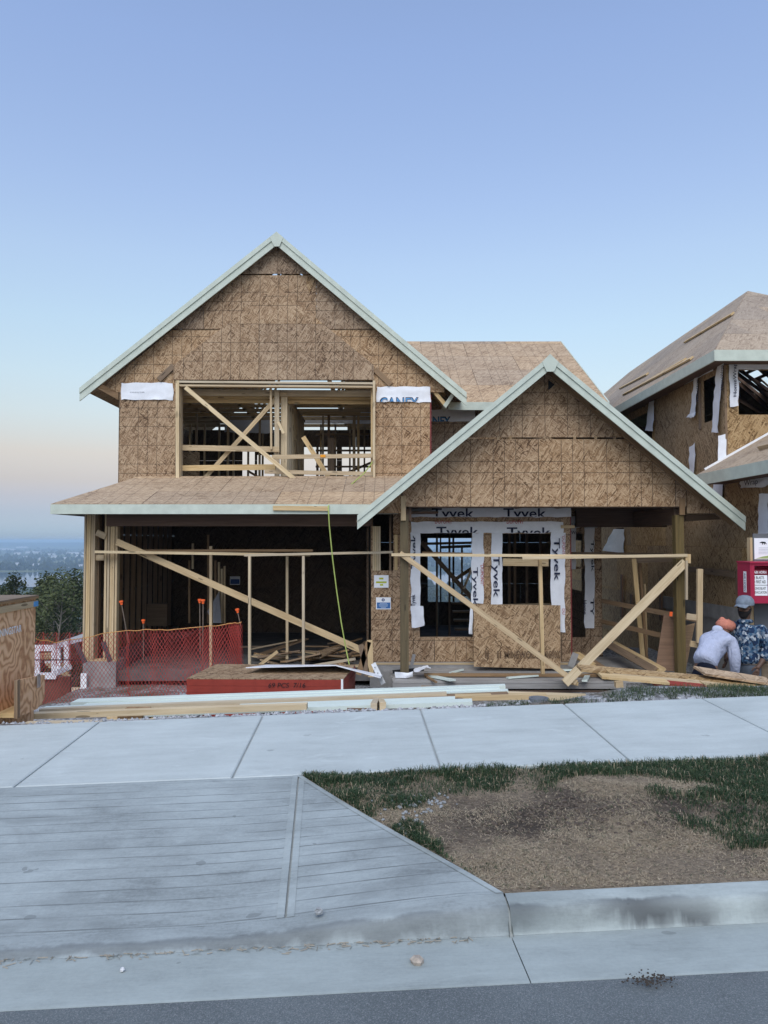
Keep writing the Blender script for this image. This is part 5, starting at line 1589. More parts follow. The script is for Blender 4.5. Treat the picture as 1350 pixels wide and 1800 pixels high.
# fence continuing behind toward the back of the lot
fn2 = root('safety_fence', P(100, 1150, 17), 'second orange net fence farther back, seen left of the garage corner post', 'fence')
m = MB()
for i in range(60):
    for j in range(14):
        def q(i, j):
            f, v = i / 60, j / 14
            a, b = P(40, 1150, 17.0), P(150, 1150, 18.0)
            p = a.lerp(b, f); z0, z1 = P(90, 1178, 17).z, P(90, 1112 + 10 * f, 17).z
            return Vector((p.x, p.y + .12 * math.sin(f * 30), z0 + (z1 - z0) * v))
        if (i + j) % 2 == 0: strand(q(i, j), q(i + 1, j + 1), .004)
        else: strand(q(i + 1, j), q(i, j + 1), .004)
tag(m.build('net', M['net'], fn2), kind='stuff')

# stack of red-edged sheets
st_o = P(470, 1235, 10.6)
stack = root('panel_stack', (st_o.x, 11.0, -2.78), 'strapped stack of strand board sheets with red painted edges in front of the garage', 'panel stack')
a, b = P(328, 1194, 10.55), P(604, 1193, 10.55)
c_, d_ = P(380, 1175, 11.75), P(625, 1183, 11.75)
zt0 = -2.0
ang = math.atan2(0.06, 1)
m = MB()
fl = [Vector((a.x, 10.55, 0)), Vector((b.x, 10.50, 0)), Vector((d_.x, 11.70, 0)), Vector((c_.x, 11.75, 0))]
nz = 9
zb0 = -2.80
ztop = [P(328, 1194, 10.55).z, P(604, 1189, 10.5).z]
for k in range(nz):
    z0 = zb0 + (ztop[0] - zb0) * k / nz + .003; z1 = zb0 + (ztop[0] - zb0) * (k + 1) / nz
    q = [p + Vector((rnd.uniform(-.006, .006), rnd.uniform(-.006, .006), z0)) for p in fl]
    MB().prism(q, (0, 0, z1 - z0), [(p.x, p.y) for p in q]).build('sheet_bundle', M['redpaint'], stack)
q = [p + Vector((0, 0, ztop[0] + .002)) for p in fl]
MB().prism(q, (0, 0, .012), [(p.x, p.y) for p in q]).build('top_sheet', M['osb_plain'], stack)
zl_ = P(475, 1205, 10.5).z
lb = MB
a2, b2 = P(472, 1206, 10.52), P(537, 1198, 10.52)
text_mesh('69 PCS  7/16', 'lettering', (0, 10.505, 0), X_, Z_, (a2.x, P(1, 1208.5, 10.52).z, b2.x, P(1, 1200, 10.52).z), M['black'], stack, None, .15)
m = MB(); m.aabb((P(613, 1, 10.5).x - .09, 10.49, zb0), (P(613, 1, 10.5).x - .06, 10.53, ztop[0] + .01)); m.build('corner_protector', M['white'], stack)
# loose sheet with white film lying across the stack
sh = MB()
q = [P(430, 1176, 11.0), P(585, 1173, 10.9), P(668, 1191, 11.1), P(640, 1184, 12.1), P(480, 1172, 11.8)]
q = [P(432, 1177, 10.9), P(590, 1173, 10.9), P(590, 1172, 11.7), P(470, 1172, 11.6)]
sh.prism([Vector((p.x, p.y, p.z + .02)) for p in q], (0, 0, .012))
q2 = [P(590, 1173, 10.9), P(669, 1195, 10.9), P(672, 1190, 11.7), P(590, 1172, 11.7)]
sh.prism([Vector((p.x, p.y, p.z + .02)) for p in q2], (0, 0, .012))
tag(sh.build('white_sheet', M['wrap']), 'white faced sheet lying bent over the right end of the red edged stack', 'sheet')
bkt = MB()
bkt.m = 0
o = board('metal_strap', P(656, 1166, 11.6), P(674, 1202, 11.5), .075, .004, M['steel'])
tag(o, 'pale perforated metal strap leaning by the end of the white sheet', 'strap')
for (px, py) in ((659, 1173), (664, 1183), (670, 1194)):
    c = P(px, py, 11.55)
    MB().lathe(c + Vector((0, -.006, 0)), [(0, .001), (.008, .001), (.008, -.004)], 8, axis=Vector((0, -1, 0))).build('hole', M['black'], o)

# long trim boards and lumber behind the pavement
def lum(name, a, b, Y, w, t, mt, label, group=None, depth=(0, 1, 0)):
    o = bpx(name, a, b, Y, w, t, M[mt], None, depth)
    return tag(o, label, 'lumber' if mt != 'mint_new' else 'trim board', group)
lum('trim_board', (135, 1233), (888, 1207), (8.7, 8.3), .045, .10, 'mint_new', 'long mint green trim board on top of the lumber pile, the highest one')
lum('trim_board', (128, 1236), (878, 1211.5), (8.62, 8.2), .04, .10, 'mint_new', 'mint green trim board just under the topmost one and a little shorter')
lum('trim_board', (150, 1240), (893, 1215), (8.5, 8.1), .035, .09, 'mint_new', 'mint green trim board third from the top, its right end sticking out')
lum('trim_board', (78, 1246), (640, 1227), (8.35, 8.05), .04, .09, 'mint_new', 'mint green trim board low in the pile, in front of the pale lumber')
lum('trim_board', (250, 1254), (830, 1234), (7.75, 7.5), .04, .15, 'mint_new', 'lowest mint green trim board lying near the gravel')
lum('trim_board', (420, 1242), (800, 1228.5), (7.85, 7.65), .03, .12, 'mint_new', 'narrow mint green trim board under the two cut board ends')
lum('lumber_plank', (72, 1249), (785, 1220.5), (8.15, 7.95), .045, .09, 'lumber_pale', 'long pale plank lying between the mint trim boards')
lum('lumber_plank', (330, 1243), (893, 1221), (8.1, 7.9), .04, .14, 'lumber_dark', 'greyer plank in the middle of the pile behind the pale one')
lum('lumber_plank', (55, 1258), (540, 1241), (7.5, 7.4), .055, .09, 'lumber_pale', 'pale plank lowest at the left of the pile beside the plywood bin')
lum('lumber_plank', (45, 1274), (560, 1263), (6.66, 6.50), .045, .09, 'lumber_pale', 'pale plank lying alone on gravel along the pavement edge')
lum('lumber_plank', (803, 1219), (1030, 1226), (8.2, 8.0), .06, .12, 'lumber_pale', 'pale plank in front of the porch steps')
lum('lumber_plank', (800, 1226), (960, 1223), (7.9, 7.8), .05, .12, 'lumber', 'tan plank crossing in front of the porch, half buried in gravel')
lum('lumber_plank', (740, 1210), (880, 1216), (8.9, 8.8), .05, .1, 'lumber_dark', 'weathered plank on the porch side of the pile')
# cribbing blocks
for (px, py, Y, w_, lb) in ((228, 1259, 7.62, .25, 'grey timber block propping the left of the pile'), (640, 1250, 7.5, .34, 'dark timber block under the two cut board ends'), (470, 1254, 7.6, .2, 'timber block half hidden under the middle of the pile'), (800, 1240, 7.6, .2, 'timber block under the right end of the trim boards')):
    p = P(px, py, Y); z0 = lot(p.x, Y + .2) - .12
    m = MB(); m.aabb((p.x - w_ / 2, Y, z0), (p.x + w_ / 2, Y + .3, p.z + .03)); tag(m.build('timber_block', M['lumber_dark']), lb, 'block')
for (a, b, lb) in (((657, 1244), (662, 1233), 'left of the two short cut board ends pointing at the pavement'), ((673, 1243), (669, 1234), 'right one of the two short cut board ends pointing at the pavement')):
    p0, p1 = P(a[0], a[1] - 1, 7.05), P(b[0], b[1], 7.9)
    o = board('board_offcut', p0, p1, .06, .075, M['lumber_pale'], None, depth=(0, 0, 1)); tag(o, lb, 'board')
# black filter cloth under the pile
m = MB()
for i in range(24):
    for j in range(3):
        def q(i, j):
            px = 330 + i * 12; p = P(px, 1254, 7.15 + j * .22)
            return Vector((p.x, p.y, lot(p.x, p.y) + .012 + .03 * noise.noise(Vector((i * .5, j, 3)))))
        m.face([q(i, j), q(i + 1, j), q(i + 1, j + 1), q(i, j + 1)])
tag(m.build('filter_cloth', M['black'], smooth=True), 'strip of black filter cloth crumpled under the lumber pile', 'cloth')
# short pipe end in the gravel
pc = P(947, 1228, 7.25)
m = MB(); m.lathe(Vector((pc.x, pc.y, lot(pc.x, pc.y) - .05)), [(.092, 0), (.095, pc.z - lot(pc.x, pc.y) + .06), (.078, pc.z - lot(pc.x, pc.y) + .06), (.07, pc.z - lot(pc.x, pc.y) - .0), (0, pc.z - lot(pc.x, pc.y) - .0)], 20)
tag(m.build('pipe_end', mat_plain('grey_pipe', (.16, .17, .19), rough=.6), smooth=False), 'short grey pipe end standing in the gravel in front of the porch', 'pipe')

# strips of sheathing on the right
rp_ = [((1045, 1180), (1350, 1210), 7.75, .30, .012, 'osb_roof', 'wide tan strip of strand board topping the pile on the right'),
       ((1062, 1190), (1330, 1213), 7.55, .2, .02, 'osb_roof', 'tan strip of strand board second from the top, by the weeds'),
       ((1095, 1197), (1245, 1212), 7.35, .12, .02, 'osb_roof', 'short strand board strip with a red painted edge low in the right pile'),
       ((1060, 1189), (1180, 1200), 7.45, .12, .02, 'lumber', 'narrow pale strip poking out left from under the right pile')]
def flat_strip(a, b, Y, wd, th, mt, label, tilt=0.10, cat='panel strip'):
    p0, p1 = P(a[0], a[1], Y), P(b[0], b[1], Y - .1)
    L = (p1 - p0).normalized(); D = Vector((0, 1, tilt)).normalized()
    N_ = L.cross(D).normalized()
    m = MB()
    nseg = 14
    rs = random.Random(int(a[0] + b[1]))
    fr = [p0.lerp(p1, k / nseg) + Vector((0, rs.uniform(-.012, .012), 0)) for k in range(nseg + 1)]
    pts = fr + [q + D * (wd + rs.uniform(-.02, .02)) for q in fr[::-1]]
    # split in quads so the extruded outline stays convex
    for k in range(nseg):
        q = [fr[k], fr[k + 1], fr[k + 1] + D * wd, fr[k] + D * wd]
        m.prism(q, N_ * (-th if N_.z > 0 else th), [((p - p0).dot(L), (p - p0).dot(D)) for p in q])
    return tag(m.build('panel_strip', M[mt]), label, cat)
flat_strip((1022, 1176), (1362, 1206), 7.9, .20, .03, 'osb_near', 'long tan strand board strip on the right pile reaching toward the porch')
flat_strip((1075, 1186), (1362, 1212), 7.72, .22, .03, 'osb_near', 'second long strand board strip in the right pile, just below the top one')
flat_strip((1085, 1191), (1245, 1204), 7.55, .16, .025, 'lumber', 'pale narrow strip in the right pile above the red edged one')
flat_strip((1058, 1189), (1178, 1200), 7.45, .14, .025, 'lumber', 'shortest pale strip at the left tip of the right pile')
flat_strip((1150, 1200), (1245, 1209), 7.4, .14, .03, 'redpaint', 'red edged sheathing strip at the bottom of the right pile')
flat_strip((1240, 1203), (1365, 1218), 7.42, .14, .03, 'lumber', 'pale strip at the right end of the pile just above the weeds')
flat_strip((1240, 1184), (1370, 1204), 7.8, .30, .022, 'osb_roof', 'thick board lying on top of the right pile at the photo edge')
flat_strip((1070, 1178), (1120, 1183), 8.05, .1, .02, 'redpaint', 'small red edged strip end showing behind the long top strip')
# scrap lumber heap inside the garage
sr2 = random.Random(21)
SCR = 'cut ends heaped on the garage floor'
for k in range(34):
    px = sr2.uniform(452, 640); py = sr2.uniform(1150, 1178)
    Y = 14.5 + (1178 - py) * .07
    p = P(px, py, Y)
    z = FLOOR + .04 + sr2.uniform(0, .22)
    L = sr2.uniform(.3, 1.2)
    az = sr2.uniform(-.9, 1.2)
    d = Vector((math.cos(az), math.sin(az), sr2.uniform(-.15, .25))) * L / 2
    c = Vector((p.x, Y, z))
    o = board('scrap_board', c - d, c + d, sr2.choice([.09, .14, .2, .3]), .03, M[sr2.choice(['lumber_dark', 'lumber_dark', 'lumber', 'osb_plain'])], None, depth=(0, .2, 1))
    tag(o, 'offcut of lumber or strand board in the scrap heap on the garage floor', 'scrap board', SCR)
for a, b, lb, mt in (((630, 1186), (648, 1128), 'scrap board leaning upright at the right end of the scrap heap', 'lumber_dark'), ((646, 1188), (634, 1133), 'second upright scrap board crossing the leaning one by the wall', 'lumber_dark'), ((652, 1190), (650, 1125), 'thin upright strip beside the garage wall corner', 'lumber')):
    tag(bpx('scrap_board', a, b, 13.7, .1, .03, M[mt]), lb, 'scrap board')
for a, b, w_, lb, mt in (((545, 1171), (625, 1158), .05, 'pale long offcut lying on top of the scrap heap', 'lumber_pale'), ((455, 1170), (488, 1145), .06, 'light offcut leaning on the left side of the scrap heap', 'lumber'), ((585, 1172), (640, 1170), .05, 'tan offcut at the front right of the scrap heap', 'lumber')):
    tag(bpx('scrap_board', a, b, 14.4, w_, .03, M[mt]), lb, 'scrap board')
m = MB(); m.prism([P(364, 1075, 16.5), P(385, 1040, 16.6), P(389, 1095, 16.5), P(375, 1095, 16.4)], (0, .02, 0))
tag(m.build('triangular_offcut', mat_plain('grey_board', (.25, .25, .27))), 'grey triangular panel leaning inside the garage', 'panel')
m = MB(); m.aabb(P(255, 1100, 17.9), P(300, 1060, 18.2)); tag(m.build('wood_crate', M['lumber_dark']), 'dark wooden panel box against the left garage wall', 'box')
# trash on the porch edge
film_o = film('plastic_scrap', [P(726, 1183, 13.0), P(757, 1178, 13.05), P(752, 1171, 13.5), P(730, 1176, 13.5)], M['wrap'], None, seed=61, N=(0, 0, 1), amp=.03)
tag(film_o, 'crumpled white plastic scrap on the porch deck by the left post', 'plastic scrap')
for a, b, Y, mt, lb in (((674, 1177), (736, 1172), 13.6, 'conc_wall', 'grey strip lying at the left corner of the porch deck'), ((690, 1181), (745, 1176), 13.4, 'black', 'black strip lying on the deck behind the left post'), ((723, 1172), (728, 1150), 13.9, 'conc_wall', 'grey bent strip standing against the porch wall')):
    tag(bpx('scrap_strip', a, b, Y, .06, .02, M[mt]), lb, 'scrap strip')
bpx_o = bpx('scrap_strip', (1003, 1172), (1012, 1148), 14.0, .12, .02, M['conc_wall']); tag(bpx_o, 'grey bent strip leaning at the entry corner', 'scrap strip')

# plywood bin at the left edge
t = NT('plywood_face')
uv = t.offs(t.uv())
wp = t.noise(t.mapping(uv, scale=(1.0, .7, 1)), 2.2, 3, .5)
rg = t.math('SINE', t.math('MULTIPLY', wp, 95.0))
fn_ = t.noise(t.mapping(uv, scale=(6, 40, 1)), 1.0, 3)
col = t.ramp(t.math('ADD', t.math('MULTIPLY', rg, .32), t.math('ADD', .38, t.math('MULTIPLY', fn_, .25))), [(0.25, (.74, .47, .275)), (0.6, (.64, .375, .195)), (.95, (.34, .15, .07))])
M['ply'] = t.out(col, rough=.6, spec=.3, bump=rg, bstr=.08, bdist=.003)
bx0, by0, by1 = P(0, 1160, 6.75).x, 6.5, 7.42
bz0, bz1 = lot(bx0, 7.1) - .25, P(0, 1062, 6.75).z
bin_ = root('plywood_bin', (bx0 - .6, 6.96, bz0), 'raw plywood waste bin with stencilled name at the left edge', 'bin')
m = MB(); m.prism([(bx0, by0, bz0 + .0), (bx0, by1, bz0 + .0), (bx0, by1, bz1), (bx0, by0, bz1)], (-.018, 0, 0), [(by0, bz0), (by1, bz0), (by1, bz1), (by0, bz1)]); m.build('side_panel', M['ply'], bin_)
m = MB(); m.prism([(bx0 - .02, by1 - .018, bz0), (bx0 - 1.3, by1 - .018, bz0), (bx0 - 1.3, by1 - .018, bz1), (bx0 - .02, by1 - .018, bz1)], (0, .018, 0)); m.build('end_panel', M['ply'], bin_)
m = MB(); m.prism([(bx0 - .02, by0, bz0), (bx0 - 1.3, by0, bz0), (bx0 - 1.3, by0, bz1), (bx0 - .02, by0, bz1)], (0, .018, 0)); m.build('end_panel', M['ply'], bin_)
m = MB(); m.prism([(bx0 - 1.3, by0 + .02, bz0), (bx0 - 1.3, by1 - .02, bz0), (bx0 - 1.3, by1 - .02, bz1), (bx0 - 1.3, by0 + .02, bz1)], (.018, 0, 0)); m.build('side_panel', M['ply'], bin_)
board('top_rail', (bx0 + .012, by0, bz1 - .05), (bx0 + .012, by1, bz1 - .05), .06, .02, M['lumber'], bin_, depth=(1, 0, 0))
board('top_rail', (bx0 - .02, by0, bz1 + .012), (bx0 - .02, by1, bz1 + .012), .02, .1, M['lumber_dark'], bin_, depth=(1, 0, 0))
m = MB(); m.aabb((bx0 - 1.3, by0, bz1 + .023), (bx0 + .03, by1, bz1 + .035)); m.build('lid', M['lumber_dark'], bin_)
board('corner_clip', (bx0 + .024, by1 - .09, bz1 - .05), (bx0 + .024, by1, bz1 - .05), .05, .005, M['ink_blue'], bin_, depth=(1, 0, 0))
a = on_plane(-34, 1112, Vector((bx0 + .004, 0, 0)), X_); b = on_plane(38, 1097, Vector((bx0 + .004, 0, 0)), X_)
text_mesh('MORNINGSTAR', 'lettering', (bx0 + .004, 0, 0), Y_, Z_, (on_plane(-18, 1105, Vector((bx0 + .004, 0, 0)), X_).y, P(20, 1111, 7.1).z, b.y, P(20, 1098.5, 7.1).z), M['white'], bin_, None, 0, .01)
# lower flap panel resting in front on the right
q = [on_plane(28, 1262, Vector((bx0 + .18, 0, 0)), X_), on_plane(66, 1246, Vector((bx0 + .18, 0, 0)), X_), on_plane(78, 1228, Vector((bx0 + .18, 0, 0)), X_), on_plane(79, 1186, Vector((bx0 + .18, 0, 0)), X_), on_plane(28, 1196, Vector((bx0 + .18, 0, 0)), X_)]
m = MB(); m.prism(q, (-.018, 0, 0), [(p.y, p.z) for p in q]); m.build('flap_panel', M['ply'], bin_)
board('batten', on_plane(30, 1262, Vector((bx0 + .2, 0, 0)), X_), on_plane(30, 1195, Vector((bx0 + .2, 0, 0)), X_), .05, .03, M['lumber_dark'], bin_, depth=(1, 0, 0))
board('hinge_strap', on_plane(68, 1208, Vector((bx0 + .2, 0, 0)), X_), on_plane(68, 1185, Vector((bx0 + .2, 0, 0)), X_), .05, .012, M['steel'], bin_, depth=(1, 0, 0))
m = MB(); m.aabb((bx0 + .0, q[0].y, q[0].z - .0), (bx0 + .16, q[2].y, q[0].z + .04)); m.build('bottom_skid', M['lumber'], bin_)

# grey notice board with the red air horn box
NBX, NBY = 4.95, 9.75
nbd = root('notice_board', (NBX + .3, NBY, -2.65), 'grey painted board on posts behind the standing worker at the right edge', 'notice board')
x0_ = P(1325, 1000, NBY).x
m = MB(); m.aabb((x0_, NBY, P(1330, 1190, NBY).z), (x0_ + .9, NBY + .02, P(1330, 938, NBY).z)); m.build('board_panel', mat_plain('grey_paint', (.12, .125, .13), rough=.7), nbd)
for x in (x0_ - .03, x0_ + .85):
    m = MB(); m.aabb((x, NBY + .022, -2.75), (x + .09, NBY + .11, P(1330, 945, NBY).z)); m.build('post', M['lumber'], nbd)
a, b = P(1326.5, 983, NBY - .006), P(1358, 946, NBY - .006)
bear = tag(MB().aabb((a.x, NBY - .006, a.z), (b.x, NBY - .001, b.z)).build('poster', M['paper']), 'white laminated poster with a bear silhouette above the red box', 'poster')
bp = [(0, .55), (.06, .68), (.14, .80), (.22, .80), (.3, .9), (.55, .92), (.8, .85), (.92, .6), (1, .3), (.98, .15), (.9, .2), (.85, .42), (.78, .42), (.72, .12), (.6, .12), (.66, .45), (.5, .46), (.46, .12), (.34, .12), (.38, .48), (.25, .55), (.12, .52)]
c0, c1 = P(1334.5, 958, NBY), P(1347, 951.5, NBY)
cu_pts = [Vector((c0.x + u * (c1.x - c0.x), NBY - .0075, c0.z + v * (c1.z - c0.z))) for u, v in bp]
bm_ = bmesh.new(); vs_ = [bm_.verts.new(p - cu_pts[0]) for p in cu_pts]; bm_.faces.new(vs_); bmesh.ops.triangulate(bm_, faces=bm_.faces[:])
me = bpy.data.meshes.new('bear_emblem'); bm_.to_mesh(me); bm_.free(); me.materials.append(M['black']); link_mesh('bear_emblem', me, cu_pts[0], bear)
for k in range(5):
    p = P(1341, 963 + k * 2.6, NBY); MB().aabb((p.x - .06, NBY - .0075, p.z - .003), (p.x + .08, NBY - .0065, p.z + .003)).build('printed_line', mat_plain('grey_print', (.45, .47, .5)), bear)
p = P(1328, 982, NBY); MB().prism([(p.x, NBY - .0065, p.z), (b.x - .01, NBY - .0065, p.z), (b.x - .01, NBY - .0065, p.z + .05), (p.x + .09, NBY - .0065, p.z + .028)], (0, .003, 0)).build('printed_panel', mat_plain('leaf_green', (.32, .42, .16)), bear)
# red box
bz_b, bz_t = P(1320, 1060, 9.45).z, P(1320, 990, 9.45).z
rx0 = P(1319, 1020, 9.4).x
redm = mat_plain('air_horn_red', (0.36, 0.018, 0.055), rough=.5, var=.06)
rb = root('air_horn_box', (rx0 + .2, 9.55, bz_b), 'red open fronted air horn box with blast instructions, beside the standing worker', 'box')
W_ = .46
for (p, q) in (((rx0, 9.40, bz_b), (rx0 + .02, 9.74, bz_t)), ((rx0 + W_, 9.40, bz_b), (rx0 + W_ + .02, 9.74, bz_t)), ((rx0 + .021, 9.40, bz_b), (rx0 + W_ - .001, 9.74, bz_b + .02)), ((rx0 - .01, 9.38, bz_t + .001), (rx0 + W_ + .03, 9.745, bz_t + .02)), ((rx0 + .021, 9.72, bz_b + .021), (rx0 + W_ - .001, 9.74, bz_t))):
    MB().aabb(p, q).build('box_panel', redm, rb)
for (p, q) in (((rx0 + .021, 9.40, bz_b + .021), (rx0 + W_ - .001, 9.415, bz_b + .09)), ((rx0 + .021, 9.40, bz_t - .03), (rx0 + W_ - .001, 9.415, bz_t - .001)), ((rx0 + .0211, 9.401, bz_b + .0901), (rx0 + .055, 9.414, bz_t - .031))):
    MB().aabb(p, q).build('box_frame', redm, rb)
pz = lambda y: P(1330, y, 9.43).z
xx = lambda x: P(x, 1020, 9.43).x
MB().aabb((xx(1325), 9.43, pz(1047)), (xx(1349), 9.44, pz(1011))).build('instruction_card', M['paper'], rb)
MB().aabb((xx(1325), 9.428, pz(1009.5)), (xx(1349), 9.44, pz(1002))).build('title_card', mat_plain('dark_red', (.20, .012, .03)), rb)
for s_, a, b, y0, y1, mt in (('AIR HORN', 1320, 1347, 1003.5, 1008.3, 'paper'), ('2 BLASTS', 1322.5, 1343, 1013, 1018, 'black'), ('= FIRST AID', 1320.5, 1346, 1020, 1025.5, 'black'), ('LONG BLAST', 1322, 1346, 1032, 1036.5, 'black'), ('EVACUATION', 1326.5, 1347.5, 1039, 1043.5, 'black')):
    yy_ = 9.4265 if mt == 'paper' else 9.4285
    text_mesh(s_, 'lettering', (0, yy_, 0), X_, Z_, (max(xx(a), xx(1325.3)), pz(y1), xx(b), pz(y0)), M[mt], rb, None, 0, .012)
MB().aabb((xx(1325), 9.4285, pz(1029)), (xx(1349), 9.4295, pz(1028.2))).build('printed_line', M['black'], rb)
lbl = MB().aabb((rx0 - .003, 9.50, pz(1042)), (rx0 - .0005, 9.575, pz(1005))).build('side_label', M['paper'], rb)
text_mesh('AIR HORN', 'lettering', (rx0 - .0045, 0, 0), -Z_, -Y_, (-pz(1008), -9.56, -pz(1040), -9.515), M['ink'], lbl)

# unfinished house down the slope on the left
lh = root('house_under_construction', (-10.5, 24, -6), 'low house frame wrapped in white downhill behind the orange fences', 'house')
LY = 20.0
def lhp(px, py, Y=LY): return P(px, py, Y)
for (a, b, w_) in (((52, 1139), (99, 1139), .16), ((52, 1188), (99, 1188), .17)):
    bpx('wrap_band', a, b, LY, w_, .05, M['wrap'], lh)
for px in (66, 95): bpx('wrap_band', (px, 1184), (px, 1143), LY - .01, .13, .05, M['wrap'], lh)
bpx('wall_plate', (98, 1135), (150, 1119), (19.8, 16.5), .15, .1, M['wrap'], lh)
bpx('wall_plate', (100, 1183), (122, 1172), (19.8, 18.0), .14, .1, M['wrap'], lh)
bpx('stud', (103, 1184), (103, 1132), 19.4, .12, .06, M['wrap'], lh)
bpx('stud', (118, 1176), (118, 1128), 18.2, .14, .06, M['wrap'], lh)
rk = random.Random(4)
for k in range(10):
    bpx('stud', (56 + k * 6, 1152 + k * 4), (100 + k * 3, 1148 + k * 5), 21.5 + k * .2, .06, .05, M[rk.choice(['lumber', 'lumber_pale', 'white'])], lh)
m = MB(); m.aabb((-14, 21, -6.2), (-8.2, 30, -5.9)); m.build('floor_deck', M['lumber'], lh)
m = MB(); m.aabb((-14, LY + .05, -6.9), (P(122, 1180, LY).x, LY + .15, P(90, 1190, LY).z)); m.build('wall_panel', mat_plain('brown_wall', (.16, .07, .05)), lh)
bpx('rail', (60, 1160), (143, 1160), 14.8, .02, .02, M['black'], lh)
bpx('post', (76, 1182), (76, 1160), 14.8, .03, .03, M['black'], lh)
# dark straps at the foundation corner
for a, b, lb in (((133, 1130), (150, 1165), 'dark membrane strip leaning at the left foundation corner'), ((181, 1128), (194, 1163), 'dark membrane strip hanging down the second corner post')):
    tag(bpx('membrane_strip', a, b, 14.0, .09, .01, mat_plain('membrane', (.06, .055, .06))), lb, 'strip')
m = MB(); a_, b_ = P(141, 1228, 14.15), P(152, 1184, 14.15); m.aabb((a_.x, 14.15, a_.z), (b_.x, 14.2, b_.z)); tag(m.build('foam_board', M['white']), 'white foam strip standing against the concrete corner', 'board')
# small offcuts and rubbish lying about the front of the lot
so = random.Random(77)
OFC = 'small offcuts scattered over the front of the lot'
for k in range(26):
    x = so.uniform(-4.2, 3.4); y = so.uniform(8.8, 12.4)
    if k > 17: x, y = so.uniform(.6, 4.4), so.uniform(12.95, 13.9)
    z = (lot(x, y) if y < 12.8 else dz) + .03
    if -3.0 < x < -.3 and 10.2 < y < 12: continue
    L_ = so.uniform(.15, .7); az = so.uniform(0, 3.14)
    d = Vector((math.cos(az), math.sin(az), so.uniform(-.05, .05))) * L_ / 2
    c = Vector((x, y, z))
    tag(board('wood_offcut', c - d, c + d, so.choice([.04, .09, .14]), .03, M[so.choice(['lumber', 'lumber_pale', 'lumber_dark', 'osb_plain', 'mint_new'])], None, depth=(0, .1, 1)),
        'short sawn offcut lying loose in front of the house', 'wood offcut', OFC)
# heap of crushed stone beside the red edged stack
m = MB()
hc_ = P(322, 1217, 10.2)
for i in range(500):
    a = so.uniform(0, 6.28); r = so.random() ** .6 * .45
    zz = hc_.z - .42 + .40 * (1 - r / .45) + so.uniform(-.02, .02)
    stone(m, (hc_.x + math.cos(a) * r, hc_.y + math.sin(a) * r * .8, zz), so.uniform(.012, .03), so)
tag(m.build('stone_heap', M['stones']), 'small heap of crushed grey stone left of the red edged stack', kind='stuff')
# ================================================================ TREES AND FAR SHORE
def leaf_mat(name, dark, light):
    t = NT(name)
    a = t.n('ShaderNodeAttribute', {'attribute_name': 'tone'}).outputs['Fac']
    return t.out(t.ramp(a, [(0, dark), (1, light)]), rough=.75, spec=.1, trans=.2)
M['leaf0'] = leaf_mat('alder_leaves', (.04, .058, .026), (.12, .135, .06))
M['leaf1'] = leaf_mat('conifer_needles', (.028, .042, .026), (.07, .085, .045))
M['bark'] = mat_plain('bark', (.17, .15, .125), rough=.9, var=.3, scale=5)
def tree_meshes(kind, seed):
    r = random.Random(seed)
    H = 20.0
    tr = MB()
    pts = [Vector((.25 * math.sin(k * .9 + seed), .25 * math.cos(k * 1.3 + seed), H * .95 * k / 7)) for k in range(8)]
    pts[0] = Vector((0, 0, -1.5))
    tr.tube(pts, [.24 - .028 * k for k in range(8)], 7)
    clumps = []
    if kind == 0:       # tall alder / poplar
        for k in range(46):
            z = H * (.16 + .84 * r.random() ** .75)
            w = 2.7 * (math.sin(math.pi * min(1, max(.04, (z / H - .10) / .92))) ** .65) * r.uniform(.55, 1.1)
            az = r.uniform(0, 6.283)
            c = Vector((math.cos(az) * w * .75, math.sin(az) * w * .75, z + w * .3))
            tr.tube([Vector((0, 0, z - w * .35)), c], [.06, .015], 4, caps=False)
            clumps.append((c, r.uniform(.55, 1.15), 1.25))
        clumps.append((Vector((0, 0, H)), .5, 1.6))
    else:
        n = 22
        for k in range(n):
            z = H * (.12 + .88 * k / n)
            w = 2.9 * (1 - k / n) ** .8 + .25
            for q in range(5):
                az = r.uniform(0, 6.283)
                e = Vector((math.cos(az) * w * r.uniform(.6, 1.05), math.sin(az) * w * r.uniform(.6, 1.05), z - w * .22))
                tr.tube([Vector((0, 0, z)), e], [.045, .012], 4, caps=False)
                for u in (.35, .65, 1.0):
                    clumps.append((Vector((0, 0, z)).lerp(e, u), .20 + .26 * w * .35, .5))
        clumps.append((Vector((0, 0, H)), .2, 2))
    V, F, A = [], [], []
    for c, rad, st_ in clumps:
        tone0 = r.uniform(.15, .85)
        for k in range(int(62 * rad + 8) if kind == 0 else 14):
            d = Vector((r.gauss(0, 1), r.gauss(0, 1), r.gauss(0, 1)))
            d = d.normalized() * rad * r.random() ** .45
            p = c + Vector((d.x, d.y, d.z * st_))
            s = r.uniform(.09, .2) if kind == 0 else r.uniform(.10, .24)
            a = Vector((r.gauss(0, 1), r.gauss(0, 1), r.gauss(0, .7))).normalized() * s
            b = a.orthogonal().normalized() * s * r.uniform(.4, .8)
            i = len(V)
            V += [tuple(p - a), tuple(p + b), tuple(p + a), tuple(p - b)]
            F.append((i, i + 1, i + 2, i + 3))
            A += [min(1, max(0, tone0 + r.uniform(-.25, .25)))] * 4
    me = bpy.data.meshes.new('crown')
    me.from_pydata(V, [], F)
    me.attributes.new('tone', 'FLOAT', 'POINT').data.foreach_set('value', A)
    me.materials.append(M['leaf0'] if kind == 0 else M['leaf1'])
    to = tr.build('trunk', M['bark'], None, origin=(0, 0, 0))
    tm = to.data
    bpy.data.objects.remove(to)
    return me, tm
PROTO = [(0, tree_meshes(0, 1)), (0, tree_meshes(0, 2)), (0, tree_meshes(0, 3)), (1, tree_meshes(1, 4)), (1, tree_meshes(1, 5))]
tr_ = random.Random(8)
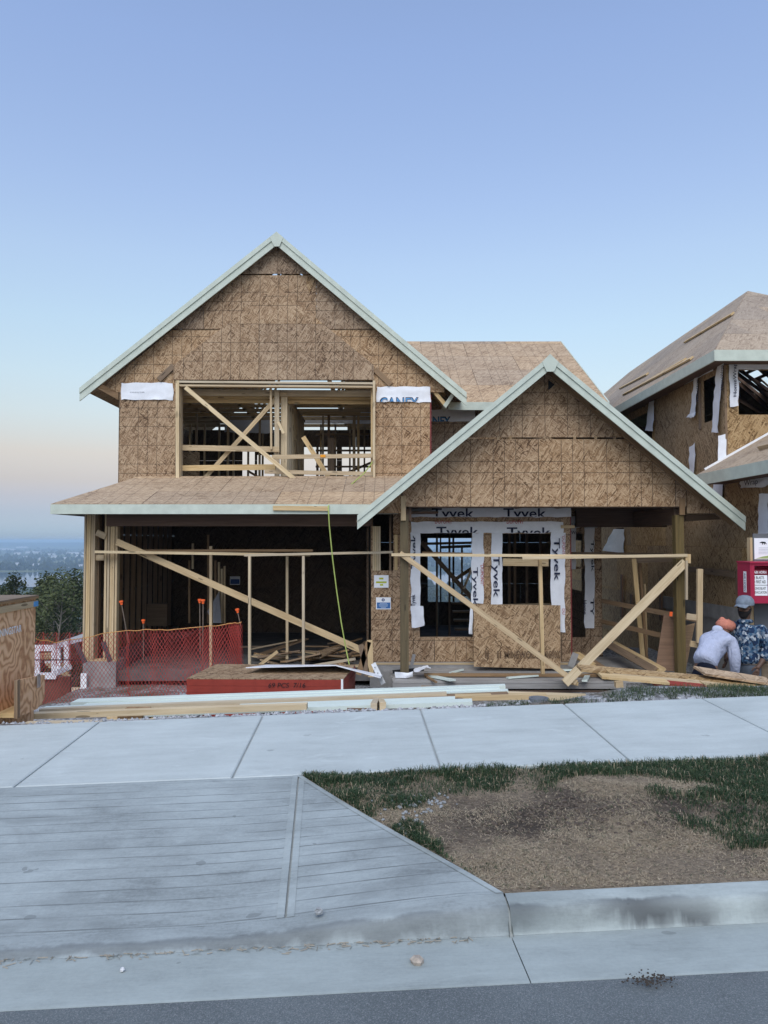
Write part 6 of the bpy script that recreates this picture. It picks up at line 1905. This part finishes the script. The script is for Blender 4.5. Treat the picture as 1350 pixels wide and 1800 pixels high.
LAB = {0: 'feathery olive green alder on the slope left of the house', 1: 'dark narrow conifer on the slope left of the house'}
def plant(px, top_py, Y, k, label=None):
    kind, (cm, tm) = PROTO[k]
    top_ = P(px, top_py, Y)
    gz = valley(top_.x, Y)
    h = max(6, top_.z - gz)
    s = h / 20.3
    r0 = root('alder_tree' if kind == 0 else 'conifer_tree', (top_.x, Y, gz), label or LAB[kind], 'tree', 'trees on the slope left of the house')
    for nm, me in (('trunk', tm), ('crown', cm)):
        o = bpy.data.objects.new(nm, me); COL.objects.link(o); o.parent = r0
        w = s * tr_.uniform(.75, 1.0)
        o.scale = (w, w, s); o.rotation_euler = (0, 0, r0.location.x * 1.7)
ORD = ['first', 'second', 'third', 'fourth', 'fifth', 'sixth', 'seventh', 'eighth', 'ninth', 'tenth', 'eleventh', 'twelfth', 'thirteenth', 'fourteenth', 'fifteenth', 'sixteenth', 'seventeenth', 'eighteenth']
spots = sorted(((4, 1030, 66, 3), (28, 1013, 62, 1), (16, 1022, 74, 0), (44, 1028, 80, 4), (54, 1034, 92, 3), (64, 1033, 84, 4), (74, 1024, 72, 0), (84, 1014, 66, 1), (97, 1014, 60, 2), (106, 1008, 58, 0), (117, 1018, 75, 1), (129, 1007, 64, 2), (141, 1012, 70, 0), (90, 1030, 95, 4), (122, 1028, 100, 3), (10, 1040, 88, 1), (36, 1046, 90, 2), (50, 1048, 84, 0), (68, 1044, 78, 2), (80, 1042, 90, 1), (111, 1040, 86, 2), (136, 1036, 88, 0)))
cnt = {0: 0, 1: 0}
for px, py, Y, k in spots:
    kd = PROTO[k][0]
    plant(px, py, Y, k, (ORD[cnt[kd]] + (' feathery alder' if kd == 0 else ' dark conifer') + ' from the left on the slope beyond the orange fences'))
    cnt[kd] += 1
# low wood on the lower slope and the far bank
def wood(name, label, rng, n, fx, fy, hs, seed, tones):
    r = random.Random(seed)
    V, F, A = [], [], []
    for _ in range(n):
        y = fy(r); x = fx(r, y)
        if noise.noise(Vector((x * .006, y * .0022, seed))) < rng: continue
        z = valley(x, y); h = r.uniform(*hs); w = h * r.uniform(.28, .55)
        tn = r.random()
        i = len(V)
        for lv, (zz, ww) in enumerate(((0, .8), (.45, 1.0), (.8, .55))):
            for k in range(6):
                a = k * 1.047 + lv * .5
                V.append((x + math.cos(a) * w * ww * r.uniform(.7, 1.2), y + math.sin(a) * w * ww * r.uniform(.7, 1.2), z - 1 + h * zz * r.uniform(.92, 1.08)))
        V.append((x, y, z + h)); A += [tn] * 19
        for lv in range(2):
            for k in range(6):
                F.append((i + lv * 6 + k, i + lv * 6 + (k + 1) % 6, i + lv * 6 + 6 + (k + 1) % 6, i + lv * 6 + 6 + k))
        for k in range(6): F.append((i + 12 + k, i + 12 + (k + 1) % 6, i + 18))
    me = bpy.data.meshes.new(name)
    me.from_pydata(V, [], F)
    me.attributes.new('tone', 'FLOAT', 'POINT').data.foreach_set('value', A)
    me.materials.append(leaf_mat(name + '_green', *tones))
    tag(link_mesh(name, me, (0, 0, 0)), label, kind='stuff')
wood('lower_wood', 'mass of dark trees lower down the slope toward the river', -.6, 2600, lambda r, y: r.uniform(-.75, .35) * y, lambda r: 110 + 520 * r.random() ** 1.2, (9, 17), 31, ((.018, .03, .014), (.05, .065, .028)))
wood('near_bank_wood', 'strip of trees along the near bank of the river', -.3, 1500, lambda r, y: r.uniform(-.75, .35) * y, lambda r: r.uniform(900, 1330), (9, 18), 33, ((.02, .032, .018), (.05, .06, .03)))
wood('far_bank_wood', 'hazy dark wood along the far bank of the river', -.05, 5200, lambda r, y: r.uniform(-.7, .3) * y, lambda r: 2045 + 4200 * r.random() ** 1.7, (10, 24), 35, ((.018, .028, .016), (.05, .06, .032)))
fb = random.Random(12)
NUM = ORD
wallm = mat_plain('farm_white', (.55, .56, .56)); roofm = mat_plain('farm_roof', (.42, .43, .45))
fcount = 0
for px, py, w_ in sorted(((5, 966, 60), (14, 967, 80), (30, 974, 40), (57, 972, 90), (88, 976, 60), (95, 980, 40), (134, 973.5, 130), (141, 979, 60), (30, 993, 26), (63, 995, 45), (122, 1001.5, 22), (142, 997, 30), (38, 963, 70), (110, 983, 40), (45, 981, 35), (72, 984, 30), (772, 975, 60), (815, 984, 50))):
    d = ray(px, py); 
    # walk out along the view ray until it meets the flat land
    Y = 2040
    while Y < 7500:
        p = d * (Y / d.y)
        if p.z <= valley(p.x, Y) + 3: break
        Y += 20
    z = valley(p.x, Y)
    b = root('farm_building', (p.x, Y, z), NUM[fcount] + ' pale building from the left, far off across the river', 'building', 'white buildings across the river')
    fcount += 1
    L, D_, H_ = w_ * Y / 2600 * .55, w_ * .2 * Y / 2600, 5 + Y / 1300
    MB().aabb((p.x - L / 2, Y, z), (p.x + L / 2, Y + D_, z + H_)).build('wall', wallm, b)
    MB().prism([(p.x - L / 2, Y - 1, z + H_), (p.x - L / 2, Y + D_ + 1, z + H_), (p.x - L / 2, Y + D_ / 2, z + H_ * 1.5)], (L, 0, 0)).build('roof', roofm, b)

# ================================================================ HAZE
t = NT('haze')
pv = t.n('ShaderNodeVolumePrincipled')
pv.inputs['Color'].default_value = (.58, .78, 1.0, 1)
pv.inputs['Density'].default_value = HAZE_D
pv.inputs['Anisotropy'].default_value = 0.0
o = t.n('ShaderNodeOutputMaterial')
t.nt.links.new(pv.outputs[0], o.inputs['Volume'])
if HAZE_D > 0:
    m = MB(); m.aabb((-9500, -70, -89.5), (9500, 15000, 8.0))
    hz = m.build('haze', t.mat); hz['kind'] = 'stuff'; hz['label'] = 'thin evening haze over the valley'
# ================================================================ PEOPLE
def skin_mesh(name, chains, mat, parent, base, F, levels=2, root_idx=0):
    """chains: lists of (key, (f,s,z), r); the first key of a chain may name an existing joint"""
    F = Vector((F[0], F[1], 0)).normalized(); Lf = Vector((-F.y, F.x, 0))
    V, E, Rr, idx = [], [], [], {}
    for ch in chains:
        prev = None
        for it in ch:
            if isinstance(it, str): prev = idx[it]; continue
            key, (f, s, z), r = it
            V.append(F * f + Lf * s + Vector((0, 0, z))); Rr.append(r if hasattr(r, '__len__') else (r, r)); idx[key] = len(V) - 1
            if prev is not None: E.append((prev, idx[key]))
            prev = idx[key]
    me = bpy.data.meshes.new(name)
    me.from_pydata([tuple(v) for v in V], E, [])
    o = bpy.data.objects.new('tmp_skin', me); COL.objects.link(o)
    md = o.modifiers.new('skin', 'SKIN'); md.use_smooth_shade = True; md.branch_smoothing = 0.6
    for i, r in enumerate(Rr): me.skin_vertices[0].data[i].radius = r
    for i in range(len(V)): me.skin_vertices[0].data[i].use_root = (i == root_idx)
    ss = o.modifiers.new('sub', 'SUBSURF'); ss.levels = levels; ss.render_levels = levels
    dg = bpy.context.evaluated_depsgraph_get()
    out = bpy.data.meshes.new_from_object(o.evaluated_get(dg))
    bpy.data.objects.remove(o)
    out.name = name
    out.materials.clear(); out.materials.append(mat)
    out.polygons.foreach_set('use_smooth', [True] * len(out.polygons))
    return link_mesh(name, out, base, parent)

def hand(side, w, d, up, palm=.075):
    """palm and five bent fingers from wrist point w, pointing along d; up is the thumb side (all in f,s,z)"""
    w, d, up = Vector(w), Vector(d).normalized(), Vector(up).normalized()
    n = d.cross(up).normalized()
    k = 'hand' + side
    chs = [['wr' + side, (k, tuple(w + d * .04), (.026, .036)), (k + 'p', tuple(w + d * .085), (.024, .036))]]
    for i, (o, ln) in enumerate(((.030, .068), (.011, .078), (-.010, .072), (-.029, .056))):
        b = w + d * .085 + up * o
        chs.append([k + 'p', (k + str(i) + 'a', tuple(b + d * .02), .0105), (k + str(i) + 'b', tuple(b + d * (.02 + ln * .5) + n * .010), .0095), (k + str(i) + 'c', tuple(b + d * (.02 + ln * .8) + n * .034), .008)])
    tb = w + d * .035 + up * .03
    chs.append([k, (k + 'ta', tuple(tb + up * .018 + d * .012), .012), (k + 'tb', tuple(tb + up * .028 + d * .045 + n * .012), .010), (k + 'tc', tuple(tb + up * .02 + d * .068 + n * .022), .0085)])
    return chs

sk_dark = mat_plain('skin_dark', (.10, .056, .038), rough=.5, var=.08, scale=12)
sk_mid = mat_plain('skin_brown', (.16, .085, .055), rough=.5, var=.08, scale=12)
t = NT('camo_cloth')
pv_ = t.obj()
wv_ = t.n('ShaderNodeVectorMath', {'operation': 'MULTIPLY_ADD'}, i0=t.n('ShaderNodeTexNoise', None, Vector=pv_, Scale=14.0, Detail=2).outputs['Color'], i1=(.06, .06, .06), i2=pv_).outputs[0]
c1 = t.n('ShaderNodeSeparateColor', None, Color=t.n('ShaderNodeTexVoronoi', None, Vector=wv_, Scale=34.0).outputs['Color']).outputs[0]
camo = t.ramp(c1, [(0, (.018, .035, .075)), (.28, (.05, .10, .165)), (.5, (.14, .18, .23)), (.70, (.36, .39, .42)), (.85, (.02, .03, .055))], 'CONSTANT')
M['camo'] = t.out(camo, rough=.9, bump=t.noise(t.mapping(pv_, scale=(8, 8, 4)), 1.0, 3, .6, 1.5), bstr=.9, bdist=.05, spec=.05)
def cloth(name, c, fold=.05):
    t = NT(name)
    o = t.obj()
    w1 = t.noise(t.mapping(o, scale=(7, 7, 3)), 1.0, 3, .6, 1.6)
    w2 = t.noise(o, 30, 3)
    v = t.math('ADD', t.math('MULTIPLY', w1, .8), t.math('MULTIPLY', w2, .2))
    col = t.ramp(v, [(.3, tuple(x * .86 for x in c)), (.7, tuple(min(1, x * 1.1) for x in c))])
    return t.out(col, rough=.95, bump=v, bstr=.9, bdist=fold, spec=.05)
M['jeans'] = mat_plain('grey_jeans', (.11, .13, .16), rough=.9, var=.2, scale=14, spec=.1)
M['navy'] = mat_plain('navy_trousers', (.010, .012, .022), rough=.9, var=.2, scale=14, spec=.1)
M['shirt'] = cloth('pale_shirt', (.40, .43, .54))
M['turban'] = cloth('salmon_cloth', (.55, .215, .15), .03)
M['cap'] = mat_plain('grey_cap', (.17, .20, .24), rough=.85, var=.2, scale=20, spec=.1)
M['beard'] = mat_plain('black_beard', (.010, .008, .008), rough=.95)
M['leather'] = mat_plain('tan_leather', (.20, .15, .10), rough=.75, var=.3, scale=10)

def head_chain(neck, c, fdir=(1, 0, 0), up=(0, 0, 1)):
    """neck, skull, jaw, nose and ears as one chain set"""
    c, f, u = Vector(c), Vector(fdir).normalized(), Vector(up).normalized()
    s = u.cross(f)
    T = lambda a, b, z: tuple(c + f * a + s * b + u * z)
    return [['nk', ('hd0', T(-.01, 0, -.03), (.092, .092)), ('hd1', T(.005, 0, .05), (.108, .112)), ('hd2', T(-.005, 0, .12), (.082, .086))],
            ['hd0', ('jaw', T(.065, 0, -.055), (.058, .058))],
            ['hd1', ('brow', T(.07, 0, .05), (.035, .05)), ('nose', T(.128, 0, .012), .017)],
            ['hd1', ('earL', T(-.005, .082, .03), (.02, .014))], ['hd1', ('earR', T(-.005, -.082, .03), (.02, .014))]]

def eyes(c, F, base, parent, fdir=Vector((1, 0, 0))):
    Fw = Vector((F[0], F[1], 0)).normalized(); L = Vector((-Fw.y, Fw.x, 0))
    for sgn in (1, -1):
        p = Vector(base) + Fw * (c[0] + .093) + L * (c[1] + sgn * .032) + Vector((0, 0, c[2] + .04))
        MB().lathe(p, [(0, -.008), (.011, -.004), (.013, .002), (.008, .008), (0, .01)], 8, axis=Fw).build('eye', M['black'], parent)

# ---- standing worker
sx, sy = 4.49, 9.22
sz = lot(sx, sy)
FS = (-.80, -.60)
base = Vector((sx, sy, sz))
H = 1 if True else 0
want = P(1303, 1050, sy).z - sz        # cap height above the ground there
k_ = want / 1.79
man = root('person', base, 'standing worker in blue camouflage jacket, grey cap and tool pouch, beside the red box', 'person')
def sc_(chs, k):
    out = []
    for ch in chs:
        out.append([it if isinstance(it, str) else (it[0], tuple(q * k for q in it[1]), tuple(q * k for q in it[2]) if hasattr(it[2], '__len__') else it[2] * k) for it in ch])
    return out
torso = [[('pv', (0, 0, .95), (.135, .165)), ('sp', (-.01, 0, 1.13), (.125, .155)), ('ch', (-.005, 0, 1.32), (.135, .175)), ('nb', (0, 0, 1.45), (.075, .085)), ('nk', (.015, 0, 1.53), .068)]]
armsL = [['ch', ('shL', (-.01, .185, 1.41), .070), ('elL', (-.07, .25, 1.13), .048), ('wrL', (.10, .22, .93), .032)]]
armsR = [['ch', ('shR', (-.01, -.185, 1.41), .070), ('elR', (-.03, -.25, 1.13), .048), ('wrR', (.17, -.19, .96), .032)]]
legs = [['pv', ('hpL', (0, .095, .88), (.10, .10)), ('knL', (.03, .11, .50), .070), ('anL', (-.01, .11, .10), .045), ('toL', (.15, .13, .045), (.035, .045))],
        ['pv', ('hpR', (0, -.095, .88), (.10, .10)), ('knR', (.05, -.11, .50), .070), ('anR', (.02, -.11, .10), .045), ('toR', (.18, -.13, .045), (.035, .045))]]
hc = (.03, 0, 1.62)
body = sc_(torso + armsL + armsR + legs + head_chain('nk', hc) + hand('L', (.10, .22, .93), (.5, -.1, -.7), (.5, -.5, .3)) + hand('R', (.17, -.19, .96), (.7, .3, -.4), (.2, .3, .8)), k_)
skin_mesh('body', body, sk_dark, man, base, FS)
jk = [[('pv', (0, 0, .90), (.20, .235)), ('pv2', (0, 0, 1.0), (.20, .235)), ('sp', (-.01, 0, 1.13), (.20, .235)), ('ch', (-.005, 0, 1.32), (.20, .25)), ('nb', (-.005, 0, 1.44), (.14, .16)), ('co', (-.015, 0, 1.52), (.09, .09))],
      ['ch', ('shL', (-.01, .195, 1.40), .105), ('elL', (-.07, .255, 1.14), .085), ('cuL', (.045, .232, .995), .068)],
      ['ch', ('shR', (-.01, -.195, 1.40), .105), ('elR', (-.03, -.255, 1.14), .085), ('cuR', (.10, -.213, 1.03), .068)]]
skin_mesh('jacket', sc_(jk, k_), M['camo'], man, base, FS)
tr = [[('pv', (0, 0, 1.04), (.165, .195)), ('pw', (0, 0, .90), (.17, .20))], ['pw', ('hpL', (.0, .095, .80), .13), ('knL', (.03, .11, .50), .085), ('anL', (-.01, .11, .12), .07)], ['pw', ('hpR', (.0, -.095, .80), .13), ('knR', (.05, -.11, .50), .085), ('anR', (.02, -.11, .12), .07)]]
skin_mesh('trousers', sc_(tr, k_), M['jeans'], man, base, FS)
bd = [[('b0', (.085, 0, 1.560), (.060, .080)), ('b1', (.120, 0, 1.515), (.045, .055))], ['b0', ('bl', (.035, .072, 1.61), .022), ('bl2', (.015, .078, 1.66), .014)], ['b0', ('br', (.035, -.072, 1.61), .022), ('br2', (.015, -.078, 1.66), .014)]]
skin_mesh('beard', sc_(bd, k_), M['beard'], man, base, FS)
eyes(tuple(q * k_ for q in hc), FS, base, man)
Fv = Vector((FS[0], FS[1], 0)).normalized(); Lv = Vector((-Fv.y, Fv.x, 0))
def loc(f, s, z): return base + (Fv * f + Lv * s + Vector((0, 0, z))) * k_
m = MB(); m.lathe(loc(.015, 0, 1.70), [(.104, -.01), (.108, .02), (.10, .06), (.07, .098), (.03, .112), (0, .114)], 18)
cap = m.build('cap', M['cap'], man, smooth=True)
m = MB()
arc = [(math.cos(a) * .105 + .02, math.sin(a) * .098) for a in lin(-1.15, 1.15, 11)]
out_ = [(math.cos(a) * .12 + .10, math.sin(a) * .088) for a in lin(-1.15, 1.15, 11)]
for i in range(10):
    q = [loc(arc[i][0], arc[i][1], 1.707), loc(out_[i][0], out_[i][1], 1.692 - .03 * abs(out_[i][1]) / .09), loc(out_[i + 1][0], out_[i + 1][1], 1.692 - .03 * abs(out_[i + 1][1]) / .09), loc(arc[i + 1][0], arc[i + 1][1], 1.707)]
    m.prism(q, (0, 0, -.006))
m.build('cap_brim', M['cap'], man)
# tool belt and pouches
m = MB()
ring = [loc(math.cos(a) * .165, math.sin(a) * .195, .955) for a in lin(0, 2 * math.pi, 25)]
for a, b in zip(ring, ring[1:]):
    d = (b - a); nrm = Vector((d.y, -d.x, 0)).normalized()
    m.prism([a - Vector((0, 0, .022)), b - Vector((0, 0, .022)), b + Vector((0, 0, .022)), a + Vector((0, 0, .022))], nrm * .006)
belt = m.build('tool_belt', M['leather'], man)
for f, s, w, h, dp in ((-.17, .12, .12, .19, .07), (-.06, .215, .13, .17, .07), (-.21, -.03, .09, .15, .06)):
    c = loc(f, s, .86); outv = (c - loc(0, 0, .86)); outv.z = 0; outv.normalize(); sd = Vector((-outv.y, outv.x, 0))
    m = MB()
    lo = [c + sd * a * w * .42 + outv * b * dp * .5 - Vector((0, 0, h / 2)) for a, b in ((-1, -1), (1, -1), (.8, 1), (-.8, 1))]
    hi = [c + sd * a * w * .5 + outv * b * dp * .8 + Vector((0, 0, h / 2)) for a, b in ((-1, -.6), (1, -.6), (.9, 1), (-.9, 1))]
    for i in range(4): m.face([lo[i], lo[(i + 1) % 4], hi[(i + 1) % 4], hi[i]])
    m.face(lo[::-1]); m.face([p - Vector((0, 0, .03)) for p in hi])
    m.build('pouch', M['leather'], man)
m = MB(); m.tube([loc(-.16, .14, .82), loc(-.24, .17, .74), loc(-.27, .12, .70)], .012, 6); m.build('hammer_loop', M['leather'], man)

# ---- bending worker
bx_, by_ = 3.86, 8.95
FB = (.75, .66)
base = Vector((bx_, by_, lot(bx_, by_)))
kb = (P(1236, 1166, by_).z - base.z) / .93
man2 = root('person', base, 'worker in pale grey sweatshirt and salmon turban bending over behind the panel pile', 'person')
torso = [[('pv', (-.02, 0, .92), (.14, .165)), ('sp', (.13, 0, 1.06), (.125, .15)), ('ch', (.33, 0, 1.20), (.13, .17)), ('nb', (.47, 0, 1.29), (.075, .08)), ('nk', (.54, 0, 1.315), .058)]]
ar = [['ch', ('shL', (.42, .18, 1.22), .07), ('elL', (.44, .22, .95), .048), ('wrL', (.52, .16, .70), .032)], ['ch', ('shR', (.42, -.18, 1.22), .07), ('elR', (.38, -.24, .95), .048), ('wrR', (.46, -.20, .70), .032)]]
lg = [['pv', ('hpL', (-.02, .10, .86), .10), ('knL', (.06, .13, .48), .07), ('anL', (-.03, .13, .10), .045), ('toL', (.13, .15, .045), (.035, .045))], ['pv', ('hpR', (-.02, -.10, .86), .10), ('knR', (.08, -.13, .48), .07), ('anR', (0, -.13, .10), .045), ('toR', (.16, -.15, .045), (.035, .045))]]
hc2 = (.62, 0, 1.33); fd = Vector((.75, 0, -.66)); ud = Vector((.66, 0, .75))
body = sc_(torso + ar + lg + head_chain('nk', hc2, fd, ud) + hand('L', (.52, .16, .70), (.3, 0, -.9), (.6, -.5, .2)) + hand('R', (.46, -.20, .70), (.3, 0, -.9), (.6, .5, .2)), kb)
skin_mesh('body', body, sk_mid, man2, base, FB)
sw = [[('pv', (-.06, 0, .90), (.175, .205)), ('pv2', (.02, 0, .975), (.17, .205)), ('sp', (.13, 0, 1.065), (.17, .21)), ('ch', (.33, 0, 1.20), (.18, .235)), ('nb', (.46, 0, 1.28), (.135, .15)), ('co', (.52, 0, 1.31), (.09, .09))],
      ['ch', ('shL', (.42, .19, 1.22), .11), ('elL', (.44, .225, .95), .085), ('cuL', (.51, .165, .73), .058)], ['ch', ('shR', (.42, -.19, 1.22), .11), ('elR', (.38, -.245, .95), .085), ('cuR', (.45, -.205, .73), .058)]]
skin_mesh('sweatshirt', sc_(sw, kb), M['shirt'], man2, base, FB)
tr = [[('pv', (.04, 0, .98), (.16, .19)), ('pw', (-.03, 0, .88), (.18, .205))], ['pw', ('hpL', (-.02, .10, .78), .135), ('knL', (.06, .13, .48), .088), ('anL', (-.03, .13, .12), .068)], ['pw', ('hpR', (-.02, -.10, .78), .135), ('knR', (.08, -.13, .48), .088), ('anR', (0, -.13, .12), .068)]]
skin_mesh('trousers', sc_(tr, kb), M['navy'], man2, base, FB)
# hood lying on the back, turban wound round the head
skin_mesh('hood', sc_([[('h0', (.36, .07, 1.35), (.05, .06)), ('h1', (.40, 0, 1.37), (.055, .075)), ('h2', (.38, -.08, 1.345), (.05, .06))]], kb), mat_plain('hood_grey', (.40, .43, .52), rough=.9), man2, base, FB)
Fv = Vector((FB[0], FB[1], 0)).normalized(); Lv = Vector((-Fv.y, Fv.x, 0))
U2 = (Fv * ud.x + Vector((0, 0, ud.z))).normalized(); F2 = (Fv * fd.x + Vector((0, 0, fd.z))).normalized()
hcw = base + (Fv * hc2[0] + Vector((0, 0, hc2[2]))) * kb
m = MB(); n_, mm = 22, 10
rg_ = []
for j in range(mm + 1):
    v = j / mm
    ring = []
    for i in range(n_):
        a = 2 * math.pi * i / n_
        r = .118 * math.sqrt(max(0.0, 1 - (v * 1.9 - .85) ** 2 * .9)) + .006 * math.sin(v * 22 + math.cos(a) * 2.5)
        if j == mm: r *= .25
        ring.append(hcw + F2 * (math.cos(a) * r * 1.05 - .01) + Lv * math.sin(a) * r + U2 * (v * .155 + .005 + .025 * math.cos(a)))
    rg_.append(ring)
for j in range(mm):
    for i in range(n_): m.face([rg_[j][i], rg_[j][(i + 1) % n_], rg_[j + 1][(i + 1) % n_], rg_[j + 1][i]])
m.face(rg_[-1])
m.build('turban', M['turban'], man2, smooth=True)
m = MB(); kc = hcw + U2 * .10 - F2 * .085 + Lv * .03
m.lathe(kc, [(0, -.03), (.03, -.022), (.04, 0), (.03, .025), (0, .032)], 12, axis=U2); m.build('turban_knot', M['turban'], man2, smooth=True)
